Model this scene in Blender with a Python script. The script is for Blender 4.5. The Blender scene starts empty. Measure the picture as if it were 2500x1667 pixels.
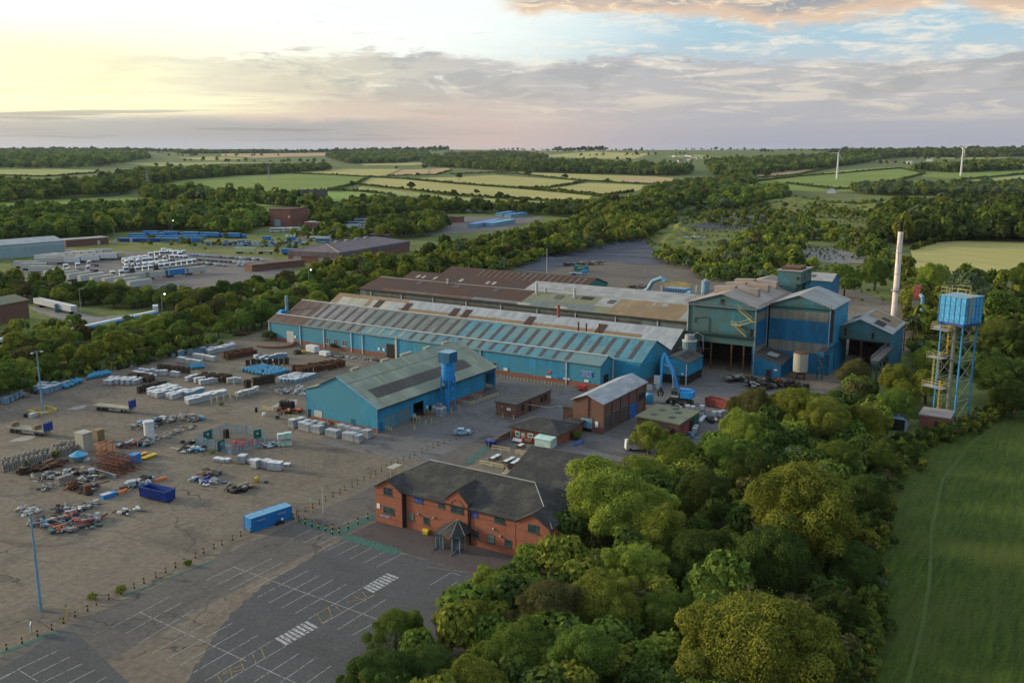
import bpy,math,random
import numpy as np
from mathutils import Vector,Matrix
random.seed(7)
C=bpy.context.scene.collection
R=math.radians
# ------------------------------------------------------------------ camera
HC=66.0;F_PX=2277.0;PITCH=math.atan(468.5/F_PX)
cam_d=bpy.data.cameras.new('camera');cam=bpy.data.objects.new('camera',cam_d);C.objects.link(cam)
cam.location= (0,0,HC);cam.rotation_euler= (math.pi/2-PITCH,0,0)
cam_d.sensor_width=36.0;cam_d.lens=36.0*F_PX/2500.0
cam_d.clip_start=1.0;cam_d.clip_end=40000.0
bpy.context.scene.camera=cam
# ------------------------------------------------------------------ world, sun, exposure
SUN_AZ,SUN_EL= -74.0,14.0 # degrees: azimuth from +Y (negative = left), elevation
vs=bpy.context.scene.view_settings
bpy.context.scene.display_settings.display_device='sRGB'
vs.view_transform='Standard';vs.look='None';vs.gamma=1.0;vs.use_curve_mapping=False;vs.exposure=0.0
world=bpy.data.worlds.new('World');bpy.context.scene.world=world;world.use_nodes=True
W=world.node_tree;W.nodes.clear()
def lin(c):
 return tuple((v/12.92 if v <= 0.04045 else ((v+0.055) /1.055) ** 2.4) for v in c)
class NT:
 """small helper: arithmetic on node sockets"""
 def __init__(s,nt):s.nt=nt
 def node(s,t,**kw):
  n=s.nt.nodes.new(t)
  for k,v in kw.items():setattr(n,k,v)
  return n
 def setin(s,sock,v):
  if isinstance(v,bpy.types.NodeSocket):s.nt.links.new(v,sock)
  else:sock.default_value=v
 def m(s,op,a,b=0.0,c=None):
  n=s.node('ShaderNodeMath',operation=op);s.setin(n.inputs[0],a);s.setin(n.inputs[1],b)
  if c is not None:s.setin(n.inputs[2],c)
  return n.outputs[0]
 def add(s,a,b):return s.m('ADD',a,b)
 def sub(s,a,b):return s.m('SUBTRACT',a,b)
 def mul(s,a,b):return s.m('MULTIPLY',a,b)
 def step(s,x,lo,hi):
  n=s.node('ShaderNodeMapRange',interpolation_type='SMOOTHSTEP')
  s.setin(n.inputs[0],x);s.setin(n.inputs[1],lo);s.setin(n.inputs[2],hi);n.inputs[3].default_value=0;n.inputs[4].default_value=1
  return n.outputs[0]
 def gauss(s,x,c,w):
  d=s.mul(s.sub(x,c),1.0/w);return s.m('EXPONENT',s.mul(s.mul(d,d),-1.0))
 def vec(s,x,y,z=0.0):
  n=s.node('ShaderNodeCombineXYZ')
  for i,v in enumerate((x,y,z)):s.setin(n.inputs[i],v)
  return n.outputs[0]
 def noise(s,v,scale=1.0,detail=6,rough=0.55,dist=0.0,out=0):
  n=s.node('ShaderNodeTexNoise');s.setin(n.inputs['Vector'],v);n.inputs['Scale'].default_value=scale
  n.inputs['Detail'].default_value=detail;n.inputs['Roughness'].default_value=rough;n.inputs['Distortion'].default_value=dist
  return n.outputs[out]
 def voro(s,v,scale=1.0,feature='F1',rnd=1.0,out='Distance'):
  n=s.node('ShaderNodeTexVoronoi',feature=feature);s.setin(n.inputs['Vector'],v);n.inputs['Scale'].default_value=scale
  n.inputs['Randomness'].default_value=rnd
  return n.outputs[out]
 def mix(s,f,a,b,mode='MIX'):
  n=s.node('ShaderNodeMix',data_type='RGBA',blend_type=mode)
  s.setin(n.inputs[0],f);s.setin(n.inputs[6],a if isinstance(a,bpy.types.NodeSocket) else (*a,1));s.setin(n.inputs[7],b if isinstance(b,bpy.types.NodeSocket) else (*b,1))
  return n.outputs[2]
 def scalev(s,v,sc):
  n=s.node('ShaderNodeVectorMath',operation='MULTIPLY');s.setin(n.inputs[0],v);n.inputs[1].default_value=sc
  return n.outputs[0]
w=NT(W)
tc=w.node('ShaderNodeTexCoord')
sep=w.node('ShaderNodeSeparateXYZ');W.links.new(tc.outputs['Generated'],sep.inputs[0])
U=w.mul(w.m('ARCTAN2',sep.outputs[0],sep.outputs[1]),57.2958) # azimuth in degrees
V=w.mul(w.m('ARCSINE',sep.outputs[2]),57.2958) # elevation in degrees
def streak(su,sv,seed,detail=7,rough=0.6,dist=0.3):
 return w.noise(w.vec(w.add(w.mul(U,su),seed),w.mul(V,sv),seed),1.0,detail,rough,dist)
n1=streak(.10,.55,3.1);n2=streak(.22,.9,11.7,8,.62,.6);n3=streak(.45,1.9,27.0,8,.65,.8);n4=streak(.06,.35,51.0);n5=streak(.28,.8,91.3,7,.58,.5)
n6=streak(.16,1.3,63.0,8,.62,.5);n7=streak(.07,1.6,33.0,7,.6,.3)
def lerp_(f,a,b_):return w.mix(f,a,b_)
# clear sky: lavender at the horizon, blue above, greyer overhead
col=w.mix(w.step(V,0.0,2.6),lin((.58,.63,.72)),lin((.74,.71,.74)))
col=w.mix(w.step(V,3.0,7.0),col,w.mix(w.step(U,-8.0,12.0),lin((.80,.88,.88)),lin((.60,.74,.82))))
col=w.mix(w.step(V,14.0,45.0),col,lin((.74,.82,.90)))
# thin white cirrus, centre and right
cir=w.mul(w.step(w.add(w.mul(n6,.55),w.mul(n3,.45)),.47,.60),w.mul(w.step(U,-8.0,4.0),w.mul(w.step(V,3.0,4.2),w.step(V,14.0,8.6))))
col=w.mix(w.mul(cir,.8),col,lin((.93,.88,.82)))
# left: the white veil and the yellow glow round the low sun
whit=w.mul(w.step(w.add(U,w.add(w.mul(V,-2.0),w.mul(n6,10.0))),4.0,-14.0),w.mul(w.step(V,2.0,4.5),w.step(V,40.0,14.0)))
col=w.mix(whit,col,lin((.965,.975,.955)))
glow=w.mul(w.gauss(U,-28.0,14.0),w.gauss(w.add(V,w.mul(w.sub(n6,.5),2.0)),4.1,2.3))
col=w.mix(w.m('MINIMUM',w.mul(glow,1.25),1.0),col,lin((.96,.93,.75)))
# mauve-grey bank: its ragged top runs high left of centre and falls to the right
top=w.add(4.8,w.add(w.mul(w.gauss(U,-8.0,7.5),.75),w.mul(w.gauss(U,7.5,4.5),.35)))
top=w.add(top,w.add(w.mul(w.sub(n2,.5),2.6),w.mul(w.sub(n3,.5),1.5)))
deck=w.mul(w.step(w.sub(V,top),.22,-.22),w.step(w.add(U,w.mul(n6,12.0)),-17.0,-7.0))
dc=w.mix(w.step(V,.8,4.4),w.mix(w.step(U,-6.0,14.0),lin((.80,.70,.68)),lin((.62,.635,.71))),w.mix(w.step(U,-14.0,4.0),lin((.77,.73,.66)),lin((.66,.64,.675))))
dc=w.mix(w.mul(w.step(n6,.47,.60),w.mul(w.step(V,1.0,2.6),.8)),dc,lin((.83,.78,.745)))
dc=w.mix(w.mul(w.step(n5,.48,.62),w.mul(w.step(V,2.0,3.6),.7)),dc,lin((.57,.56,.60)))
gap=w.mul(w.step(w.add(w.mul(n3,.6),w.mul(n6,.4)),.555,.63),w.step(V,2.9,4.0))
deck=w.mul(deck,w.sub(1.0,w.mul(gap,.8)))
col=w.mix(w.mul(deck,.95),col,dc)
# bright streaks low in the glow, creamy veils over it
sk_=w.mul(w.step(n7,.48,.60),w.mul(w.gauss(V,2.7,.8),w.step(U,-8.0,-18.0)))
col=w.mix(w.mul(sk_,.9),col,lin((1.0,.98,.80)))
band=w.mul(w.gauss(V,2.25,.28),w.step(U,-9.0,-20.0));col=w.mix(w.mul(band,.8),col,lin((1.0,.98,.80)))
vl=w.mul(w.mul(w.step(n6,.46,.60),w.gauss(V,4.2,1.3)),w.mul(w.step(U,-4.0,-14.0),w.step(U,-29.0,-22.0)))
col=w.mix(w.mul(vl,.6),col,lin((.87,.83,.70)))
# low blue-grey bars over the horizon, left
lowb=w.mul(w.step(w.add(V,w.mul(w.sub(n2,.5),1.0)),1.95,1.35),w.step(w.add(U,w.mul(n7,14.0)),8.0,-6.0))
col=w.mix(w.mul(lowb,.85),col,w.mix(w.step(V,.2,1.0),lin((.60,.65,.72)),lin((.52,.575,.64))))
bars=w.mul(w.step(n7,.52,.60),w.mul(w.mul(w.step(V,2.6,1.9),w.step(V,.3,.8)),w.step(U,0.0,-11.0)))
col=w.mix(w.mul(bars,.8),col,lin((.45,.50,.57)))
# small dark wisps upper left
wis=w.mul(w.step(streak(.35,3.4,77.0),.585,.66),w.mul(w.gauss(U,-9.0,7.0),w.gauss(V,6.9,.8)))
col=w.mix(w.mul(wis,.75),col,lin((.70,.71,.70)))
# sunset-lit cumulus along the top right
vt=w.sub(7.55,w.add(w.mul(w.gauss(U,16.5,5.0),1.0),w.mul(w.gauss(U,27.0,2.2),.9)))
ce=w.add(w.sub(V,vt),w.mul(w.sub(n5,.5),2.6))
cu=w.mul(w.step(ce,-.3,.5),w.mul(w.step(U,-1.5,1.0),w.step(V,22.0,12.0)))
cc=w.mix(w.step(ce,.15,1.5),lin((.90,.72,.56)),lin((.55,.53,.56)))
cc=w.mix(w.step(w.add(n3,w.mul(n5,.4)),.68,.84),cc,lin((.97,.84,.66)))
col=w.mix(w.mul(cu,.95),col,cc)
# upper sky out of the frame: broken thin cloud
hi=w.mul(w.step(n4,.45,.65),w.step(V,12.0,25.0));col=w.mix(w.mul(hi,.5),col,lin((.90,.90,.90)))
sky=w.node('ShaderNodeTexSky',sky_type='NISHITA',sun_disc=False,sun_elevation=R(SUN_EL),sun_rotation=R(SUN_AZ),altitude=100,air_density=1.0,dust_density=1.5,ozone_density=1.0)
bg1=w.node('ShaderNodeBackground');W.links.new(sky.outputs[0],bg1.inputs[0]);bg1.inputs[1].default_value=0.05
bg2=w.node('ShaderNodeBackground');W.links.new(col,bg2.inputs[0]);w.setin(bg2.inputs[1],w.add(.90,w.mul(w.step(V,13.0,40.0),.5)))  # sky strength raised overhead, above the frame, to lift the scene's light
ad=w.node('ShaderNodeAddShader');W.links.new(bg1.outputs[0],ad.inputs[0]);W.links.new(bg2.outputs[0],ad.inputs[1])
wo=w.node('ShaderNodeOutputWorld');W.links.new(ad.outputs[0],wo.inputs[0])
sl=bpy.data.lights.new('sun','SUN');sl.energy=5.0;sl.angle=R(9.0);sl.color= (1.0,.83,.52)
so=bpy.data.objects.new('sun',sl);C.objects.link(so);so.location= (-200,300,400)
sd=Vector((math.sin(R(SUN_AZ)) *math.cos(R(SUN_EL)),math.cos(R(SUN_AZ)) *math.cos(R(SUN_EL)),math.sin(R(SUN_EL))))
so.rotation_euler=sd.to_track_quat('Z','Y').to_euler()
# ------------------------------------------------------------------ geometry of the place
# site frame: s runs away from the camera to the right, t to the left; both in metres
A1=R(32.13);E1= (math.sin(A1),math.cos(A1));E2= (-math.cos(A1),math.sin(A1));SITE=math.pi/2-A1
ct,st=math.cos(PITCH),math.sin(PITCH)
def sstep(x,a,b):
 x=min(1,max(0,(x-a) / (b-a)));return x*x* (3-2*x)
def TH(x,y):
 """terrain height: the works stand on a flat; gentle hills beyond, up to eye level at the skyline"""
 k=sstep(y,900,1600)
 h=k* (3.5*math.sin(x/310+1.2) *math.sin(y/420) +3*math.sin((x+y) /530))
 h += 49*sstep(y,1900,7500) +5*sstep(y,4000,7500) *math.sin(x/520+1) +sstep(y,2000,5000) * (7*math.sin(x/800+y/900) +5*math.sin(x/430-y/1500+2))
 h += 10*sstep(x,300,1500) *sstep(y,1100,3000)
 h -= 60*sstep(y,9500,14000)
 return h
def ray(px,py):
 a= (px-1250) /F_PX;b= (833.5-py) /F_PX
 return (a,ct+b*st,-st+b*ct)
def at(px,py,z=0.0):
 """where the sight line through a photo pixel meets the level z (z=None: the terrain)"""
 d=ray(px,py)
 if z is not None:
  k= (z-HC) /d[2];return (d[0] *k,d[1] *k,z)
 k=50.0;step=20.0
 while k<16000:
  x,y=d[0] *k,d[1] *k
  if HC+d[2] *k <= TH(x,y):
   lo,hi_=k-step,k
   for _ in range(20):
    mid= (lo+hi_) /2
    if HC+d[2] *mid <= TH(d[0] *mid,d[1] *mid):hi_=mid
    else:lo=mid
   return (d[0] *hi_,d[1] *hi_,TH(d[0] *hi_,d[1] *hi_))
  k += step;step=max(20.0,k*.01)
 return (d[0] *k,d[1] *k,TH(d[0] *k,d[1] *k))
def st_of(p):return (p[0] *E1[0] +p[1] *E1[1],p[0] *E2[0] +p[1] *E2[1])
def xy(s,t):return (s*E1[0] +t*E2[0],s*E1[1] +t*E2[1])
def ST(px,py,z=0.0):return st_of(at(px,py,z))
# ------------------------------------------------------------------ mesh builder
class B:
 def __init__(s):s.v= [];s.f= [];s.m= []
 def face(s,pts,m=0):
  i=len(s.v);s.v += [tuple(p) for p in pts];s.f.append(tuple(range(i,i+len(pts))));s.m.append(m);return s
 def hexa(s,p,m=0):
  i=len(s.v);s.v += [tuple(q) for q in p]
  for q in ((0,3,2,1),(4,5,6,7),(0,1,5,4),(1,2,6,5),(2,3,7,6),(3,0,4,7)):
   s.f.append(tuple(i+k for k in q));s.m.append(m)
  return s
 def box(s,x0,x1,y0,y1,z0,z1,m=0):
  if x0>x1:x0,x1=x1,x0
  if y0>y1:y0,y1=y1,y0
  return s.hexa([(x0,y0,z0),(x1,y0,z0),(x1,y1,z0),(x0,y1,z0),(x0,y0,z1),(x1,y0,z1),(x1,y1,z1),(x0,y1,z1)],m)
 def prism(s,poly,z0,z1,m=0):
  n=len(poly);i=len(s.v)
  s.v += [(x,y,z0) for x,y in poly] + [(x,y,z1) for x,y in poly]
  s.f.append(tuple(i+n-1-k for k in range(n)));s.f.append(tuple(i+n+k for k in range(n)));s.m += [m,m]
  for k in range(n):
   j= (k+1) % n;s.f.append((i+k,i+j,i+n+j,i+n+k));s.m.append(m)
  return s
 def ext(s,prof,lo,hi,axis='y',m=0):
  """extrude a profile [(a, z)] along x or y"""
  n=len(prof);i=len(s.v)
  if axis == 'y':s.v += [(a,lo,z) for a,z in prof] + [(a,hi,z) for a,z in prof]
  else:s.v += [(lo,a,z) for a,z in prof] + [(hi,a,z) for a,z in prof]
  s.f.append(tuple(i+k for k in range(n)));s.f.append(tuple(i+n+n-1-k for k in range(n)));s.m += [m,m]
  for k in range(n):
   j= (k+1) % n;s.f.append((i+k,i+n+k,i+n+j,i+j));s.m.append(m)
  return s
 def slab(s,p,th,m=0):
  """a sloping quad p (4 points, any order round) given thickness th downwards"""
  return s.hexa([(x,y,z-th) for x,y,z in p] +list(p),m)
 def tube(s,p0,p1,r0,r1=None,n=8,m=0,cap=True):
  r1=r0 if r1 is None else r1
  a=Vector(p0);b=Vector(p1);d= (b-a)
  if d.length<1e-6:return s
  d.normalize();u=d.orthogonal().normalized();v=d.cross(u);i=len(s.v)
  for c,r in ((a,r0),(b,r1)):
   for k in range(n):
    q=c+ (u*math.cos(2*math.pi*k/n) +v*math.sin(2*math.pi*k/n)) *r;s.v.append(tuple(q))
  for k in range(n):
   j= (k+1) % n;s.f.append((i+k,i+j,i+n+j,i+n+k));s.m.append(m)
  if cap:s.f += [tuple(i+n-1-k for k in range(n)),tuple(i+n+k for k in range(n))];s.m += [m,m]
  return s
 def cyl(s,x,y,z0,z1,r0,r1=None,n=16,m=0):return s.tube((x,y,z0),(x,y,z1),r0,r1,n,m)
 def path(s,pts,r,n=8,m=0):
  for a,b in zip(pts,pts[1:]):s.tube(a,b,r,r,n,m)
  return s
 def ball(s,x,y,z,rx,ry,rz,n=10,k=6,m=0,jit=0.0):
  i=len(s.v);rows= []
  for a in range(k+1):
   ph=math.pi*a/k-math.pi/2;row= []
   for c in range(n):
    t_=2*math.pi*c/n;q=1+random.uniform(-jit,jit)
    row.append(len(s.v));s.v.append((x+rx*q*math.cos(ph) *math.cos(t_),y+ry*q*math.cos(ph) *math.sin(t_),z+rz*q*math.sin(ph)))
   rows.append(row)
  for a in range(k):
   for c in range(n):
    d= (c+1) % n;s.f.append((rows[a][c],rows[a][d],rows[a+1][d],rows[a+1][c]));s.m.append(m)
  return s
 def xf(s,M,start=0):
  s.v[start:] = [tuple(M @ Vector(p)) for p in s.v[start:]];return s
 def mesh(s,name,mats):
  me=bpy.data.meshes.new(name);me.from_pydata(s.v,[],s.f)
  for mm in (mats if isinstance(mats,(list,tuple)) else [mats]):me.materials.append(mm)
  me.polygons.foreach_set('material_index',s.m);me.update();return me
def tag(o,label=None,cat=None,group=None,kind=None):
 if label:o['label'] =label
 if cat:o['category'] =cat
 if group:o['group'] =group
 if kind:o['kind'] =kind
 return o
def thing(name,label,cat,s,t,z=0.0,rot=0.0,group=None):
 """an Empty in the site frame; rot is measured from the site's s axis"""
 o=bpy.data.objects.new(name,None);C.objects.link(o);o.empty_display_size=.5
 x,y=xy(s,t);o.location= (x,y,z);o.rotation_euler= (0,0,SITE+rot);return tag(o,label,cat,group)
def part(name,b,mats,parent,label=None):
 me=b.mesh(name,mats) if isinstance(b,B) else b
 o=bpy.data.objects.new(name,me);C.objects.link(o);o.parent=parent
 if label:o['label'] =label
 return o
def solo(name,b,mats,label,cat,s,t,z=0.0,rot=0.0,group=None):
 me=b.mesh(name,mats) if isinstance(b,B) else b
 o=bpy.data.objects.new(name,me);C.objects.link(o);x,y=xy(s,t);o.location= (x,y,z);o.rotation_euler= (0,0,SITE+rot)
 return tag(o,label,cat,group)
def copy_tree(o,parent=None):
 c=o.copy();C.objects.link(c)
 if parent:c.parent=parent
 for ch in list(o.children):copy_tree(ch,c)
 return c
def place(proto,used,s,t,z,rot,label,group=None,cat=None,scale=1.0):
 """the first use moves the prototype itself, later ones copy it with its parts"""
 o=proto if not used.get(proto.name) else copy_tree(proto)
 used[proto.name] =True
 x,y=xy(s,t);o.location= (x,y,z);o.rotation_euler= (0,0,SITE+rot);o.scale= (scale,) *3
 o['label'] =label
 if cat:o['category'] =cat
 if group:o['group'] =group
 return o
USED= {}
# ------------------------------------------------------------------ materials
KA=.70 # one factor for every built surface's base tone
def kk(c):return tuple(x*KA for x in c)
def newmat(name,rough=.8,spec=.3,metal=0.0):
 m=bpy.data.materials.new(name);m.use_nodes=True;nt=m.node_tree
 b=nt.nodes['Principled BSDF'];b.inputs['Roughness'].default_value=rough;b.inputs['Specular IOR Level'].default_value=spec;b.inputs['Metallic'].default_value=metal
 return m,NT(nt),b
def coords(k,kind='Object'):
 return k.node('ShaderNodeTexCoord').outputs[kind]
def bump(k,b,h,dist=.05,st_=.5):
 n=k.node('ShaderNodeBump');k.setin(n.inputs['Height'],h);n.inputs['Distance'].default_value=dist;n.inputs['Strength'].default_value=st_
 k.nt.links.new(n.outputs[0],b.inputs['Normal'])
def paint(name,col,rough=.6,var=.25,scale=1.2,dirt=(.10,.09,.07),dirtamt=.25,metal=0.0,spec=.3):
 """weathered paint or plain stuff: tone varies, some dirt in streaks"""
 col,dirt=kk(col),kk(dirt);m,k,b=newmat(name,rough,spec,metal);o=coords(k)
 n=k.noise(o,scale,5,.6);n2_=k.noise(k.scalev(o,(2.5,2.5,.5)),scale*1.3,4,.6)
 dk=tuple(c* (1-var) for c in col);lt=tuple(min(1,c* (1+var)) for c in col)
 c=k.mix(k.step(n,.3,.7),dk,lt);c=k.mix(k.mul(k.step(n2_,.52,.75),dirtamt),c,dirt)
 k.setin(b.inputs['Base Color'],c);return m
def sheet(name,col,rough=.5,rib=.33,axis=0,streak_=.35,col2=None,patch=0.0,dirt=(.12,.09,.06),spec=.25,along=None,bumpy=.5):
 """profiled metal or cement sheet: ribs as bump, panel to panel tone, vertical dirt streaks"""
 col,dirt=kk(col),kk(dirt);col2=kk(col2) if col2 else None;m,k,b=newmat(name,rough,spec);o=coords(k)
 sx=k.node('ShaderNodeSeparateXYZ');k.setin(sx.inputs[0],o)
 a=sx.outputs[axis];other=sx.outputs[1-axis]
 pan=k.node('ShaderNodeTexWhiteNoise',noise_dimensions='2D')
 k.setin(pan.inputs['Vector'],k.vec(k.m('FLOOR',k.mul(a,1/1.1)),k.m('FLOOR',k.mul(sx.outputs[2] if along is None else other,1/3.1)),0))
 big=k.noise(o,.12,4,.6);strk=k.noise(k.vec(k.mul(a,1.6),k.mul(other,.25 if along else 1.6),k.mul(sx.outputs[2],.18)),1.0,6,.65)
 f=k.add(k.mul(pan.outputs['Value'],.35),k.mul(big,.65))
 c=k.mix(k.step(f,.2,.75),tuple(x*.78 for x in col),tuple(min(1,x*1.18) for x in col))
 if col2:c=k.mix(k.mul(k.step(k.noise(o,.09,5,.6),.5-patch*.5,.62-patch*.3),1.0),c,col2)
 c=k.mix(k.mul(k.step(strk,.5,.78),streak_),c,dirt)
 k.setin(b.inputs['Base Color'],c)
 wv=k.m('SINE',k.mul(a,6.2832/rib));bump(k,b,k.add(wv,k.mul(strk,.6)),.04,bumpy);return m
def brick(name,col,mort=(.25,.22,.19),sc=1.0,dirt=.35):
 col,mort=kk(col),kk(mort);m,k,b=newmat(name,.9,.15);o=coords(k);sx=k.node('ShaderNodeSeparateXYZ');k.setin(sx.inputs[0],o)
 t=k.node('ShaderNodeTexBrick');k.setin(t.inputs['Vector'],k.vec(k.add(sx.outputs[0],sx.outputs[1]),sx.outputs[2],0))
 t.inputs['Color1'].default_value= (*[c*.8 for c in col],1);t.inputs['Color2'].default_value= (*[min(1,c*1.2) for c in col],1);t.inputs['Mortar'].default_value= (*mort,1)
 t.inputs['Scale'].default_value=1;t.inputs['Brick Width'].default_value=.225*sc;t.inputs['Row Height'].default_value=.075*sc;t.inputs['Mortar Size'].default_value=.008
 c=k.mix(k.mul(k.step(k.noise(o,.5,6,.65),.48,.72),dirt),t.outputs[0],tuple(x*.45 for x in col))
 strk=k.noise(k.vec(k.mul(k.add(sx.outputs[0],sx.outputs[1]),.9),0,k.mul(sx.outputs[2],.15)),1.0,5,.6)
 c=k.mix(k.mul(k.step(strk,.55,.8),.3),c,(.10,.07,.05))
 k.setin(b.inputs['Base Color'],c);bump(k,b,t.outputs[1],-.01,.5);return m
def tiles(name,col,row=.32,axis=0):
 col=kk(col);m,k,b=newmat(name,.75,.25);o=coords(k);sx=k.node('ShaderNodeSeparateXYZ');k.setin(sx.inputs[0],o)
 t=k.node('ShaderNodeTexBrick');k.setin(t.inputs['Vector'],k.vec(sx.outputs[1-axis],sx.outputs[axis],0))
 t.inputs['Color1'].default_value= (*[c*.72 for c in col],1);t.inputs['Color2'].default_value= (*[c*1.3 for c in col],1);t.inputs['Mortar'].default_value= (*[c*.35 for c in col],1)
 t.inputs['Scale'].default_value=1;t.inputs['Brick Width'].default_value=.33;t.inputs['Row Height'].default_value=row;t.inputs['Mortar Size'].default_value=.02
 c=k.mix(k.mul(k.step(k.noise(o,.35,6,.65),.45,.7),.5),t.outputs[0],(.085,.08,.06))
 k.setin(b.inputs['Base Color'],c);bump(k,b,t.outputs[1],-.04,.8);return m
def glassm(name,col=(.02,.03,.035),rough=.12):
 m,k,b=newmat(name,rough,.6);o=coords(k)
 k.setin(b.inputs['Base Color'],k.mix(k.step(k.noise(o,.8,2),.4,.6),col,tuple(c*2.2 for c in col)));return m
def emit(name,col,s):
 m,k,b=newmat(name);b.inputs['Emission Color'].default_value= (*col,1);b.inputs['Emission Strength'].default_value=s;return m
def leafm(name,c1,c2,hue=.0):
 m,k,b=newmat(name,.9,.03);o=coords(k);inf=k.node('ShaderNodeObjectInfo')
 n=k.noise(o,7.0,5,.7);n_=k.noise(o,1.7,3,.6)
 c=k.mix(k.step(k.add(k.mul(n,.6),k.mul(n_,.4)),.36,.64),c1,c2)
 v=k.add(.82,k.mul(inf.outputs['Random'],.4));hs=k.node('ShaderNodeHueSaturation');k.setin(hs.inputs['Color'],c);k.setin(hs.inputs['Value'],v)
 k.setin(hs.inputs['Hue'],k.add(.49,k.mul(inf.outputs['Random'],.02)))
 k.setin(b.inputs['Base Color'],hs.outputs[0])
 tr=k.node('ShaderNodeBsdfTranslucent');k.setin(tr.inputs[0],hs.outputs[0])
 mx=k.node('ShaderNodeMixShader');mx.inputs[0].default_value=.30
 k.nt.links.new(b.outputs[0],mx.inputs[1]);k.nt.links.new(tr.outputs[0],mx.inputs[2])
 k.nt.links.new(mx.outputs[0],k.nt.nodes['Material Output'].inputs[0]);return m
LEAF= {
'bright':leafm('leaf_bright',(.105,.140,.022),(.25,.285,.046)),
'olive':leafm('leaf_olive',(.088,.108,.017),(.205,.215,.036)),
'mid':leafm('leaf_mid',(.060,.095,.018),(.140,.190,.034)),
'dark':leafm('leaf_dark',(.032,.052,.013),(.075,.105,.024)),
'grey':leafm('leaf_grey',(.060,.085,.040),(.115,.145,.072)),
'brown':leafm('leaf_brown',(.060,.058,.020),(.12,.11,.038)),
}
M= {}
M['bark'] =paint('bark',(.09,.075,.055),.95,.3)
M['blue_wall'] =sheet('blue_sheet_wall',(.025,.26,.44),.55,axis=1,streak_=.22,col2=(.05,.25,.36),patch=.15)
M['blue_wall_x'] =sheet('blue_sheet_wall_side',(.025,.25,.43),.55,axis=0,streak_=.22)
M['blue_wall_old'] =sheet('faded_blue_sheet_wall',(.08,.27,.38),.6,axis=1,streak_=.3,col2=(.12,.20,.23),patch=.3)
M['melt_blue'] =sheet('stained_blue_sheet',(.04,.18,.24),.6,axis=1,streak_=.55,col2=(.06,.13,.13),patch=.3,dirt=(.07,.07,.05))
M['melt_blue_x'] =sheet('stained_blue_sheet_side',(.03,.15,.24),.6,axis=0,streak_=.4,dirt=(.07,.07,.05))
M['deep_blue'] =sheet('deep_blue_sheet',(.012,.13,.27),.55,axis=1,streak_=.3,dirt=(.04,.05,.05))
M['deep_blue_x'] =sheet('deep_blue_sheet_side',(.012,.14,.29),.55,axis=0,streak_=.3,dirt=(.04,.05,.05))
M['pale_band'] =sheet('pale_stained_sheet',(.20,.20,.17),.7,axis=1,streak_=.7,dirt=(.13,.08,.04))
M['pale_band_x'] =sheet('pale_stained_sheet_side',(.20,.20,.17),.7,axis=0,streak_=.6,dirt=(.13,.08,.04))
M['roof_teal'] =sheet('teal_roof_sheet',(.075,.215,.27),.7,axis=1,streak_=.35,col2=(.13,.22,.23),patch=.15,dirt=(.14,.15,.13),along=1)
M['roof_greygreen'] =sheet('grey_green_roof_sheet',(.14,.165,.155),.75,axis=1,streak_=.4,dirt=(.13,.14,.12),along=1)
M['roof_lilac'] =sheet('weathered_grey_roof_sheet',(.20,.19,.195),.75,axis=1,streak_=.5,dirt=(.17,.13,.10),along=1)
M['roof_brown'] =sheet('brown_weathered_roof_sheet',(.16,.125,.10),.8,axis=1,streak_=.5,col2=(.13,.07,.045),patch=.2,dirt=(.10,.06,.04),along=1)
M['roof_rust'] =sheet('dark_rust_roof_sheet',(.060,.038,.033),.85,axis=1,streak_=.5,col2=(.075,.035,.022),patch=.25,dirt=(.03,.022,.02),along=1)
M['roof_white'] =sheet('white_roof_sheet',(.31,.325,.34),.6,axis=1,streak_=.4,dirt=(.28,.27,.24),along=1)
M['roof_tan'] =sheet('tan_roof_sheet',(.26,.185,.10),.8,axis=1,streak_=.5,col2=(.22,.15,.08),patch=.2,dirt=(.16,.12,.08),along=1)
M['roof_cream'] =sheet('cream_roof_sheet',(.36,.35,.29),.8,axis=1,streak_=.4,dirt=(.25,.2,.14),along=1)
M['roof_moss'] =sheet('mossy_green_roof_sheet',(.17,.19,.13),.85,axis=1,streak_=.5,col2=(.20,.19,.11),patch=.2,dirt=(.10,.11,.06),along=1)
M['roof_pale'] =sheet('pale_pink_grey_roof_sheet',(.33,.28,.25),.75,axis=0,streak_=.5,col2=(.36,.27,.21),patch=.1,dirt=(.20,.15,.12),along=1)
M['roof_grey'] =sheet('light_grey_roof_sheet',(.30,.30,.285),.75,axis=0,streak_=.5,dirt=(.18,.16,.12),along=1)
M['roof_shedA'] =sheet('pale_green_roof_sheet',(.27,.295,.215),.7,axis=0,streak_=.35,col2=(.20,.235,.17),patch=.1,dirt=(.16,.17,.13),along=1)
M['roof_dark'] =sheet('dark_rooflight_sheet',(.075,.068,.060),.7,axis=0,streak_=.4,dirt=(.05,.04,.035),along=1)
M['rooflight'] =paint('grimy_rooflight',(.060,.050,.046),.6,.35,1.5)
M['rooflight_pale'] =paint('pale_rooflight',(.26,.24,.19),.6,.2)
M['purple_roof'] =sheet('purple_brown_roof',(.15,.115,.125),.75,axis=1,streak_=.3,dirt=(.10,.08,.08),along=1)
M['wall_greygreen'] =sheet('grey_green_cladding',(.155,.18,.165),.8,axis=1,streak_=.5,dirt=(.09,.08,.06))
M['brick_red'] =brick('red_brick',(.36,.085,.040))
M['brick_plinth'] =brick('red_brick_plinth',(.26,.080,.050))
M['brick_dark'] =brick('dark_brown_brick',(.165,.062,.042))
M['brick_muted'] =brick('muted_red_brick',(.27,.085,.062))  # red brick in a duller, less saturated tone
M['tile'] =tiles('slate_tile',(.040,.038,.038));M['tile_y'] =tiles('slate_tile_side',(.036,.035,.036),axis=1)
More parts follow.
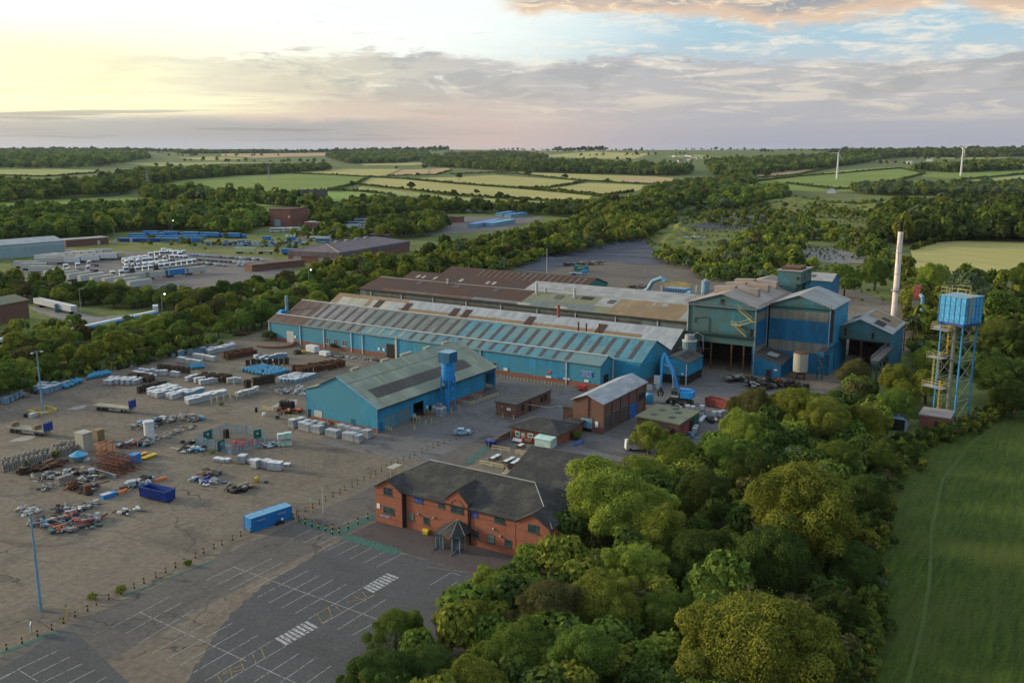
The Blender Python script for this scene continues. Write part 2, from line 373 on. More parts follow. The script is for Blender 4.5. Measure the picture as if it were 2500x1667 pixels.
M['glass'] =glassm('window_glass');M['glass_blue'] =glassm('blue_blind_glass',(.02,.04,.22),.3)
M['teal_frame'] =paint('dark_teal_paint',(.035,.085,.085),.5)
M['white'] =paint('white_paint',(.62,.64,.66),.55,.12);M['offwhite'] =paint('aged_white_paint',(.46,.47,.45),.7,.15)
M['grey'] =paint('grey_paint',(.25,.26,.27),.6,.2);M['steel'] =paint('galvanised_steel',(.32,.34,.36),.45,.15,metal=.4)
M['dark'] =paint('dark_grime_and_shade',(.022,.020,.020),.9,.4,dirtamt=0);M['black'] =paint('black_rubber',(.018,.018,.020),.7,.2)  # the dark one is also painted in as shade of doorways and openings
M['rust'] =paint('rusty_steel',(.12,.050,.026),.85,.45,2.0,(.04,.025,.02),.5);M['rustdark'] =paint('dark_rusty_steel',(.055,.028,.02),.9,.45,2.0)
M['yellow'] =paint('yellow_paint',(.62,.42,.03),.6,.2);M['cream_rail'] =paint('pale_yellow_rail',(.58,.50,.22),.7,.2)
M['blue_bright'] =paint('bright_blue_paint',(.02,.25,.62),.45,.15,dirt=(.05,.12,.2));M['blue_cont'] =paint('container_blue',(.022,.19,.50),.5,.18,dirt=(.06,.12,.2))
M['tank_blue'] =paint('weathered_tank_blue',(.05,.34,.66),.55,.25,.6,dirt=(.10,.20,.28),dirtamt=.5);M['blue_leg'] =paint('weathered_blue_steel',(.02,.22,.48),.6,.25,dirt=(.06,.10,.14),dirtamt=.5);M['blue_navy'] =paint('navy_blue_paint',(.012,.045,.26),.5,.2);M['blue_sky'] =paint('light_blue_wrap',(.05,.30,.50),.4,.3)
M['blue_top'] =paint('container_top',(.13,.33,.50),.6,.2);M['orange'] =paint('orange_paint',(.62,.20,.06),.6,.2);M['red'] =paint('red_paint',(.50,.045,.04),.5,.2)
M['redrust'] =paint('faded_red_paint',(.32,.075,.06),.7,.3,1.5);M['green'] =paint('dark_green_paint',(.02,.13,.10),.6,.2);M['signgreen'] =paint('sign_green',(.02,.30,.22),.5)
M['wrap_white'] =paint('white_wrapped_goods',(.42,.45,.49),.35,.22,1.5,spec=.5,dirt=(.2,.22,.25));M['wrap_grey'] =paint('grey_wrapped_goods',(.30,.33,.37),.3,.3,1.5,spec=.5,dirt=(.1,.1,.11))
M['wrap_mint'] =paint('pale_mint_wrap',(.45,.62,.58),.4,.15);M['wood'] =paint('pallet_wood',(.22,.16,.10),.9,.3,2.0);M['wood_deck'] =paint('flatbed_deck',(.33,.29,.19),.9,.25,1.0)
M['brownblock'] =paint('brown_castings',(.055,.038,.030),.9,.45,3.0,(.02,.015,.012),.5);M['concrete'] =paint('concrete',(.30,.28,.25),.9,.2);M['stonepile'] =paint('broken_concrete',(.24,.22,.19),.95,.35,1.5)
M['pink_chimney'] =paint('pale_chimney_render',(.85,.74,.69),.8,.15,.3,dirt=(.3,.22,.2));M['soot'] =paint('soot_black',(.02,.018,.018),.95,.3)
M['teal_roof2'] =paint('blue_green_paint',(.03,.20,.19),.7,.3);M['mint_glassfibre'] =paint('pale_green_trailer',(.44,.52,.30),.6,.15)
M['silver_blue'] =paint('silver_blue_car',(.26,.42,.55),.3,.05,spec=.6,dirtamt=.05);M['carblack'] =paint('black_car',(.03,.03,.035),.3,.05,spec=.6)
M['cargrey'] =paint('grey_car',(.22,.23,.25),.3,.05,spec=.6);M['carsilver'] =paint('silver_car',(.48,.50,.53),.3,.05,spec=.6);M['carred'] =paint('red_car',(.40,.06,.03),.3,.05,spec=.6)
M['pale_box'] =sheet('pale_blue_clad_wall',(.28,.40,.44),.6,axis=1,streak_=.2);M['duct_blue'] =paint('pale_blue_duct',(.17,.33,.45),.5,.2)
M['lamp_on'] =emit('lit_lamp',(1.0,.88,.66),6.0)
M['screen_blue'] =paint('blue_sign_board',(.01,.13,.45),.5,.05,dirtamt=0);M['sign_white'] =paint('white_sign_paint',(.75,.76,.76),.5,.05,dirtamt=0);M['sign_red'] =paint('red_sign_paint',(.6,.08,.06),.5,.05,dirtamt=0)
# ground materials (object space = site frame)
def ground(name,c1,c2,c3=None,crack=0.0,slab=None,fine=1.0,rough=.95,patch=.035,bmp=.3,stain=(.06,.052,.05),stamt=.6,spec=.12,green=0.0):
 c1,c2,stain=kk(c1),kk(c2),kk(stain);c3=kk(c3) if c3 else None;m,k,b=newmat(name,rough,spec);o=coords(k)
 a=k.noise(o,patch,6,.62,.4);f=k.noise(o,fine,6,.7);g=k.noise(o,patch*5,5,.65,.6)
 c=k.mix(k.step(a,.40,.62),c1,c2)
 if c3:c=k.mix(k.mul(k.step(g,.52,.70),.7),c,c3)
 c=k.mix(.6,c,k.mix(k.step(f,.25,.75),tuple(x*.72 for x in c1),tuple(x*1.28 for x in c2)),'MIX') if fine>0 else c
 s_=k.noise(k.scalev(o,(1,.55,1)),patch*2.3,7,.68,1.2)
 c=k.mix(k.mul(k.step(s_,.50,.68),stamt),c,stain);s2=k.noise(k.scalev(o,(.16,1.3,1)),patch*3.1,6,.7,.5);c=k.mix(k.mul(k.step(s2,.54,.70),stamt*.55),c,stain)
 if slab:
  t=k.node('ShaderNodeTexBrick');k.setin(t.inputs['Vector'],o);t.inputs['Scale'].default_value=1;t.inputs['Brick Width'].default_value=slab[0];t.inputs['Row Height'].default_value=slab[1]
  t.inputs['Mortar Size'].default_value=.045;t.inputs['Color1'].default_value= (.88,.88,.88,1);t.inputs['Color2'].default_value= (1.08,1.08,1.08,1);t.inputs['Mortar'].default_value= (.55,.53,.5,1);t.offset=.5
  c=k.mix(.75,c,t.outputs[0],'MULTIPLY')
 if crack:
  wv=k.node('ShaderNodeVectorMath',operation='ADD');nn=k.node('ShaderNodeTexNoise');k.setin(nn.inputs['Vector'],o);nn.inputs['Scale'].default_value=.25;nn.inputs['Detail'].default_value=5
  sc_=k.scalev(nn.outputs['Color'],(6,6,0));k.setin(wv.inputs[0],o);k.setin(wv.inputs[1],sc_)
  d=k.voro(wv.outputs[0],.085,'DISTANCE_TO_EDGE');msk=k.step(k.noise(o,.05,3),.36,.55)
  c=k.mix(k.mul(k.mul(k.step(d,.009,.001),crack*.85),msk),c,(.03,.026,.022))
 if green:c=k.mix(k.mul(k.step(k.noise(o,.09,7,.75),.55,.66),green),c,(.075,.095,.03))
 k.setin(b.inputs['Base Color'],c);bump(k,b,f,.05,bmp);return m
M['yard'] =ground('worn_concrete_yard',(.158,.128,.098),(.205,.170,.130),(.110,.096,.084),crack=.95,slab=(12.4,9.3),fine=.9,stamt=.5)
M['yard_grey'] =ground('grey_tarmac_apron',(.120,.115,.115),(.165,.155,.150),(.20,.175,.15),crack=.5,fine=1.2,patch=.05)
M['road'] =ground('old_tarmac_road',(.105,.095,.086),(.138,.124,.108),(.165,.145,.122),crack=.7,fine=1.5,patch=.06)
M['carpark'] =ground('dark_car_park_tarmac',(.078,.076,.078),(.100,.097,.097),(.125,.118,.110),crack=.25,fine=2.0,patch=.05,stamt=.3)
M['forecourt'] =ground('block_paved_forecourt',(.085,.070,.070),(.105,.085,.080),(.12,.085,.07),fine=3.0,patch=.12)
M['rubble'] =ground('slag_and_rubble_ground',(.110,.098,.095),(.165,.135,.105),(.23,.16,.10),fine=.5,patch=.02,bmp=.8,stain=(.075,.07,.08),green=.9)
M['slag'] =ground('blue_grey_slag',(.075,.078,.100),(.105,.108,.130),None,fine=.6,patch=.05,bmp=.9)
M['rough_grass'] =ground('rough_grass',(.115,.145,.035),(.175,.180,.048),(.20,.165,.060),fine=.35,patch=.02,stain=(.045,.065,.022),stamt=.7,bmp=.8)
M['truckyard'] =ground('truck_yard_ground',(.150,.135,.130),(.19,.17,.155),(.12,.11,.11),fine=.5,patch=.03)
M['scrub'] =ground('wild_scrub_ground',(.085,.120,.030),(.145,.170,.045),(.18,.155,.060),fine=.25,patch=.015,bmp=.9)
M['track_grey'] =ground('grey_gravel_track',(.19,.18,.17),(.25,.235,.21),None,fine=.8,patch=.08)
def field(name,c1,c2,stripe=0.0,ang=0.0,w_=14.0):
 m,k,b=newmat(name,.95,.08);o=coords(k)
 a=k.noise(o,.006,5,.6);f=k.noise(o,.05,6,.7)
 c=k.mix(k.step(k.add(k.mul(a,.6),k.mul(f,.4)),.36,.62),c1,c2)
 if stripe:
  sx=k.node('ShaderNodeSeparateXYZ');k.setin(sx.inputs[0],o)
  q=k.add(k.mul(sx.outputs[0],math.cos(ang)),k.mul(sx.outputs[1],math.sin(ang)))
  q=k.add(q,k.mul(k.noise(o,.01,2),12.0));wv=k.m('SINE',k.mul(q,6.2832/w_))
  c=k.mix(k.mul(k.step(wv,.2,1.0),stripe),c,tuple(x*.62 for x in c1))
 k.setin(b.inputs['Base Color'],c);return m
M['f_green'] =field('green_pasture',(.110,.150,.030),(.155,.190,.045),.35,1.2,22)
M['f_pale'] =field('pale_green_crop',(.18,.195,.060),(.23,.235,.080),.2,.2,26)
M['f_yellow'] =field('ripening_crop',(.245,.225,.075),(.30,.26,.095),.15,.4,26)
M['f_tan'] =field('tan_stubble',(.28,.20,.10),(.33,.235,.12),.15,.7,22)
M['f_bright'] =field('bright_green_meadow',(.115,.185,.035),(.15,.215,.05))
# the near field: long dark grass
m,k,b=newmat('long_dark_grass',.95,.08);o=coords(k)
a=k.noise(o,.05,6,.7);f=k.noise(o,2.2,8,.8);g=k.noise(k.scalev(o,(.25,1.9,1)),.5,8,.78)
c=k.mix(k.step(k.add(k.mul(f,.5),k.mul(g,.5)),.40,.60),(.028,.050,.008),(.085,.125,.020));c=k.mix(k.mul(k.step(a,.42,.66),.6),c,(.090,.100,.026))
k.setin(b.inputs['Base Color'],c);bump(k,b,k.add(f,g),.6,1.0);M['near_grass'] =m
M['rut'] =ground('dark_rut',(.055,.085,.016),(.085,.120,.028),None,fine=1.5)
import bmesh
# ------------------------------------------------------------------ terrain, fields, ground sheets
def axis_pts(a,b,fine,coarse,f0,f1):
 out= [a];x=a
 while x<b:x += fine if f0 <= x<f1 else coarse;out.append(min(x,b))
 return out
xs=axis_pts(-6500,6500,60,160,-1500,1800);ys=axis_pts(-300,14500,60,150,700,3500)
vv= [(x,y,TH(x,y) -.03) for y in ys for x in xs];nx=len(xs)
ff= [(j*nx+i,j*nx+i+1,(j+1) *nx+i+1,(j+1) *nx+i) for j in range(len(ys) -1) for i in range(nx-1)]
me=bpy.data.meshes.new('ground');me.from_pydata(vv,[],ff);me.materials.append(M['scrub']);me.update();me.polygons.foreach_set('use_smooth',[True] *len(ff))
o=bpy.data.objects.new('ground',me);C.objects.link(o);o['kind'] ='structure'
def ds(pts,k=2500/2352):return [(x*k,y*k) for x,y in pts]
def flat_sheet(name,mat,st_pts,z):
 b=B();b.face([(s,t,z) for s,t in st_pts]);me=b.mesh(name,mat)
 o=bpy.data.objects.new(name,me);C.objects.link(o);o.rotation_euler= (0,0,SITE);o['kind'] ='structure'
 if me.polygons[0].normal.z<0:me.flip_normals()
 return o
def px_sheet(name,mat,pts,z,jit=0.0):
 P_= [ST(x,y) for x,y in ds(pts)]
 if jit:
  Q= []
  for p,q in zip(P_,P_[1:] +P_[:1]):
   n=max(1,int(math.hypot(q[0] -p[0],q[1] -p[1]) / (jit*1.6)))
   Q += [(p[0] + (q[0] -p[0]) *i/n+random.uniform(-jit,jit) * (i>0),p[1] + (q[1] -p[1]) *i/n+random.uniform(-jit,jit) * (i>0)) for i in range(n)]
  P_=Q
 return flat_sheet(name,mat,P_,z)
def draped(name,mat,pts,off=.4,step=70,scale=1.0,kind='structure'):
 """a field: an outline laid over the terrain"""
 w_= [at(x,y,None) for x,y in pts];bm=bmesh.new();vs_= [bm.verts.new((p[0],p[1],0)) for p in w_];bm.faces.new(vs_)
 x0,x1=min(p[0] for p in w_),max(p[0] for p in w_);y0,y1=min(p[1] for p in w_),max(p[1] for p in w_)
 for a,lo,hi_ in ((0,x0,x1),(1,y0,y1)):
  n=int(min(60,(hi_-lo) /step))
  for i in range(1,n+1):
   c= [0,0,0];nn= [0,0,0];c[a] =lo+ (hi_-lo) *i/ (n+1);nn[a] =1
   bmesh.ops.bisect_plane(bm,geom=bm.verts[:] +bm.edges[:] +bm.faces[:],plane_co=c,plane_no=nn)
 for v in bm.verts:v.co.z=TH(v.co.x,v.co.y) +off
 me=bpy.data.meshes.new(name);bm.normal_update()
 for f in bm.faces:
  if f.normal.z<0:f.normal_flip()
  f.smooth=True
 bm.to_mesh(me);bm.free();me.materials.append(mat);o=bpy.data.objects.new(name,me);C.objects.link(o);o['kind'] =kind;return o
FIELDS= [
('f_pale',[(-60,408),(0,410),(120,411),(238,416),(231,423),(112,432),(0,429),(-60,429)]),
('f_green',[(-60,500),(0,494),(112,481),(200,482),(306,483),(384,486),(374,496),(204,500),(68,510),(0,526),(-60,530)]),
('f_green',[(313,455),(408,444),(578,430),(697,425),(800,428),(895,432),(870,450),(800,466),(697,479),(646,470),(493,465),(400,462)]),
('f_yellow',[(690,422),(800,413),(980,413),(943,428),(902,433),(800,428)]),
('f_tan',[(984,415),(1092,411),(1103,416),(1065,426),(946,430)]),
('f_yellow',[(905,435),(990,439),(1263,462),(1446,479),(1430,495),(1276,488),(1106,479),(878,454)]),
('f_yellow',[(984,437),(1208,428),(1429,443),(1344,460),(1259,461)]),
('f_yellow',[(1266,420),(1600,432),(1707,440),(1640,453),(1600,451),(1463,441),(1276,427)]),
('f_tan',[(1500,434),(1600,433),(1700,440),(1640,451),(1540,444)]),
('f_yellow',[(1436,447),(1592,453),(1548,469),(1473,479),(1310,463)]),
('f_bright',[(697,482),(800,469),(950,474),(882,488),(800,494),(748,500)]),
('f_pale',[(884,456),(1106,481),(1276,490),(1400,497),(1330,500),(1150,492),(960,478),(840,470)]),
('f_green',[(391,496),(646,487),(800,496),(800,504),(560,506),(408,503)]),
('f_tan',[(541,375.5),(700,373),(850,374),(850,380),(622,386),(541,382)]),
('f_pale',[(296,398),(510,396),(714,398),(697,401),(425,411),(340,402)]),
('f_yellow',[(880,399),(1000,396),(1100,399),(1000,404),(890,404)]),
('f_tan',[(1799,418),(1900,408),(2021,404),(2021,408),(1937,426),(1891,433),(1830,435)]),
('f_green',[(1745,458),(1850,442),(1952,432),(2197,413),(2258,425),(2197,441),(2124,452),(2040,462),(1918,448)]),
('f_pale',[(1950,431),(2080,415),(2197,408),(2197,412),(2060,424)]),
('f_green',[(2262,411),(2520,413),(2520,424),(2346,439),(2250,433)]),
('f_pale',[(2350,443),(2520,427),(2520,447),(2388,449)]),
('f_green',[(1918,450),(2040,464),(2212,462),(2100,470),(1933,467)]),
('f_yellow',[(1303,382),(1446,371),(1596,375),(1548,388),(1378,385)]),
('f_yellow',[(1426,398),(1504,393),(1548,396),(1446,403)]),
('f_pale',[(1620,382),(1700,378),(1760,384),(1700,389)]),
('f_yellow',[(2135,378),(2250,376),(2400,380),(2500,384),(2380,389),(2200,386)]),
('f_green',[(1000,386),(1130,382),(1180,388),(1060,392)]),
('f_bright',[(1670,492),(1780,480),(1850,486),(1790,500),(1700,504)]),
('f_yellow',[(2222,612),(2260,594),(2420,584),(2640,580),(2640,700),(2442,682),(2300,672),(2236,655)]),
('f_pale',[(100,392),(260,389),(300,393),(180,397)]),
('f_yellow',[(430,386),(520,383),(610,388),(500,392)]),
('f_tan',[(2040,392),(2140,389),(2180,393),(2090,397)]),
('f_pale',[(2380,397),(2520,394),(2520,403),(2400,405)]),
]
for i,(mt,pts) in enumerate(FIELDS):draped('field',M[mt],pts,off=.35+.03* (i % 7))
# the site
px_sheet('yard',M['yard'],[(-500,1760),(-420,1000),(0,925),(70,893),(240,855),(380,808),(560,775),(640,742),(900,640),(1300,640),(1700,640),(2080,700),(2100,800),(1900,900),(1800,960),(1600,1100),(1350,1400),(1200,1800),(500,2100),(-300,2050)],.004)
px_sheet('apron',M['yard_grey'],[(700,1010),(880,1000),(1010,955),(1130,880),(1140,850),(1400,872),(1560,850),(1850,880),(1800,960),(1500,1060),(1340,1050),(1200,1010),(1130,1055),(980,1060),(840,1040)],.008)
flat_sheet('road',M['road'],[(-10,105),(-10,117.6),(176,117.6),(176,108.5),(134,108.5),(134,106.0),(80,106.0),(80,105)],.012)
px_sheet('car_park',M['carpark'],[(300,1760),(470,1500),(500,1450),(530,1408),(600,1348),(700,1288),(790,1237),(930,1273),(1100,1318),(1300,1380),(1300,1900),(700,1950)],.016,.35)
px_sheet('car_park_patch',M['carpark'],[(-120,1600),(60,1500),(130,1445),(175,1452),(330,1600),(150,1700)],.016)
px_sheet('forecourt',M['forecourt'],[(800,1229),(870,1195),(1290,1300),(1200,1352),(1130,1328),(930,1270)],.020)
px_sheet('rubble_ground',M['rubble'],[(1180,625),(1290,572),(1420,546),(1500,572),(1590,588),(1660,606),(1600,645),(1700,660),(1960,660),(2050,700),(1700,720),(1400,680),(1180,640)],.02,2.0)
px_sheet('waste_grass',M['rough_grass'],[(1450,548),(1490,515),(1560,490),(1700,466),(1900,462),(2100,480),(2060,560),(2050,640),(1940,650),(1800,640),(1640,598),(1500,570)],.025,3.0)
px_sheet('slag_patch',M['slag'],[(1590,522),(1640,506),(1700,502),(1790,494),(1802,505),(1720,526),(1650,530)],.07,2.5)
px_sheet('slag_heap_ground',M['slag'],[(1180,615),(1290,572),(1420,545),(1480,545),(1500,575),(1590,590),(1500,610),(1360,600),(1250,625)],.05,2.5)
px_sheet('gravel_track',M['track_grey'],[(1840,570),(1900,568),(1985,588),(1995,604),(1930,606),(1850,596)],.05,1.2)
px_sheet('truck_yard',M['truckyard'],[(-60,660),(60,600),(180,565),(420,560),(620,590),(680,620),(560,655),(250,680),(0,690)],.02)
px_sheet('rough_grass',M['rough_grass'],[(150,566),(300,545),(620,545),(760,560),(660,595),(430,578),(180,578)],.03)
px_sheet('coach_yard',M['truckyard'],[(640,560),(700,520),(860,490),(1100,482),(1250,500),(1150,530),(900,545),(760,570)],.025)
px_sheet('access_road',M['track_grey'],[(60,705),(130,702),(220,728),(420,712),(430,722),(300,748),(180,745),(100,722)],.02)
px_sheet('rough_grass',M['rough_grass'],[(-80,780),(40,740),(110,725),(180,748),(300,752),(150,790),(-50,830)],.02)
px_sheet('near_field',M['near_grass'],[(1850,1900),(1900,1400),(1900,1150),(2000,1050),(2200,975),(2500,860),(2900,800),(3300,1100),(3000,2300)],.03)
px_sheet('scrub_grass',M['rough_grass'],[(1500,545),(1700,520),(1820,540),(1780,580),(1600,590),(1520,575)],.06)
px_sheet('scrub_grass',M['rough_grass'],[(1620,470),(1900,455),(2352,445),(2352,480),(2000,500),(1700,500)],.3)
# painted markings
def z5(x,y):return (x/2.352,1200+y/2.352)
def z4(x,y):return (800+x/3.485,1050+y/3.485)
LINES= [z5(*a) +z5(*c_) for a,c_ in [((1340,430),(2190,740)),((1185,505),(1345,432)),((1255,530),(1560,383)),((1325,560),(1625,405)),((1395,585),(1695,430)),((1465,612),(1768,452)),((1540,640),(1840,477)),
((1615,668),(1915,503)),((1695,698),(1990,530)),((800,690),(1415,972)),((1470,995),(1760,1125)),((640,780),(980,600)),((720,815),(1045,635)),((800,870),(1115,675)),((875,925),(1180,760)),((953,962),(1330,755)),
((1033,998),(1400,787)),((1110,1038),(1485,820)),((1180,1085),(1570,850)),((1460,1090),(1725,923)),((1610,1095),(1815,950)),((1760,1098),(1900,1000)),((1285,1095),(1640,885)),((1770,730),(2075,555)),((1850,758),(2150,590)),
((1940,790),(2225,612)),((2020,825),(2180,735)),((1870,340),(1990,283)),((1940,362),(2060,303)),((2010,385),(2130,325)),((2085,410),(2205,348)),((2160,432),(2300,362)),((1665,275),(1785,220)),((1735,297),(1860,240)),((1830,305),(1935,255)),
((105,1018),(330,912)),((185,1055),(405,945)),((250,1092),(470,987)),((395,1098),(545,1022)),((550,1095),(615,1062)),((105,1020),(215,1088)),((0,1070),(95,1027)),((-60,1110),(110,1018))]]
LINES += [z4(*a) +z4(*c_) for a,c_ in [((875,1315),(1050,1210)),((1050,1210),(1130,1235)),((1055,1320),(1110,1285)),((1120,1400),(1210,1345)),((-20,845),(410,700))]]
mk,k,b_=newmat('worn_marking_paint',.8,.2);oo=coords(k);b_.inputs['Base Color'].default_value= (.27,.27,.26,1)
tr=k.node('ShaderNodeBsdfTransparent');mx=k.node('ShaderNodeMixShader');k.setin(mx.inputs[0],k.mul(k.step(k.noise(oo,2.2,5,.7),.52,.60),.8));k.nt.links.new(b_.outputs[0],mx.inputs[1]);k.nt.links.new(tr.outputs[0],mx.inputs[2]);k.nt.links.new(mx.outputs[0],k.nt.nodes['Material Output'].inputs[0])
M['mark'] =mk
mk=mk.copy();mk.name='worn_yellow_marking';mk.node_tree.nodes['Principled BSDF'].inputs['Base Color'].default_value= (.19,.145,.06,1);M['mark_y'] =mk
mk=mk.copy();mk.name='worn_green_walkway';mk.node_tree.nodes['Principled BSDF'].inputs['Base Color'].default_value= (.035,.095,.075,1);M['mark_g'] =mk
def strip(b,a,c_,w_,z):
 p,q=Vector(ST(*a)),Vector(ST(*c_));d= (q-p).normalized();n=Vector((-d.y,d.x)) * (w_/2)
 b.face([(*(p-n),z),(*(q-n),z),(*(q+n),z),(*(p+n),z)])
def sheetobj(name,b,mat):
 o=bpy.data.objects.new(name,b.mesh(name,mat));C.objects.link(o);o.rotation_euler= (0,0,SITE);o['kind'] ='structure';return o
b=B()
for i,l in enumerate(LINES):strip(b,l[:2],l[2:],.10,.024+.0002* (i % 12))
for (a0,a1,b0,b1,n) in ((z5(1575,845),z5(1765,738),z5(1640,885),z5(1832,775),8),(z5(2080,552),z5(2225,466),z5(2140,583),z5(2297,490),8)):
 for i in range(n):
  f= (i+.5) /n;strip(b,(a0[0] + (a1[0] -a0[0]) *f,a0[1] + (a1[1] -a0[1]) *f),(b0[0] + (b1[0] -b0[0]) *f,b0[1] + (b1[1] -b0[1]) *f),.5,.028)
# lettering left on the tarmac near the bottom right of the car park
cu=bpy.data.curves.new('t','FONT');cu.body='VISITORS';cu.size=1.3;cu.resolution_u=2;to=bpy.data.objects.new('t',cu);C.objects.link(to)
bpy.context.view_layer.update();tm=bpy.data.meshes.new_from_object(to.evaluated_get(bpy.context.evaluated_depsgraph_get()));bpy.data.objects.remove(to)
def text_faces(b,body,size,M4,m=0,depth=0.0,align='CENTER'):
 cu=bpy.data.curves.new('t','FONT');cu.body=body;cu.size=size;cu.resolution_u=2;cu.extrude=depth;cu.align_x=align;cu.align_y='CENTER'
 to=bpy.data.objects.new('t',cu);C.objects.link(to);bpy.context.view_layer.update()
 tm=bpy.data.meshes.new_from_object(to.evaluated_get(bpy.context.evaluated_depsgraph_get()));i=len(b.v)
 b.v += [tuple(M4 @ v.co) for v in tm.vertices]
 for p in tm.polygons:b.f.append(tuple(i+q for q in p.vertices));b.m.append(m)
 bpy.data.objects.remove(to);bpy.data.curves.remove(cu)
p=ST(*z4(1180,1425));text_faces(b,'VISITORS',1.2,Matrix.Translation((p[0],p[1],.03)) @ Matrix.Rotation(-math.pi/2,4,'Z'))
sheetobj('road_markings',b,M['mark'])
b=B()
for a,c_ in [((1820,700),(1850,755)),((1885,660),(1905,720)),((1850,755),(1905,720)),((1820,700),(1885,665)),((1245,1045),(1275,1098)),((1320,1010),(1335,1075)),((1380,965),(1400,1020)),((1220,1060),(1400,1020)),((1280,1040),(1400,990)),((1990,635),(2150,600)),((2030,600),(2100,630)),((2080,575),(2110,612)),((1450,930),(1470,985)),((1500,900),(1520,955)),((1920,650),(1960,690))]:
 strip(b,z5(*a),z5(*c_),.14,.034)
strip(b,z4(1240,1215),z4(840,1160),.12,.034)
sheetobj('yellow_hatching',b,M['mark_y'])
b=B()
for a,c_,w_ in [((1735,170),(1935,243),1.7),((1935,243),(2160,130),1.9),((1980,255),(2290,350),2.2),((0,930),(330,800),.9),((700,600),(1230,395),.5)]:strip(b,z5(*a),z5(*c_),w_,.030+.001*len(b.f))
strip(b,(1140,1130),(1195,1088),1.6,.04)
sheetobj('green_walkway',b,M['mark_g'])
# patches: wheel-worn darker tarmac and pale repairs on the yard
b=B()
for x,y,r_ in [(1020,1500,3),(60,1070,3),(190,995,2.5),(700,985,4)]:
 s,t=ST(x,y);b.face([(s+r_* (1+.3*math.sin(3*a)) *math.cos(a),t+r_*.6*math.sin(a),.007) for a in [2*math.pi*i/14 for i in range(14)]])
sheetobj('concrete_patches',b,M['concrete'])
# slag and rubble mounds behind the works
def mound(name,pts_px,h,mat,n=26,seed=1,z0=0.0):
 P_= [at(x,y,z0) for x,y in ds(pts_px)];x0,x1=min(p[0] for p in P_),max(p[0] for p in P_);y0,y1=min(p[1] for p in P_),max(p[1] for p in P_)
 cx,cy= (x0+x1) /2,(y0+y1) /2;rx,ry= (x1-x0) /2,(y1-y0) /2;rnd=random.Random(seed);ph= [rnd.uniform(0,6) for _ in range(8)]
 vv= [];ff= []
 for j in range(n+1):
  for i in range(n+1):
   u,v=i/n*2-1,j/n*2-1;r_=math.hypot(u,v);e=max(0,1-r_ ** 2) ** .8
   nz=.65+.35*math.sin(u*5+ph[0]) *math.sin(v*4+ph[1]) +.18*math.sin(u*11+ph[2]) *math.sin(v*13+ph[3]) +rnd.uniform(-.02,.02)
   vv.append((cx+u*rx,cy+v*ry,z0-.5+ (h+.5) *e*nz))
 for j in range(n):
  for i in range(n):a=j* (n+1) +i;ff.append((a,a+1,a+n+2,a+n+1))
 me=bpy.data.meshes.new(name);me.from_pydata(vv,[],ff);me.materials.append(mat);o=bpy.data.objects.new(name,me);C.objects.link(o);o['kind'] ='structure';return o
mound('slag_mound',[(1290,545),(1480,578)],5,M['slag'],seed=2)
mound('slag_mound',[(1200,590),(1340,605)],2.5,M['slag'],seed=3)
mound('earth_mound',[(1470,540),(1640,570)],5,M['rough_grass'],seed=4)
mound('earth_mound',[(1480,520),(1640,550)],7,M['rough_grass'],seed=5)
mound('slag_mound',[(1690,497),(1810,508)],4,M['slag'],seed=6)
mound('earth_mound',[(1650,462),(2100,492)],10,M['rough_grass'],seed=7,n=34)
mound('earth_mound',[(1850,470),(2500,500)],14,M['rough_grass'],seed=8,n=34)
# ------------------------------------------------------------------ the works
def gable_roof(b,x0,x1,y0,y1,eave,ridge,yr=None,th=.14,oh=.35,ohe=.3,axis='x',m=0):
 """two slabs; ridge runs along axis"""
 if axis == 'x':
  yr= (y0+y1) /2 if yr is None else yr
  for ye,sg in ((y0,-1),(y1,1)):
   sl= (ridge-eave) /abs(yr-ye);ye2=ye+sg*ohe;ze=eave-sl*ohe
   b.slab([(x0-oh,yr,ridge+th),(x1+oh,yr,ridge+th),(x1+oh,ye2,ze+th),(x0-oh,ye2,ze+th)],th-.02,m)
 else:
  xr= (x0+x1) /2 if yr is None else yr
  for xe,sg in ((x0,-1),(x1,1)):
   sl= (ridge-eave) /abs(xr-xe);xe2=xe+sg*ohe;ze=eave-sl*ohe
   b.slab([(xr,y0-oh,ridge+th),(xr,y1+oh,ridge+th),(xe2,y1+oh,ze+th),(xe2,y0-oh,ze+th)],th-.02,m)
def on_slope(b,x0,x1,y0,y1,zf,th=.06,m=0):
 """a thin panel lying on a roof whose height is zf(x, y) at the corners"""
 b.slab([(x0,y0,zf(x0,y0) +th),(x1,y0,zf(x1,y0) +th),(x1,y1,zf(x1,y1) +th),(x0,y1,zf(x0,y1) +th)],th-.01,m)
def downpipe(par,x,y,z0,z1,r=.13,mat='white'):
 part('downpipe',B().box(x-r,x+r,y-r,y+r,z0,z1),M[mat],par)
def windowx(par,x,y0,y1,z0,z1,face=-1,frame='teal_frame',glass='glass',nx_=2,nz=2,label=None):
 """window in a wall x=const looking to face*x: frame part with its panes as sub-part"""
 f=B();w=.09;xa,xb= (x-.06,x+.05) if face<0 else (x-.05,x+.06)
 f.box(xa,xb,y0-w,y1+w,z0-w,z0);f.box(xa,xb,y0-w,y1+w,z1,z1+w)
 for i in range(nx_+1):
  yc=y0+ (y1-y0) *i/nx_;ww=.05;f.box(xa,xb,yc-ww,yc+ww,z0,z1)
 for i in range(1,nz):zc=z0+ (z1-z0) *i/nz;f.box(xa-.002,xb+.002,y0,y1,zc-.035,zc+.035)
 f.box(xa-.06,xb,y0-.15,y1+.15,z0-.22,z0-w)
 fo=part('window',f,M[frame],par,label);g=B();g.box(x-.03,x+.02,y0,y1,z0,z1);part('pane',g,M[glass],fo);return fo
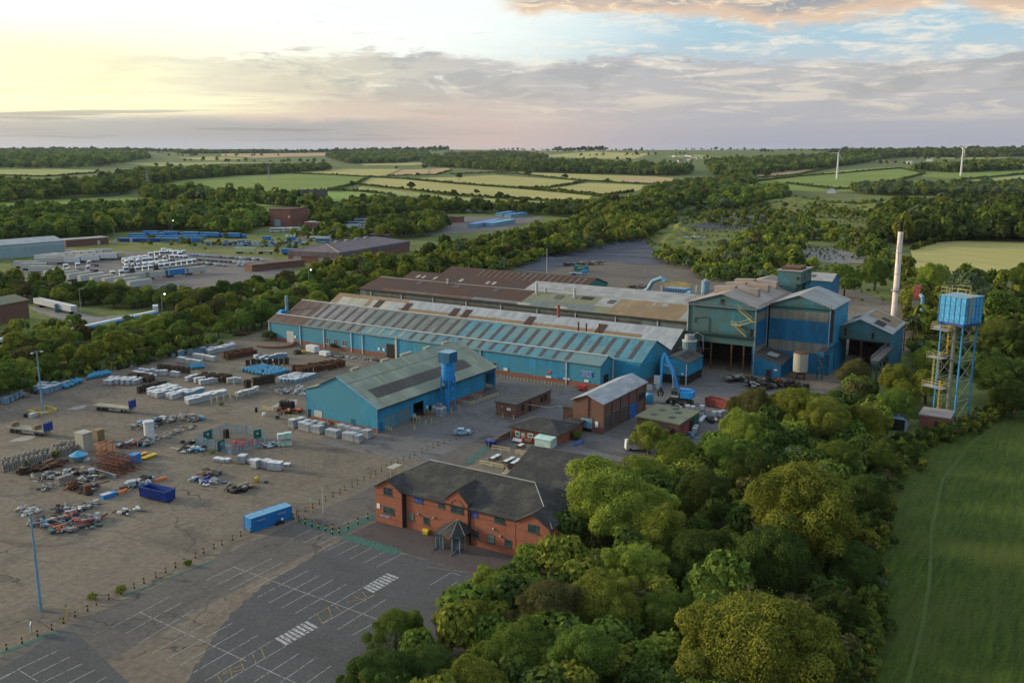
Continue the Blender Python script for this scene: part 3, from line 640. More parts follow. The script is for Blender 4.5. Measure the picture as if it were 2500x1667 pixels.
def windowy(par,y,x0,x1,z0,z1,frame='teal_frame',glass='glass',n=2):
 f=B();w=.09;f.box(x0-w,x1+w,y-.06,y+.05,z0-w,z0);f.box(x0-w,x1+w,y-.06,y+.05,z1,z1+w)
 for i in range(n+1):xc=x0+ (x1-x0) *i/n;f.box(xc-.05,xc+.05,y-.06,y+.05,z0,z1)
 fo=part('window',f,M[frame],par);part('pane',B().box(x0,x1,y-.03,y+.02,z0,z1),M[glass],fo);return fo
# ---- long blue factory (two bays side by side), its second pale-roofed hall, and the rust-roofed halls behind
S0,T0=228.4,105.6
F1=thing('factory_hall','long low blue factory hall with striped dark rooflights and red brick plinth','factory',S0,T0)
L=246.0-T0;tl=114.2-T0;xv=7.8;xr=18.4;xe=28.9
b=B();b.ext([(0,1.3),(0,6.9),(4.3,8.65),(xv,7.0),(xv,1.3)],tl,244.8-T0,'y');b.ext([(xv+.01,1.3),(xv+.01,6.95),(xr,11.55),(xe,6.8),(xe,1.3)],0,L,'y');part('wall',b,[M['blue_wall']],F1)
b=B();b.box(-.05,xv,tl-.05,244.85-T0,0,1.3);b.box(xv-.0,xe-.05,-.05,tl-.06,0,1.3);b.box(xv,xe-.05,244.9-T0,L+.05,0,1.3);part('plinth',b,M['brick_plinth'],F1)
def zlow(x,y):return 6.9+x* (8.65-6.9) /4.3
def zmain(x,y):return 7.0+ (x-xv) * (11.6-7.0) / (xr-xv)
def zmainb(x,y):return 11.6- (x-xr) * (11.6-6.9) / (xe-xr)
secs_low= [(tl-.3,70,'roof_teal'),(70,96,'roof_teal'),(96,122,'roof_greygreen'),(122,133,'roof_brown'),(133,139.6,'roof_brown')]
secs_main= [(-.35,66,'roof_teal'),(66,104,'roof_greygreen'),(104,128,'roof_lilac'),(128,L+.35,'roof_brown')]
for (ya,yb,mt) in secs_low:
 b=B();b.slab([(-.35,ya,zlow(-.35,0) +.15),(4.3,ya,8.8),(4.3,yb,8.8),(-.35,yb,zlow(-.35,0) +.15)],.13);b.slab([(4.3,ya,8.8),(xv-.1,ya,7.2),(xv-.1,yb,7.2),(4.3,yb,8.8)],.13);part('roof_panel',b,M[mt],F1)
for (ya,yb,mt) in secs_main:
 b=B();b.slab([(xv,ya,7.15),(xr,ya,11.75),(xr,yb,11.75),(xv,yb,7.15)],.13);b.slab([(xr,ya,11.75),(xe-.05,ya,7.05),(xe-.05,yb,7.05),(xr,yb,11.75)],.13);part('roof_panel',b,M[mt],F1)
b=B();b.box(3.9,4.7,tl-.35,139.6,8.78,8.9);b.box(xr-.35,xr+.35,-.4,L+.4,11.68,11.86);part('ridge_cap',b,M['offwhite'],F1)
b=B();b.box(xv-.35,xv+.25,tl,139.5,6.98,7.14);b.box(-.5,-.3,tl-.3,139.5,6.68,6.86);part('gutter',b,M['grey'],F1)
proto=None;n=0
for i in range(32):
 y=3.2+i*4.36
 if y>L-2:break
 b=B();on_slope(b,xv+1.0,xr-1.1,y,y+1.35,lambda x,yy:zmain(x,yy) +.15)
 part('rooflight',b,M['rooflight'],F1)
for i in range(30):
 y=tl+10.5+i*4.36
 if y>138:break
 b=B();on_slope(b,.1,3.75,y,y+1.25,lambda x,yy:zlow(x,yy) +.15)
 pale=79<y<96;part('rooflight',b,M['rooflight_pale' if pale else 'rooflight'],F1,'cleaned pale rooflight' if pale else None)
for tt in (229.6,218.6,206.3,201.5,154.7,125.0):downpipe(F1,-.14,tt-T0,.1,6.7)
downpipe(F1,-.14,244.6-T0,.1,6.8);downpipe(F1,xv-.3,tl-.25,.1,6.9,.12);downpipe(F1,xv+.15,tl-.6,.1,6.9,.1)
d=part('roller_door',B().box(-.1,-.01,234.5-T0-1.8,234.5-T0+1.6,.1,4.2),M['offwhite'],F1)
d=part('doorway',B().box(-.08,-.01,187.6-T0,191.4-T0,.05,4.6),M['dark'],F1);part('door_leaf',B().box(-.3,-.12,186.9-T0,187.7-T0,0,7.4),M['offwhite'],F1)
for tt in (217.5,213.3,209.5):windowx(F1,-.02,tt-T0-.9,tt-T0+.9,1.9,3.5,frame='offwhite')
for tt in (149.9,):windowx(F1,-.02,tt-T0-1.1,tt-T0+1.1,1.7,3.4,frame='offwhite')
part('side_doorway',B().box(2.0,5.0,tl-.08,tl-.01,.1,3.6),M['dark'],F1)
# sign boards along the wall
def sign(par,y0,y1,z0,z1,board,x=-.12,text=None,tm='sign_white',size=.5,face='x',label=None):
 b=B();b.box(x-.05,x,y0,y1,z0,z1,0)
 if text:
  Mx=Matrix.Translation((x-.07,(y0+y1) /2,(z0+z1) /2)) @ Matrix.Rotation(-math.pi/2,4,'Z') @ Matrix.Rotation(math.pi/2,4,'X')
  lines=text.split('\n')
  for i,ln in enumerate(lines):text_faces(b,ln,size,Mx @ Matrix.Translation((0,((len(lines) -1) /2-i) *size*1.15,0)),1)
 return part('sign_board',b,[M[board],M[tm]],par,label)
def syz(px,py):return onS_(px,py,S0)
def onS_(px,py,s):
 d=ray(px,py);k=s/ (d[0] *E1[0] +d[1] *E1[1]);return (d[0] *k*E2[0] +d[1] *k*E2[1],HC+d[2] *k)
def onT_(px,py,t):
 d=ray(px,py);k=t/ (d[0] *E2[0] +d[1] *E2[1]);return (d[0] *k*E1[0] +d[1] *k*E1[1],HC+d[2] *k)
def r5(x,y):return (1200+x/3.92,800+y/3.92)
def srect(zx0,zy0,zx1,zy1,zf=r5,s=S0):
 a=onS_(*zf(zx0,zy0),s);c_=onS_(*zf(zx1,zy1),s);return sorted((a[0] -T0,c_[0] -T0)) +sorted((a[1],c_[1]))
for (q,bd,tx,tm_,sz,lb) in [((530,410,568,438),'sign_red',None,'',.4,'small red sign'),((524,456,574,480),'sign_white',None,'',.3,'small white sign'),((630,470,688,494),'screen_blue','Lunnon','sign_white',.75,None),
  ((690,474,752,500),'sign_white','RECEPTION','screen_blue',.36,None),((858,408,966,474),'screen_blue','VISITORS MUST\nREPORT TO\nMAIN OFFICE','sign_white',.55,'large blue notice board with white lines of text'),((888,494,932,522),'sign_white',None,'',.4,'white notice'),((118,380,156,412),'sign_white',None,'',.4,'white notice')]:
 y0,y1,z0,z1=srect(*q);sign(F1,y0,y1,z0,z1,bd,text=tx if tx != 'Lunnon' else None,tm=tm_ or 'sign_white',size=sz,label=lb)
for tt in (232.0,192.5,194.5):sign(F1,tt-T0-.4,tt-T0+.4,2.0,2.9,'sign_white',label='small white notice')
# F2
F2=thing('factory_hall','long hall with a white and tan patched roof, behind the striped blue one','factory',257.6,105.6)
b=B();b.ext([(0,0),(0,6.8),(9.7,11.5),(20.2,6.8),(20.2,0)],0,140.6,'y');part('wall',b,M['wall_greygreen'],F2)
def z2a(x,y):return 6.85+x* (11.6-6.85) /9.7
b=B();b.slab([(0,-.3,7.0),(9.7,-.3,11.75),(9.7,122,11.75),(0,122,7.0)],.13);b.slab([(9.7,-.3,11.75),(20.2,-.3,7.0),(20.2,140.9,7.0),(9.7,140.9,11.75)],.13);part('roof',b,M['roof_white'],F2)
b=B();b.slab([(0,122,7.0),(9.7,122,11.75),(9.7,140.9,11.75),(0,140.9,7.0)],.13);part('roof_panel',b,M['roof_tan'],F2)
for (x0,x1,ya,yb,mt) in [(.3,5.2,11.5,108,'roof_tan'),(1.5,7.6,113,121.5,'roof_cream'),(1.5,7.6,124,137.5,'roof_cream'),(7.8,9.5,106,122,'roof_tan')]:
 b=B();on_slope(b,x0,x1,ya,yb,lambda x,yy:z2a(x,yy) +.15,.03);part('roof_panel',b,M[mt],F2)
for tt in (223.6,210.4,189.2,184.1,158.2,131.6):
 b=B();on_slope(b,.8,7.8,tt-T0-1.2,tt-T0+1.5,lambda x,yy:z2a(x,yy) +.19,.16);part('rooflight',b,M['rustdark'],F2)
for tt,ss,h,mt in [(149.4,267.0,4.2,'redrust'),(131.5,247.5,3.2,'rust'),(128.8,247.5,3.0,'rust'),(124.4,247.5,3.4,'rust'),(145.3,247.2,3.6,'offwhite')]:
 z0=11.0;t_=thing('roof_vent_pipe',{('redrust'):'thick orange-red vent pipe on the white roof','rust':'thin rusty vent pipe on the ridge of the striped hall','offwhite':'thin pale pole on the ridge of the striped hall'}[mt],'vent pipe',ss,tt,z0,0,'rusty vent pipes on the striped hall' if mt == 'rust' else None)
 r_=.55 if mt == 'redrust' else (.28 if mt == 'rust' else .1);part('pipe',B().cyl(0,0,0,h,r_,r_*.9,10),M[mt],t_);part('cowl',B().cyl(0,0,h,h+.35,r_*1.25,r_*.8,10),M[mt],t_)
# F3
F3=thing('factory_hall','hall with dark rusty roof at its far end and pale patches at its near end','factory',278.6,104.8)
T3=104.8;L3=246.0-T3
b=B();b.ext([(0,0),(0,12.0),(12.6,15.0),(23,12.0),(23,0)],0,L3,'y');part('wall',b,M['wall_greygreen'],F3)
def z3(x,y):return 12.05+x*3.0/12.6
for (ya,yb,mt) in [(-.3,32.5,'roof_tan'),(32.5,67.5,'roof_moss'),(67.5,L3+.3,'roof_rust')]:
 b=B();b.slab([(-.6,ya,z3(-.6,0) +.2),(12.6,ya,15.25),(12.6,yb,15.25),(-.6,yb,z3(-.6,0) +.2)],.15);part('roof_panel',b,M[mt],F3)
b=B();b.slab([(12.6,-.3,15.25),(23,-.3,12.2),(23,L3+.3,12.2),(12.6,L3+.3,15.25)],.15);part('roof',b,M['roof_rust'],F3)
for (x0,x1,ya,yb,mt,th) in [(.2,12,.2,7,'roof_grey',.04),(3,8.5,2.5,5.2,'roof_dark',.2),(-.3,4.6,38,66,'roof_greygreen',.03),(4.6,12.3,33,40,'roof_grey',.03),(0,2,68,88,'roof_greygreen',.03),(0,1.5,88,130,'roof_brown',.03),(7.5,10.8,54.5,57.5,'roof_dark',.12),(7.5,10.8,34.0,36.5,'roof_dark',.12),(9.0,11.5,43,47.5,'dark',.1),(9.5,11.8,15,17,'roof_white',.06),(9.5,11.8,19.5,20.6,'roof_white',.06),(8.5,11.5,82,84.5,'rooflight',.12),(8.5,11.5,100,102.5,'rooflight',.12),(8.5,11.5,118,120.5,'rooflight',.12),(-.2,1.2,48,53,'roof_cream',.08),(-.2,1.2,63,68,'roof_cream',.08)]:
 b=B();on_slope(b,x0,x1,ya,yb,lambda x,yy:z3(x,yy) +.2,th);part('roof_panel' if mt.startswith('roof') and mt != 'rooflight' else 'rooflight',b,M[mt],F3)
for i in range(9):downpipe(F3,-.16,14+i*15.2,6,12,.17,'offwhite')
b=B();b.box(-.08,-.01,20,L3-3,9.2,10.4);part('window_band',b,M['roof_dark'],F3,'long dark strip of old windows under the eaves')
b=B();b.box(12.3,12.9,67,L3,15.2,15.4);part('ridge_cap',b,M['roof_grey'],F3);b=B();b.box(-1.0,-.62,0,L3,11.7,11.95);part('gutter',b,M['dark'],F3)
for tt,h in ((170.9,4.4),(155.3,3.6),(168.4,2.4)):
 t_=thing('roof_vent_pipe',{170.9:'tall pale vent pipe in a square collar on the patched roof',155.3:'shorter pale vent pipe in a square collar on the patched roof',168.4:'stubby pale vent behind the tall vent pipe'}[tt],'vent pipe',289 if tt != 168.4 else 291,tt,14.4)
 part('pipe',B().cyl(0,0,-.4,h,.55,.5,12),M['offwhite'],t_);part('collar',B().box(-1.6,1.2,-1.1,1.1,-.35,.35),M['grey'],t_)
t_=thing('roof_vent_pipe','small pale vent on the dark rusty roof','vent pipe',290.5,211.9,15.0);part('pipe',B().cyl(0,0,0,1.9,.4,.4,10),M['offwhite'],t_)
# F4, F5
F4=thing('factory_hall','rust-roofed hall whose near half carries a smooth light grey roof','factory',301.8,104.8)
b=B();b.ext([(0,0),(0,12.0),(10.4,15.1),(21,12.0),(21,0)],0,L3,'y');part('wall',b,M['wall_greygreen'],F4)
b=B();b.slab([(0,80,12.2),(10.4,80,15.3),(10.4,L3,15.3),(0,L3,12.2)],.15);b.slab([(10.4,80,15.3),(21,80,12.2),(21,L3,12.2),(10.4,L3,15.3)],.15);part('roof',b,M['roof_rust'],F4)
b=B();b.slab([(-.6,-.3,12.9),(10.4,-.3,15.6),(10.4,80,15.6),(-.6,80,12.9)],.3);b.slab([(10.4,-.3,15.6),(21,-.3,12.5),(21,80,12.5),(10.4,80,15.6)],.3);part('roof_panel',b,M['roof_grey'],F4)
for ya in (96,99,112,125,131,134):
 b=B();on_slope(b,4.5,7,ya,ya+1.4,lambda x,y:12.2+x*3.1/10.4,.1);part('rooflight',b,M['roof_cream'],F4)
F5=thing('factory_hall','rearmost rust-streaked hall with an open dark green gable end','factory',322.9,169.5)
b=B();b.ext([(0,0),(0,12.0),(10.4,15.2),(21,12.0),(21,0)],0,71,'y');part('wall',b,M['teal_roof2'],F5)
b=B();gable_roof(b,0,21,0,71,12.1,15.3,axis='y',oh=.5);part('roof',b,M['roof_rust'],F5)
for i in range(18):
 b=B();on_slope(b,1.5,9.5,3+i*2.9,3.9+i*2.9,lambda x,y:12.25+x*3.2/10.5,.1);part('rooflight',b,M['roof_brown'],F5)
# blue fan plant at the far end of the striped hall
t_=thing('extractor_fan','bright blue fan unit with a pale stack behind the left end of the striped hall','fan unit',238.0,248.0)
part('casing',B().tube((0,-.8,7.5),(0,.8,7.5),1.6,n=14),M['blue_bright'],t_);part('cabinet',B().box(-1.8,.8,-1.5,1.5,0,6.6),M['blue_bright'],t_);part('stack',B().cyl(1.5,-1,6.6,14.0,.6,.55,12),M['duct_blue'],t_);part('duct',B().path([(0,0,7),(1.5,-1,9.0)],.6),M['blue_bright'],t_)
# ---- melt shop
MS=thing('melt_shop','tall stained blue furnace building with open dark bay and outside stairs','industrial building',268.4,83.2)
W1=21.4;D1=50.0;EH=20.1;RH=23.5
b=B();b.ext([(0,EH),(W1/2,RH),(W1,EH)],-.001,D1,'x');b.v=b.v # gable prism
b.box(0,.3,0,W1,11.4,EH);b.box(.2,.5,0,W1,8.4,11.3)
b.box(D1-.3,D1,0,W1,0,EH);part('wall',b,M['melt_blue'],MS)
b=B();b.box(.3,D1-.3,0,.3,18.4,EH);b.box(.3,10.6,0,.3,8.2,15.8);b.box(10.6,D1,0,.3,0,18.4);b.box(0,.28,0,.8,0,8.4);b.box(.3,10.6,0,.3,0,6.4);b.box(.3,D1-.3,W1-.3,W1,0,EH);part('side_wall',b,M['deep_blue_x'],MS)
b=B();b.box(.3,10.6,-.03,.3,15.8,18.4);b.box(.3,10.6,-.03,.3,6.4,8.2);part('pale_band',b,M['pale_band_x'],MS)
b=B();gable_roof(b,0,D1,0,W1,EH,RH,axis='x',th=.2,oh=.5,ohe=.9);part('roof',b,M['roof_pale'],MS)
b=B();b.box(14,15,.4,W1-.4,0,8.4);b.box(.6,14,.35,W1-.35,8.42,8.5);part('inner_wall',b,M['dark'],MS,'black inside of the open bay')  # near-black slabs close the open bay at the back and overhead
for y in (3.4,7.2,13.6,17.6):part('column',B().box(.1,.5,y-.22,y+.22,0,8.4),M['rust'],MS)
part('crossbar',B().box(.2,.4,13.6,17.6,6.0,6.25),M['rust'],MS)
def railing(b,pts,h=1.1,n=None,r=.04,mid=True,sp=2.0):
 for p,q in zip(pts,pts[1:]):
  p,q=Vector(p),Vector(q);L_= (q-p).length;k_=max(1,int(L_/sp))
  for i in range(k_+1):c=p.lerp(q,i/k_);b.tube(c,c+Vector((0,0,h)),r,n=4)
  b.tube(p+Vector((0,0,h)),q+Vector((0,0,h)),r,n=4)
  if mid:b.tube(p+Vector((0,0,h*.5)),q+Vector((0,0,h*.5)),r*.8,n=4)
b=B();b.box(-1.2,-.05,.4,W1+.2,11.15,11.35);railing(b,[(-1.15,.4,11.35),(-1.15,W1+.2,11.35)],r=.05);part('balcony',b,M['teal_frame'],MS)
b=B();b.box(-1.0,-.05,0,W1,EH-.5,EH-.38);railing(b,[(-.95,0,EH-.4),(-.95,W1,EH-.4)],r=.045);part('high_walkway',b,M['steel'],MS)
b=B();railing(b,[(0,W1+.8,EH-.1),(D1-4,W1+.8,EH-.1)],r=.06);railing(b,[(0,-.8,EH-.1),(D1-20,-.8,EH-.1)],r=.06);part('eaves_railing',b,M['rust'],MS)
def stair(b,p,q,w_=.9,r=.09):
 p,q=Vector(p),Vector(q);off=Vector((-w_,0,0))
 for o_ in (Vector((0,0,0)),off):
  b.tube(p+o_,q+o_,r,n=4);b.tube(p+o_+Vector((0,0,1)),q+o_+Vector((0,0,1)),.05,n=4)
 n_=int((q-p).length/.35)
 for i in range(n_):c=p.lerp(q,i/n_);b.box(c.x-w_,c.x,c.y-.14,c.y+.14,c.z-.03,c.z+.02)
b=B();stair(b,(-.15,5.5,19.6),(-.15,1.2,16.2));b.box(-1.3,-.05,-.2,1.4,16.05,16.15);railing(b,[(-1.25,-.2,16.15),(-1.25,1.4,16.15)]);stair(b,(-1.3,1.2,16.1),(-1.3,4.4,14.8));stair(b,(-.15,6.6,14.6),(-.15,2.6,11.4));b.box(-1.4,-.05,4.2,7.2,14.55,14.65);railing(b,[(-1.35,4.2,14.65),(-1.35,7.2,14.65),(-.1,7.2,14.65)]);part('staircase',b,M['cream_rail'],MS)
b=B();b.box(-.06,-.01,10.0,11.2,20.2,22.0);b.box(-.06,-.01,.7,1.7,11.4,13.6);part('door_opening',b,M['dark'],MS)
b=B();b.path([(-.15,14.6,11.4),(-.15,14.6,16.2),(-.15,19,15.6),(-.15,19,14)],.1,5);part('pipework',b,M['teal_frame'],MS)
downpipe(MS,-.2,.1,0,EH,.17,'steel');downpipe(MS,10.4,-.2,6.5,EH,.15,'steel');downpipe(MS,-.2,W1-.1,11.4,EH-.3,.15,'offwhite')
for i,x in enumerate((12.0,22.0,31.0)): # roof monitors crossing the ridge, each a ramped hood on either slope
 for sg in (-1,1):
  yc=W1/2;b=B();y_in=yc+sg*.4;y_out=yc+sg*7.0
  zr=RH;zo=RH-7.0* (RH-EH) / (W1/2)
  b.hexa([(x,y_in,zr-.2),(x+2.6,y_in,zr-.2),(x+2.6,y_out,zo-.1),(x,y_out,zo-.1),(x,y_in,zr+.7),(x+2.6,y_in,zr+.7),(x+2.6,y_out,zo+2.6),(x,y_out,zo+2.6)] if sg>0 else
   [(x,y_out,zo-.1),(x+2.6,y_out,zo-.1),(x+2.6,y_in,zr-.2),(x,y_in,zr-.2),(x,y_out,zo+2.6),(x+2.6,y_out,zo+2.6),(x+2.6,y_in,zr+.7),(x,y_in,zr+.7)])
  part('roof_monitor',b,M['roof_pale'],MS)
# second tall hall
M2=thing('furnace_hall','tall blue hall with two pale stained bands, right of the open-bay building','industrial building',279.0,64.2)
W2=18.2;D2=21.6
b=B();b.ext([(0,EH),(W2*.53,23.3),(W2,EH)],0,D2,'x');b.box(0,.3,0,W2,18.6,EH);part('wall',b,M['melt_blue'],M2)
b=B();b.box(0,.3,0,W2,9.3,15.9);b.box(0,.3,0,W2,0,6.2);part('blue_wall',b,M['deep_blue'],M2)
b=B();b.box(-.03,.3,.8,W2,15.9,18.6);b.box(-.03,.3,0,W2,6.2,9.3);part('pale_band',b,M['pale_band'],M2)
b=B();b.box(0.31,D2,0,.3,0,EH);b.box(D2-.3,D2,.3,W2,0,EH);part('side_wall',b,M['blue_wall_x'],M2)
b=B();gable_roof(b,0,D2,0,W2,EH,23.3,yr=W2*.53,axis='x',th=.2,oh=.5,ohe=.7);part('roof',b,M['roof_grey'],M2)
b=B();railing(b,[(-.6,0,EH-.3),(-.6,W2,EH-.3)],r=.045);b.box(-.65,-.05,0,W2,EH-.42,EH-.3);part('high_walkway',b,M['teal_frame'],M2)
downpipe(M2,-.2,.3,9,EH,.16,'duct_blue');downpipe(M2,.6,-.25,10,EH,.4,'rustdark')
# lean-to box against both
LB=thing('lean_to','low blue lean-to with a raised roof hatch at the foot of the tall banded hall','outbuilding',267.4,74.9)
b=B();b.hexa([(0,0,0),(11.4,0,0),(11.4,8.0,0),(0,8.0,0),(0,0,4.0),(11.4,0,4.6),(11.4,8,6.9),(0,8,6.3)]);part('wall',b,M['deep_blue'],LB)
b=B();b.slab([(-.2,-.2,4.1),(11.4,-.2,4.75),(11.4,8.1,7.05),(-.2,8.1,6.5)],.12);part('roof',b,M['roof_dark'],LB)
b=B();b.slab([(3,2.2,5.7),(6.4,2.2,5.9),(6.4,5.2,6.6),(3,5.2,6.4)],.25);part('roof_hatch',b,M['roof_grey'],LB);part('door',B().box(-.07,-.01,2.8,4.3,0,2.3),M['dark'],LB);part('notice',B().box(-.09,-.03,1.0,1.9,2.3,2.7),M['sign_white'],LB)
# open fronted crane shed
M3=thing('crane_shed','open-fronted shed with a low patched grey roof beside the chimney','shed',291.0,49.5)
W3=16.2;D3=22.0
b=B();b.ext([(0,9.6),(0,12.3),(8.7,15.6),(W3,12.6),(W3,9.6)],0,.3,'x');part('gable',b,M['melt_blue'],M3);b=B();b.ext([(0,9.6),(0,12.3),(8.7,15.6),(W3,12.6),(W3,9.6)],D3-.3,D3,'x');part('gable',b,M['melt_blue'],M3)
b=B();b.box(.3,D3-.3,0,.3,0,12.2);part('side_wall',b,M['melt_blue_x'],M3)
b=B();gable_roof(b,0,D3,0,W3,12.3,15.7,yr=8.7,axis='x',th=.18,oh=.6,ohe=.7);part('roof',b,M['roof_grey'],M3)
b=B();on_slope(b,2.0,8.5,2.6,5.4,lambda x,y:12.3+y*3.4/8.7+.2,.05);on_slope(b,11.5,15,2.6,5.0,lambda x,y:12.3+y*3.4/8.7+.2,.05);on_slope(b,10,13,11,13.5,lambda x,y:15.7- (y-8.7) *3.1/7.5+.2,.05);part('roof_hole',b,M['dark'],M3,'dark gap where roof sheets are missing')
b=B();on_slope(b,9.0,21,.3,8.4,lambda x,y:12.3+y*3.4/8.7+.19,.05);part('roof_panel',b,M['roof_tan'],M3)
for x in (.3,7.5,14.5,21.5):part('column',B().box(x-.25,x+.25,W3-.6,W3-.1,0,12.3),M['rustdark'],M3)
part('column',B().box(-.1,.4,7.8,8.3,0,9.6),M['rustdark'],M3);part('column',B().box(-.1,.4,.1,.6,0,9.6),M['rustdark'],M3)
b=B();b.box(-.25,0,0,W3,9.3,9.8);part('fascia_beam',b,M['teal_frame'],M3)
b=B();b.box(-.05,-.01,4.6,5.3,10.0,12.0);b.box(-.05,-.01,12.6,13.3,10.2,12.6);part('opening',b,M['dark'],M3)
b=B()
for i in range(14):x,y,z=random.uniform(6,20),random.uniform(2,14),random.uniform(0,7);b.tube((x,y,z),(x+random.uniform(-5,5),y+random.uniform(-5,5),z+random.uniform(-1,1.5)),.2,n=5)
b.box(D3-.5,D3-.35,.3,W3,0,8);b.box(12,20,3,9,0,4);part('old_plant',b,M['rustdark'],M3)
# crane runways in front
for (tc,s0,s1,lb) in ((49.3,268.5,291.0,'right-hand elevated crane runway on lattice posts, among the treetops'),(65.0,272.5,291.0,'left-hand elevated crane runway on posts, beside the old vessel')):
 g_=thing('crane_runway',lb,'gantry',s0,tc);Lr=s1-s0
 part('girder',B().box(0,Lr,-.9,.9,7.0,8.2),M['teal_frame' if tc<60 else 'deep_blue'],g_);part('walkway',B().box(0,Lr,-1.1,1.1,8.22,8.35),M['roof_dark'],g_)
 b=B();railing(b,[(0,1.0,8.35),(Lr,1.0,8.35)]);part('handrail',b,M['steel'],g_)
 for x in (.4,Lr*.36,Lr*.72):
  for y in (-.8,.8):part('post',B().box(x-.16,x+.16,y-.16,y+.16,0,7.0),M['teal_frame'],g_)
 b=B()
 for x in (.4,Lr*.36,Lr*.72):
  for k_ in range(2):b.tube((x,-.8,3.2*k_+.4),(x,.8,3.2*k_+3.4),.08,n=4);b.tube((x,-.8,3.2*k_+3.5),(x,.8,3.2*k_+3.5),.08,n=4)
 part('bracing',b,M['steel'],g_)
# old vessel on legs
v_=thing('storage_vessel','rusty cream upright vessel on legs in front of the banded hall','vessel',269.5,69.8)
part('shell',B().cyl(0,0,2.6,8.0,2.1,2.1,20),M['roof_cream'],v_);part('cone',B().cyl(0,0,1.6,2.6,.8,2.1,20),M['rust'],v_);part('lid',B().cyl(0,0,8.0,8.4,2.15,1.5,20),M['rust'],v_)
for a in range(4):part('leg',B().box(1.5*math.cos(a*1.571+.78) -.15,1.5*math.cos(a*1.571+.78) +.15,1.5*math.sin(a*1.571+.78) -.15,1.5*math.sin(a*1.571+.78) +.15,0,2.9),M['rust'],v_)
# tall control tower on the roof line, blue shed behind
s_a=304.0;tA=onS_(*(1600+1345/3.92,620+330/3.92),s_a)[0];tB=onS_(*(1600+1210/3.92,620+300/3.92),s_a)[0]
CT=thing('roof_tower','square blue tower house jutting above the furnace roofs, its top overhanging','tower',s_a,tA)
wt=tB-tA;zb=onS_(1600+1210/3.92,620+255/3.92,s_a)[1];zt=onS_(1600+1180/3.92,620+158/3.92,s_a)[1]
tC=onS_(1600+1172/3.92,620+200/3.92,s_a)[0] -tA;tD=onS_(1600+1395/3.92,620+220/3.92,s_a)[0] -tA
part('shaft',B().box(0,8,0,wt,0,zb+.3),M['melt_blue'],CT);b=B();b.hexa([(-.1,tD,zb-.8),(13,tD,zb-.8),(13,tC,zb-.8),(-.1,tC,zb-.8),(-.1,tD,zt),(13,tD,zt),(13,tC,zt),(-.1,tC,zt)]);part('top_room',b,M['melt_blue'],CT)
b=B();b.box(-.4,13.4,tD-.3,tC+.3,zt,zt+.25);part('roof',b,M['roof_grey'],CT);b=B();b.box(1.5,9,tD+.8,tC-.6,zt+.25,zt+1.1);part('roof_plant',b,M['rust'],CT);part('side_house',B().box(8,14,-1,wt,10,zb-.8),M['melt_blue_x'],CT)
b=B();b.box(4,4.9,tD-.04,tD-.01,zb+.4,zb+1.6);b.box(9,10.5,tD-.04,tD-.01,zb+1.8,zb+2.8);b.box(-.15,-.11,tD+.5,tD+1.3,zb+.6,zb+1.5);part('broken_pane',b,M['dark'],CT)
b=B();b.tube((0,tD,zb-.8),(0,0,zb-3.4),.18,n=5);b.tube((8,tD,zb-.8),(8,0,zb-3.4),.18,n=5);b.tube((0,tC,zb-.8),(0,wt,zb-2.0),.18,n=5);b.tube((12.5,tD,zb-.8),(8,0,zb-5),.2,n=5);part('strut',b,M['dark'],CT)
sb=330.0;ta=onS_(1600+1685/3.92,620+255/3.92,sb)[0];tb_=onS_(1600+1485/3.92,620+250/3.92,sb)[0]
zz=onS_(1600+1500/3.92,620+250/3.92,sb)[1];zz2=onS_(1600+1700/3.92,620+190/3.92,sb+6)[1]
BS=thing('rear_shed','plain deep blue shed with a pale grey gabled roof behind the roof tower','shed',sb,ta)
b=B();b.ext([(0,0),(0,zz),(6,zz2),(12,zz),(12,0)],0,tb_-ta+4,'y');part('wall',b,M['deep_blue_x'],BS)
b=B();gable_roof(b,0,12,0,tb_-ta+4,zz,zz2,axis='y',oh=.4,ohe=.4);part('roof',b,M['roof_grey'],BS)
for y in (6,9.4):b=B();on_slope(b,2,4,y,y+1.5,lambda x,yy:zz+x* (zz2-zz) /6+.15,.06);part('rooflight',b,M['roof_dark'],BS)
# conveyor behind the crane shed
cv=thing('conveyor','long grey covered conveyor lying behind the low patched roof','conveyor',314,62,6.0,.9);part('trough',B().box(-14,14,-1.2,1.2,0,1.6),M['roof_dark'],cv);part('frame',B().box(-14,14,-1.5,1.5,-1.2,-.02),M['teal_frame'],cv)
for x in (-12,0,12):part('leg',B().box(x-.3,x+.3,-1,1,-6,-1.2),M['rustdark'],cv)
# plant behind the grey roof: duct, filter house, silo
pl=thing('filter_plant','blue filter plant with yellow handrails behind the light grey roof','filter plant',335,131.8)
part('filter_house',B().box(0,6,0,9,0,13.5),M['duct_blue'],pl)
b=B()
for y in range(0,10):b.box(-.2,0,y-.1,y+.1,6,13.5)
part('ribs',b,M['blue_navy'],pl);b=B();railing(b,[(0,0,13.5),(0,9,13.5),(6,9,13.5),(6,0,13.5),(0,0,13.5)],r=.09,h=1.5);railing(b,[(3,1,14.4),(3,8,14.4)],r=.09,h=1.3);part('handrail',b,M['yellow'],pl)
part('duct',B().path([(2,21,9),(2,16.5,12.2),(2,14.6,15.4),(2,10.6,17.0),(2,9.2,15.6)],.85,12),M['duct_blue'],pl);part('elbow',B().path([(-1,-.2,9),(-1,-1.2,12.2),(-1,-2.6,12.6),(-1,-3.6,9)],.9,12),M['duct_blue'],pl)
for y in (10.8,14.4):part('post',B().cyl(2,y,0,14,.25,.25,8),M['offwhite'],pl)
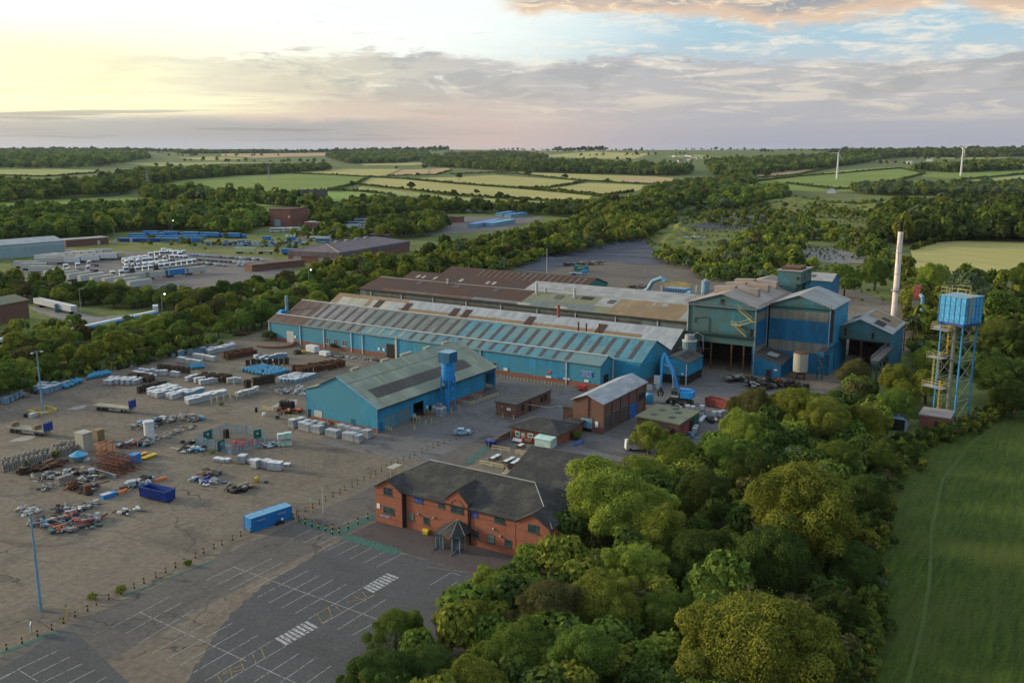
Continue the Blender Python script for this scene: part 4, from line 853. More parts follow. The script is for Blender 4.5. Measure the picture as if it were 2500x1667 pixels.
for (sx_,tx_,h,r_,lb) in ((335,124.0,17.4,1.55,'tall pale blue silo left of the furnace roof'),(335,127.5,15.2,.3,'thin white stack between the silo and the filter plant')):
 t_=thing('silo' if r_>1 else 'vent_stack',lb,'silo' if r_>1 else 'stack',sx_,tx_);part('shell',B().cyl(0,0,0,h,r_,r_,20),M['duct_blue' if r_>1 else 'offwhite'],t_)
 part('cap',B().cyl(0,0,h,h+.8,r_*.8,r_*.3,16),M['grey'],t_)
# small blue cabin and its hopper in front of the open bay
CB=thing('site_cabin','small blue gabled building with four slots in its roof, right of the crane grab','building',245.4,95.3)
b=B();b.ext([(0,2.6),(0,6.3),(4.1,7.8),(8.3,6.3),(8.3,2.6)],0,12.4,'x');part('wall',b,M['blue_wall_x'],CB)
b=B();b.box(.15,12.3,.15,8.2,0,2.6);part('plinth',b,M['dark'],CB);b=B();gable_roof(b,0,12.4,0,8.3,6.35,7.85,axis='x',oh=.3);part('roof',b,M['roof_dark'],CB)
for i in range(4):b=B();on_slope(b,3.2+i*1.8,4.0+i*1.8,1.4,3.5,lambda x,y:6.35+y*1.5/4.15+.14,.05);part('roof_slot',b,M['dark'],CB)
part('window',B().box(-.06,-.01,3.0,6.0,3.4,4.8),M['wall_greygreen'],CB);part('notice',B().box(-.08,-.02,1.0,1.6,3.0,3.5),M['sign_white'],CB);downpipe(CB,-.15,.1,0,6.2,.1);part('door',B().box(.09,.14,2,4,0,2.3),M['teal_frame'],CB)
HP=thing('hopper','blue hopper with a steel top on a frame, left of the dark open bay','hopper',262.0,101.2)
part('body',B().cyl(0,0,6.6,9.6,2.2,2.2,20),M['blue_wall_old'],HP);part('top',B().cyl(0,0,9.6,11.4,1.6,1.5,16),M['steel'],HP);part('rim',B().cyl(0,0,9.4,9.75,2.3,2.3,20),M['offwhite'],HP);part('cone',B().cyl(0,0,5.0,6.6,.8,2.2,16),M['grey'],HP)
for a in (-2.6,2.6):
 for c_ in (-2.6,2.6):part('leg',B().box(a-.15,a+.15,c_-.15,c_+.15,0,6.4),M['steel'],HP)
b=B();railing(b,[(-2.6,-2.6,6.4),(2.6,-2.6,6.4),(2.6,2.6,6.4),(-2.6,2.6,6.4),(-2.6,-2.6,6.4)]);b.path([(1.6,0,11),(2.2,-1.5,11.8),(3,-3,10.8),(3.2,-3.2,6)],.15,6);part('platform_rail',b,M['steel'],HP)
# chimney
ch=thing('chimney','tall pale pinkish chimney with a narrower soot-black top','chimney',*ST(2180,796))
hch=0
p_=at(2180,796);
def hz_(p,py):
 b_= (833.5-py) /F_PX;y=p[1];return (b_*y*ct-y*st) / (ct+b_*st) +HC
h1,h2=hz_(p_,566),hz_(p_,541)
part('shaft',B().cyl(0,0,0,h1,1.15,.95,28),M['pink_chimney'],ch);part('soot_cap',B().cyl(0,0,h1,h2,.72,.66,20),M['soot'],ch)
b=B();b.cyl(0,0,13.6,13.85,1.9,1.9,20);railing(b,[(1.8*math.cos(a),1.8*math.sin(a),13.85) for a in [i*.785 for i in range(9)]],sp=3);part('platform',b,M['grey'],ch);b=B();b.box(-.2,.2,-2.0,-1.7,0,13.8);part('ladder',b,M['yellow'],ch)
b=B();b.path([(-.9,-.6,h1-1),(-1.0,.4,h1-6),(-1.1,-.2,h1-12)],.06,5);part('cable',b,M['dark'],ch)
for z in (h1-8,h1-16):part('band',B().cyl(0,0,z,z+.2,1.1,1.1,24),M['grey'],ch)
# process columns right of the chimney
for (px_,py_,h,w_,lb,c_) in ((2232,800,17,2.6,'boxy grey and red flue tower right of the chimney foot',1),(2246,806,12,.7,'blue-grey duct stack right of the flue tower',0)):
 t_=thing('flue_tower',lb,'flue tower',*ST(px_,py_))
 if c_:
  part('casing',B().box(-w_/2,w_/2,-w_/2,w_/2,0,h-6),M['wall_greygreen'],t_);part('top_section',B().box(-w_/2+.2,w_/2-.2,-w_/2+.2,w_/2-.2,h-6,h-1),M['redrust'],t_);b=B();railing(b,[(-1.5,-1.5,h-6),(-1.5,1.5,h-6),(1.5,1.5,h-6)]);part('handrail',b,M['rust'],t_)
  b=B()
  for x in (-2.6,2.6):
   for y in (-2.2,2.2):b.box(x-.12,x+.12,y-.12,y+.12,0,h-5)
  for z in (3,7,11):b.box(-2.6,2.6,-2.3,-2.1,z,z+.2);b.box(-2.6,-2.4,-2.2,2.2,z,z+.2)
  part('steel_frame',b,M['rustdark'],t_)
 else:part('pipe',B().path([(0,0,0),(0,0,h),(1.5,1,h+1)],w_,10),M['duct_blue'],t_);part('frame',B().box(-1.2,-.9,-1.2,1.2,0,7),M['rustdark'],t_)
# iron framework between the crane shed and the chimney
t_=thing('steel_gantry','dark steel lattice gantry right of the crane shed wall','gantry',*ST(2215,860));b=B()
for x in (-2,2):
 for y in (-1.6,1.6):b.box(x-.15,x+.15,y-.15,y+.15,0,9)
part('frame',b,M['rustdark'],t_);b=B()
for z in (1,4,7):b.tube((-2,-1.6,z),(2,-1.6,z+2),.1,n=4);b.tube((-2,1.6,z),(-2,-1.6,z+2),.1,n=4);b.tube((2,-1.6,z),(-2,-1.6,z+2),.1,n=4)
part('bracing',b,M['rust'],t_)
# ------------------------------------------------------------------ blue portal shed
def zz5(x,y):return (700+x/3.92,750+y/3.92)
SA=thing('blue_shed','big blue portal shed with a pale green roof in the middle of the yard','shed',163.2,139.9)
LA=50.8
b=B();b.ext([(0,1.0),(0,6.1),(12.7,12.15),(18.6,9.35),(18.62,9.0),(23.2,7.7),(23.2,1.0)],0,.25,'x');b.ext([(0,1.0),(0,6.1),(12.7,12.15),(18.6,9.35),(18.62,9.0),(23.2,7.7),(23.2,1.0)],LA-.25,LA,'x')
b.box(.25,LA-.25,22.95,23.2,1,7.7);part('gable_wall',b,M['blue_wall'],SA)
b=B()
xs_= [(.25,2.0,0,6.1),(2.0,6.9,3.7,6.1),(6.9,7.4,0,6.1),(7.4,12.4,3.7,6.1),(12.4,13.4,0,6.1),(13.4,17.7,4.1,6.1),(17.7,45.2,1.0,6.1),(45.2,50.0,5.1,6.1),(50.0,LA-.25,0,6.1)]
for x0,x1,z0,z1 in xs_:b.box(x0,x1,0,.25,z0,z1)
part('side_wall',b,M['blue_wall_x'],SA)
b=B();b.box(-.06,.3,-.05,23.25,0,1.0);b.box(17.8,45.1,-.05,.3,0,.99);b.box(.3,LA,23.0,23.3,0,1.0);part('plinth',b,M['brick_plinth'],SA)
for x0,x1 in ((2.0,6.9),(7.4,12.4)):part('roller_door',B().box(x0,x1,.1,.2,0,3.7),M['blue_wall_old'],SA)
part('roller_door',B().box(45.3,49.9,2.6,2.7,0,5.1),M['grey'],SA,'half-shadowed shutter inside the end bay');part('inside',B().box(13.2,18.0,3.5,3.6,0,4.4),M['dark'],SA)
b=B();b.box(-.08,-.01,7.4,8.5,0,2.3);part('door',b,M['deep_blue'],SA);part('door',B().box(-.08,-.01,21.9,22.8,0,2.6),M['dark'],SA);part('door',B().box(.35,1.6,-.08,-.01,0,2.6),M['deep_blue_x'],SA)
part('roller_door',B().box(-.08,-.01,18.0,20.6,1.0,2.7),M['offwhite'],SA)
b=B();b.slab([(-.4,12.7,12.4),(LA+.4,12.7,12.4),(LA+.4,-.5,6.05),(-.4,-.5,6.05)],.16);b.slab([(-.4,12.7,12.4),(LA+.4,12.7,12.4),(LA+.4,18.7,9.55),(-.4,18.7,9.55)],.16);b.slab([(-.3,18.7,9.2),(LA+.3,18.7,9.2),(LA+.3,23.6,7.8),(-.3,23.6,7.8)],.14);part('roof',b,M['roof_shedA'],SA)
zA=lambda x,y:6.29+y* (12.4-6.29) /12.7
for x0,x1,mt in ((3.2,15,'roof_dark'),(15.06,43.0,'roof_grey')):b=B();on_slope(b,x0,x1,2.6,5.8,zA,.05);part('rooflight',b,M['roof_dark'],SA)
b=B();on_slope(b,-.3,LA+.3,9.3,9.5,zA,.05);part('roof_seam',b,M['roof_greygreen'],SA)
for x in (6,17.5,25.5,35.5,44):part('ridge_vent',B().box(x,x+ (4.5 if x == 25.5 else 2.8),13.0,13.9,12.2,12.85),M['roof_cream'],SA)
b=B();b.box(-.4,LA+.4,-.72,-.52,5.85,6.05);part('gutter',b,M['dark'],SA);b=B();b.slab([(-.46,12.7,12.5),(-.2,12.7,12.5),(-.2,-.5,6.15),(-.46,-.5,6.15)],.3);part('verge_trim',b,M['duct_blue'],SA)
for x,y in ((-.15,.25),(LA-.4,-.2)):downpipe(SA,x,y,0,5.9,.11,'duct_blue')
part('notice',B().box(18.6,19.2,-.12,-.05,1.6,2.4),M['sign_white'],SA)
# blue dust hopper by the shed
DH=thing('dust_hopper','bright blue hopper on tall legs with a dark square head, beside the blue shed','hopper',188.0,137.4)
for x in (-1.3,1.3):
 for y in (-1.2,1.3):part('leg',B().box(x-.13,x+.13,y-.13,y+.13,0,9.0),M['blue_bright'],DH)
part('cone',B().cyl(0,0,5.6,8.4,.4,1.7,20),M['blue_bright'],DH);part('body',B().cyl(0,0,8.4,13.2,1.75,1.7,24),M['blue_bright'],DH)
part('head',B().box(-1.8,1.8,-1.7,1.7,12.9,15.5),M['deep_blue'],DH);part('head_lid',B().box(-1.9,1.9,-1.8,1.8,15.5,15.62),M['duct_blue'],DH);b=B()
for z in (2.6,5.2):b.tube((-1.3,-1.2,z),(1.3,-1.2,z+1),.07,n=4);b.tube((1.3,-1.2,z),(1.3,1.3,z+1),.07,n=4)
part('bracing',b,M['blue_bright'],DH);part('downpipe',B().cyl(-.6,0,0,5.6,.4,.4,10),M['blue_bright'],DH)
# ---- brick buildings
def rectS(zf,s,x0,y0,x1,y1,t0):
 a=onS_(*zf(x0,y0),s);c_=onS_(*zf(x1,y1),s);y=sorted((a[0] -t0,c_[0] -t0));z=sorted((a[1],c_[1]));return y[0],y[1],z[0],z[1]
RB=thing('brick_workshop','tall narrow brick workshop with a pale blue-grey gabled roof and a blue roller door','workshop',190.8,94.6)
b=B();b.ext([(0,0),(0,7.4),(4.1,9.0),(7.9,7.4),(7.9,0)],0,24.4,'x');part('wall',b,M['brick_dark'],RB)
b=B();gable_roof(b,0,24.4,0,7.9,7.45,9.05,yr=4.1,axis='x',th=.22,oh=.5,ohe=.5);part('roof',b,M['roof_white'],RB)
part('roller_door',B().box(-.1,-.01,2.7,5.7,.9,3.3),M['duct_blue'],RB);part('doorway',B().box(-.09,-.005,2.75,5.65,0,.9),M['dark'],RB);part('lintel',B().box(-.12,-.01,2.5,5.9,3.3,3.6),M['roof_brown'],RB)
part('notice',B().box(-.1,-.03,1.1,1.9,1.5,2.9),M['sign_white'],RB)
for x in (.3,5.0,9.8,14.6,19.4,24.0):part('pilaster',B().box(x-.3,x+.3,-.25,-.01,0,7.2),M['brick_dark'],RB)
for x in (1.2,5.8,10.6):windowy(RB,-.03,x,x+3.0,.8,4.0,frame='wall_greygreen',glass='roof_dark',n=4)
part('side_opening',B().box(15.2,19.0,-.09,-.01,0,3.6),M['screen_blue'],RB);part('side_opening',B().box(19.8,23.6,-.09,-.01,3.4,5.2),M['dark'],RB);part('pilaster',B().box(-.2,-.01,3.8,4.2,3.6,8.6),M['brick_dark'],RB)
BB=thing('brick_block','low flat-roofed brown brick block with a small white sign, left of the tall workshop','outbuilding',191.4,119.0)
part('wall',B().box(0,17.5,0,6.1,0,3.3),M['brick_dark'],BB);part('roof',B().box(-.25,17.8,-.25,6.4,3.3,3.6),M['roof_dark'],BB);part('sign_board',B().box(-.1,-.02,1.6,2.7,1.7,2.3),M['sign_white'],BB);part('lamp',B().box(-.15,-.02,4.0,4.3,2.3,2.6),M['offwhite'],BB)
for x in (2.5,6.0,12.0,14.0):part('opening',B().box(x,x+1.4,-.07,-.01,.3 if x in (6.0,) else 1.2,2.7),M['dark'],BB)
BL=thing('brick_link','low red brick link with dark roof between the brick block and the tall workshop','outbuilding',196.0,102.9)
part('wall',B().box(0,5,0,5.2,0,3.4),M['brick_dark'],BL);part('roof',B().box(-.2,5.2,.0,5.4,3.4,3.6),M['roof_dark'],BL)
part('pipe',B().path([(0,5,3.8),(-1,9,3.0),(-2,14,3.3)],.08,5),M['roof_cream'],BL)
CN=thing('canteen','small brick canteen with a hipped slate roof and posters on its wall','canteen',177.6,99.2)
b=B();b.box(0,9.6,0,12.6,0,2.55);part('wall',b,M['brick_red'],CN)
b=B();e=.7;z0=2.6;zr=4.4;c4= [(-e,-e,z0),(9.6+e,-e,z0),(9.6+e,12.6+e,z0),(-e,12.6+e,z0)];r1= (4.8,4.6,zr);r2= (4.8,8.2,zr)
b.face([c4[0],r1,r2,c4[3]]);b.face([c4[1],c4[2],r2,r1]);b.face([c4[0],c4[1],r1]);b.face([c4[2],c4[3],r2]);b.face(c4[::-1]);part('roof',b,M['tile'],CN)
b=B();b.box(9.6,12.4,.3,4.0,0,2.5);part('porch',b,M['brick_red'],CN);part('porch_roof',B().box(9.2,12.9,-.3,4.4,2.62,2.8),M['tile'],CN)
b=B();b.box(-.8,-.7,-e,12.6+e,2.5,2.68);part('gutter',b,M['black'],CN)
def r8(x,y):return (1180+x/7.84,1000+y/7.84)
for q,bd in (((615,400,697,535),'sign_white'),((722,430,800,540),'roof_cream'),((852,440,957,545),'sign_white')):
 y0,y1,z0_,z1_=rectS(r8,177.6,*q,99.2);p_=part('poster',B().box(-.09,-.03,y0,y1,max(.3,z0_),z1_),M[bd],CN);part('poster_print',B().box(-.11,-.09,y0+.2,y1-.2,max(.6,z0_) +.2,z1_-.25),M['signgreen' if bd == 'sign_white' else 'wrap_mint'],p_)
y0,y1,z0_,z1_=rectS(r8,177.6,1075,450,1235,600,99.2)
d_=part('double_door',B().box(-.12,-.03,y0,y1,0,z1_),M['sign_white'],CN);part('pane',B().box(-.14,-.12,y0+.2,(y0+y1) /2-.1,.4,z1_-.25),M['glass'],d_);part('pane',B().box(-.14,-.12,(y0+y1) /2+.1,y1-.2,.4,z1_-.25),M['glass'],d_)
t_=thing('glass_lean_to','pale green glazed lean-to against the front of the canteen','lean-to',174.6,99.4);b=B();b.box(0,3.0,0,.08,0,2.2);b.box(0,.08,0,4.2,0,1.9);part('panel',b,M['wrap_mint'],t_);b=B();b.slab([(-.2,-.2,1.95),(2.9,-.2,2.4),(2.9,4.4,2.4),(-.2,4.4,1.95)],.08);part('roof',b,M['wrap_mint'],t_)
t_=solo('garden_wall',B().box(0,9,-.12,.12,0,1.5),M['brick_dark'],'low red brick wall running from the canteen towards the road','wall',168.4,112.0)
GS=thing('green_roofed_store','low store with a wide mossy green flat roof, right of the workshop','store',195.8,77.2)
b=B();b.box(.3,12.5,.3,11.0,0,3.5);part('wall',b,M['brick_dark'],GS);b=B();b.slab([(0,0,4.0),(13,0,4.0),(13,11.4,4.2),(0,11.4,4.2)],.35);part('roof',b,M['roof_moss'],GS)
for x,y in ((3,3),(3,7.5),(7.6,3.2),(7.6,7.4),(10.4,5)):part('roof_panel',B().box(x,x+1.5,y,y+1.3,4.12,4.22),M['roof_dark'],GS)
part('door',B().box(2.5,6.0,.15,.28,0,2.9),M['redrust'],GS);part('doorway',B().box(6.5,9,.2,.28,0,3.0),M['dark'],GS);part('door_leaf',B().box(9.2,12.4,.1,.28,0,3.3),M['green'],GS)
b=B();b.box(-5.0,-.3,2.0,9.6,0,2.4);part('annex',b,M['brick_dark'],GS);part('annex_roof',B().box(-5.3,.2,1.7,10,2.4,2.65),M['tile'],GS)
# ---- the office
def q7(x,y):return (900+x/4.704,1080+y/4.704)
OF=thing('office_building','two-storey red brick office with a slate roof, central gable and porch','office',121.8,69.4)
WO=36.3;DO=16.0
b=B();b.box(.6,DO,.02,WO-.02,0,6.6);b.ext([(30.2,0),(30.2,6.6),(33.25,8.35),(WO,6.6),(WO,0)],0,4,'x');b.ext([(0,0),(0,6.6),(3.1,8.3),(6.3,6.6),(6.3,0)],0,4,'x')
da=onS_(*q7(1015,545),122.1);dl=onS_(*q7(885,640),122.1)[0] -69.4;dr=onS_(*q7(1135,690),122.1)[0] -69.4;yd=da[0] -69.4
b.ext([(dr,0),(dr,7.3),(yd,da[1] -.1),(dl,7.3),(dl,0)],.3,5.0,'x');part('wall',b,M['brick_red'],OF)
b=B();e=.35;X0,X1,Y0,Y1=.25,DO+e,-e,WO+e;zE=6.55;xr_,zr_=8.2,10.35;ya,yb=7.6,30.0
P4= [(X0,Y0,zE),(X1,Y0,zE),(X1,Y1,zE),(X0,Y1,zE)];Ra,Rb= (xr_,ya,zr_),(xr_,yb,zr_)
b.face([P4[0],Ra,Rb,P4[3]][::-1]);b.face([P4[1],P4[2],Rb,Ra]);b.face([P4[0],P4[1],Ra]);b.face([P4[2],P4[3],Rb]);b.face([(x,y,z-.03) for x,y,z in P4]);part('roof',b,M['tile'],OF)
for (ya_,yb_,yc,lb) in ((30.2,WO,33.25,'l'),(0,6.3,3.1,'r')):
 b=B();gable_roof(b,.0,5.2,ya_,yb_,6.62,8.42,yr=yc,axis='x',th=.14,oh=.35,ohe=.3);part('wing_roof',b,M['tile_y'],OF)
b=B();gable_roof(b,.4,5.6,dr,dl,7.35,da[1],yr=yd,axis='x',th=.14,oh=.3,ohe=.25);part('dormer_roof',b,M['tile_y'],OF)
b=B();b.tube((xr_,ya,zr_+.03),(xr_,yb,zr_+.03),.13,n=6);b.tube((xr_,ya,zr_),(X0,Y0,zE+.02),.1,n=6);b.tube((xr_,yb,zr_),(5.0,33.3,8.6),.1,n=6);part('ridge_tiles',b,M['roof_grey'],OF)
b=B();b.box(.12,.28,6.5,30.0,6.38,6.54);part('gutter',b,M['black'],OF)
for (q,s_,fr,gl,n_,lb) in [((172,510,265,612),121.8,'teal_frame','glass',2,None),((172,735,290,830),121.8,'teal_frame','glass',2,None),((525,590,620,700),122.4,'teal_frame','glass_blue',2,'window with a blue blind'),((805,668,870,762),122.4,'teal_frame','glass',1,None),
  ((945,715,1085,825),122.1,'teal_frame','glass',2,None),((1185,765,1252,862),122.4,'teal_frame','glass_blue',1,'window with a blue blind'),((1447,832,1557,938),122.4,'teal_frame','glass',2,None),((1833,935,1950,1050),121.8,'teal_frame','glass',2,None),
  ((458,805,522,895),122.4,'teal_frame','wall_greygreen',1,None),((633,855,695,945),122.4,'teal_frame','glass',1,None),((1200,1010,1262,1095),122.4,'teal_frame','glass',1,None),((1370,1050,1445,1160),122.4,'teal_frame','wall_greygreen',1,None),((1565,1110,1637,1205),122.4,'teal_frame','glass',1,None)]:
 y0,y1,z0_,z1_=rectS(q7,s_,*q,69.4);xx=s_-121.8;windowx(OF,xx-.01,y0,y1,z0_+.1,z1_,glass=gl,frame=fr,nx_=n_,label=lb)
for i in range(6):
 t__=WO-2.0-i*0
for y in (32.0,33.2):pass
# dark brick string courses, downpipe recess, arch over the middle window
b=B()
for z in (1.05,3.35,5.2):b.box(.56,.6,6.35,dr-.02,z,z+.1);b.box(.56,.6,dl+.02,30.15,z,z+.1);b.box(-.035,0,30.25,WO-.05,z,z+.1);b.box(-.035,0,.05,6.25,z,z+.1)
part('string_course',b,M['brick_dark'],OF)
b=B();b.path([(.27,yd-1.5,6.3),(.27,yd-1.1,7.1),(.27,yd-.4,7.6),(.27,yd+.4,7.6),(.27,yd+1.1,7.1),(.27,yd+1.5,6.3)],.07,4);part('arch',b,M['brick_dark'],OF)
for y in (29.7,30.05):part('downpipe',B().box(.3,.5,y-.09,y+.09,.1,6.5),M['black'],OF)
part('downpipe',B().box(.3,.5,6.45,6.63,.1,6.5),M['black'],OF);part('downpipe',B().box(.35,.55,dr-.4,dr-.22,.1,6.5),M['black'],OF)
y0,y1,z0_,z1_=rectS(q7,121.8,142,822,242,868,69.4);b=B();b.box(-.1,-.03,y0,y1,z0_,z1_,0)
text_faces(b,'SITE OFFICE',.42,Matrix.Translation((-.12,(y0+y1) /2,(z0_+z1_) /2)) @ Matrix.Rotation(-math.pi/2,4,'Z') @ Matrix.Rotation(math.pi/2,4,'X'),1);part('sign_board',b,[M['screen_blue'],M['sign_white']],OF)
part('notice',B().box(-.08,-.02,35.2,35.9,2.6,3.5),M['sign_white'],OF)
for q in ((572,820),(748,863),(1435,990),(1515,1073),(118,490)):
 a=onS_(*q7(*q),122.3);part('wall_lamp',B().ball(.45 if q[0] != 118 else-.12,a[0] -69.4,a[1],.18,.22,.22,8,5),M['roof_cream'],OF)
# porch: a polygonal slate roof on posts with glazed doors
pc=ST(*q7(1000,1175));PX,PY=122.2-3.0-121.8,pc[1] -69.4
PO=part('porch',B().box(-3.6,.3,PY-2.6,PY+2.6,2.55,2.75),M['teal_frame'],OF)
ring= [(.5,PY-2.9),(-2.3,PY-2.9),(-4.1,PY-1.3),(-4.1,PY+1.3),(-2.3,PY+2.9),(.5,PY+2.9)];b=B()
apx,apz= (-.2,PY),4.4
for i in range(len(ring) -1):b.face([(*ring[i],2.8),(*ring[i+1],2.8),(apx[0],apx[1],apz)][::-1])
b.face([(x,y,2.78) for x,y in ring]);b.face([(.5,PY-2.9,2.8),(.5,PY+2.9,2.8),(.4,PY,apz)]);part('porch_roof',b,M['tile'],PO)
b=B()
for i in range(1,4):b.tube((*ring[i],2.83),(apx[0],apx[1],apz+.02),.05,n=5)
part('ridge_tiles',b,M['roof_grey'],PO)
for i in range(1,5):part('post',B().cyl(ring[i][0] +.35,ring[i][1] *.93+PY*.07,0,2.75,.07,.07,6),M['steel'],PO)
for sg in (-1,1):b=B();b.box(-3.2,-3.1,PY+sg*1.0,PY+sg*2.4,0,2.5);part('glazed_door',b,M['glass'],PO);b=B();b.box(-3.25,-3.05,PY+sg*.9,PY+sg*1.02,0,2.5);b.box(-3.25,-3.05,PY+sg*2.4,PY+sg*2.5,0,2.5);b.box(-3.25,-3.05,PY+sg*.95,PY+sg*2.45,2.4,2.52);part('door_frame',b,M['duct_blue'],PO)
part('entrance',B().box(.2,.29,PY-2.0,PY+2.0,0,2.5),M['dark'],PO)
for qa,qb in (((845,1158),(730,1242)),((1055,1218),(935,1302))):
 a,c_=ST(*q7(*qa)),ST(*q7(*qb));b=B();b.tube((a[0] -121.8,a[1] -69.4,.12),(c_[0] -121.8,c_[1] -69.4,.12),.12,n=5);part('kerb_rail',b,M['steel'],PO)
s_,t__=ST(*q7(638,1065));t_=thing('grit_bin','yellow plastic grit bin against the office wall','bin',s_+.6,t__);b=B();b.hexa([(-.45,-.6,.1),(.45,-.6,.1),(.45,.6,.1),(-.45,.6,.1),(-.6,-.75,.9),(.6,-.75,.9),(.6,.75,.9),(-.6,.75,.9)]);part('tub',b,M['yellow'],t_);b=B();b.ext([(-.65,.9),(-.6,1.1),(0,1.35),(.65,1.1),(.65,.9)],-.8,.8,'y');part('lid',b,M['yellow'],t_);t_.scale= (.75,) *3
# rear hall of the office with a broad slate roof
RH_=thing('rear_hall','single-storey hall with a broad dark slate roof behind the office','hall',139.0,71.5)
b=B();b.ext([(0,0),(0,3.3),(13.5,8.2),(27,3.3),(27,0)],0,19.3,'y');part('wall',b,M['brick_red'],RH_)
b=B();gable_roof(b,0,27,0,19.3,3.35,8.25,axis='y',th=.16,oh=.4,ohe=.5);part('roof',b,M['tile_y'] if 0 else M['tile'],RH_)
# terrace furniture: picnic sets and yellow rails
def rail(s,t,L_,rot,label):
 t_=thing('guard_rail',label,'rail',s,t,0,rot,'pale yellow guard rails')
 for i in range(3):part('post',B().box(L_*i/2-.06,L_*i/2+.06,-.06,.06,0,1.15),M['cream_rail'],t_)
 part('top_rail',B().box(0,L_,-.05,.05,1.02,1.14),M['cream_rail'],t_);part('mid_rail',B().box(0,L_,-.045,.045,.5,.6),M['cream_rail'],t_);return t_
def railpx(a,c_,label):
 p,q=ST(*a),ST(*c_);rail(p[0],p[1],math.hypot(q[0] -p[0],q[1] -p[1]),math.atan2(q[1] -p[1],q[0] -p[0]),label)
railpx(r8(170,768),r8(500,825),'pale yellow rail beside the blue wheelie bin at the terrace');railpx(r8(622,858),r8(835,900),'pale yellow rail at the middle of the terrace');railpx(r8(-60,1060),r8(380,1150),'pale yellow rail along the front of the terrace');railpx(r8(465,1275),r8(665,1170),'brown-topped rail at the corner of the rear hall')
def z4_(x,y):return zz5(x,y)
for i,(a,c_,lb) in enumerate([((1830,920),(2025,855),'long pale yellow rail beside the end bay of the blue shed'),((1762,945),(1808,930),'short pale yellow rail beside the end bay of the blue shed'),((1640,915),(1755,950),'pale yellow rail facing the hopper legs'),((1735,860),(1860,880),'pale yellow rail against the shed plinth'),((1210,1090),(1272,1085),'short rail outside the open shed door'),((1335,1020),(1390,1035),'short rail beside the black drum'),((470,1150),(560,1165),'short yellow rail by the gable door of the shed'),((62,1075),(152,1085),'short yellow rail at the left corner of the shed'),((945,1180),(1005,1190),'short rail at the near corner of the shed')]):railpx(zz5(*a),zz5(*c_),lb)
def z1_(x,y):return (x/2.94,800+y/2.94)
railpx(z1_(1885,590),z1_(1960,605),'yellow rail left of the black tanks')
pt=thing('picnic_table','white-topped picnic table on the terrace behind the office','picnic table',0,0);part('top',B().box(-.9,.9,-.45,.45,.72,.78),M['white'],pt)
for sg in (-1,1):part('bench',B().box(-.9,.9,sg*.75-.15,sg*.75+.15,.42,.48),M['dark'],pt)
b=B()
for x in (-.7,.7):b.box(x-.05,x+.05,-.85,.85,.36,.42);b.tube((x,-.35,.72),(x,-.7,0),.05,n=4);b.tube((x,.35,.72),(x,.7,0),.05,n=4)
part('frame',b,M['black'],pt)
for q,lb in (((195,905),'left'),((265,870),'left'),((450,965),'near left of four'),((540,920),'far left of four'),((585,1000),'near right of four'),((665,950),'far right of four'),((720,665),None)):
 s_,t__=ST(*r8(*q),.75);o=place(pt,USED,s_,t__,0,0.05,'white-topped picnic table in the pair of two on the terrace' if lb == 'left' else ('white-topped picnic table, %s clustered beside the rear hall' % lb if lb else 'white-topped picnic table standing alone by the canteen door'),'white-topped picnic tables')
bn=thing('bench','white bench against the canteen wall','bench',*ST(*r8(640,630)));part('seat',B().box(-.3,.3,-1.2,1.2,.45,.52),M['white'],bn);part('backrest',B().box(.3,.36,-1.2,1.2,.5,.95),M['white'],bn)
for y in (-1,1):part('leg',B().box(-.25,.25,y-.05,y+.05,0,.45),M['steel'],bn)
bn=thing('bench','brown wooden bench between the two red bins at the canteen','bench',*ST(*r8(845,635)));part('seat',B().box(-.3,.3,-1.1,1.1,.45,.52),M['wood'],bn);part('backrest',B().box(.3,.36,-1.1,1.1,.5,.95),M['wood'],bn)
for y in (-1,1):part('leg',B().box(-.25,.25,y-.05,y+.05,0,.45),M['wood'],bn)
for q,lb in (((757,640),'left'),((935,650),'right')):
 t_=thing('litter_bin','slim red bin at the %s end of the wooden bench' % lb,'bin',*ST(*r8(*q)));part('body',B().cyl(0,0,0,1.2,.28,.32,12),M['red'],t_);part('lid',B().cyl(0,0,1.2,1.45,.32,.15,12),M['red'],t_)
t_=thing('blue_skip_bin','blue wheeled skip with timber in it at the corner of the terrace','skip',*ST(*r8(150,690)));b=B();b.hexa([(-.7,-.9,.3),(.7,-.9,.3),(.7,.9,.3),(-.7,.9,.3),(-.9,-1.2,1.4),(.9,-1.2,1.4),(.9,1.2,1.4),(-.9,1.2,1.4)]);part('tub',b,M['blue_navy'],t_);b=B();b.tube((-.5,0,1.3),(1.4,-1.4,1.7),.1,n=4);b.tube((0,.4,1.4),(1.6,-.9,1.6),.1,n=4);part('timber',b,M['wood'],t_)
for x,y in ((-.5,-.7),(.5,-.7),(-.5,.7),(.5,.7)):part('wheel',B().tube((x-.05,y,.15),(x+.05,y,.15),.15,n=10),M['black'],t_)
a,c_=ST(*r8(1735,700)),ST(*r8(1910,610));L_=math.hypot(c_[0] -a[0],c_[1] -a[1]);b=B();b.box(0,L_,-.08,.08,0,.9,0)
text_faces(b,'MACHINERY',.6,Matrix.Translation((L_/2,-.09,.45)) @ Matrix.Rotation(math.pi/2,4,'X'),1)
t_=thing('leaning_sign','long blue sign board with white letters lying on edge behind the canteen','sign',a[0],a[1],0,math.atan2(c_[1] -a[1],c_[0] -a[0]));part('board',b,[M['screen_blue'],M['sign_white']],t_);part('prop',B().box(.3,.4,.08,.6,0,.5).box(L_-.5,L_-.4,.08,.6,0,.5),M['steel'],t_)
t_=thing('notice_canopy','small pale flat-topped shelter on a post behind the office corner','shelter',*ST(*q7(300,400)));part('top',B().box(-1.5,1.5,-.9,.9,2.3,2.45),M['roof_cream'],t_)
for x in (-1.3,1.3):part('post',B().box(x-.05,x+.05,-.05,.05,0,2.3),M['cream_rail'],t_)
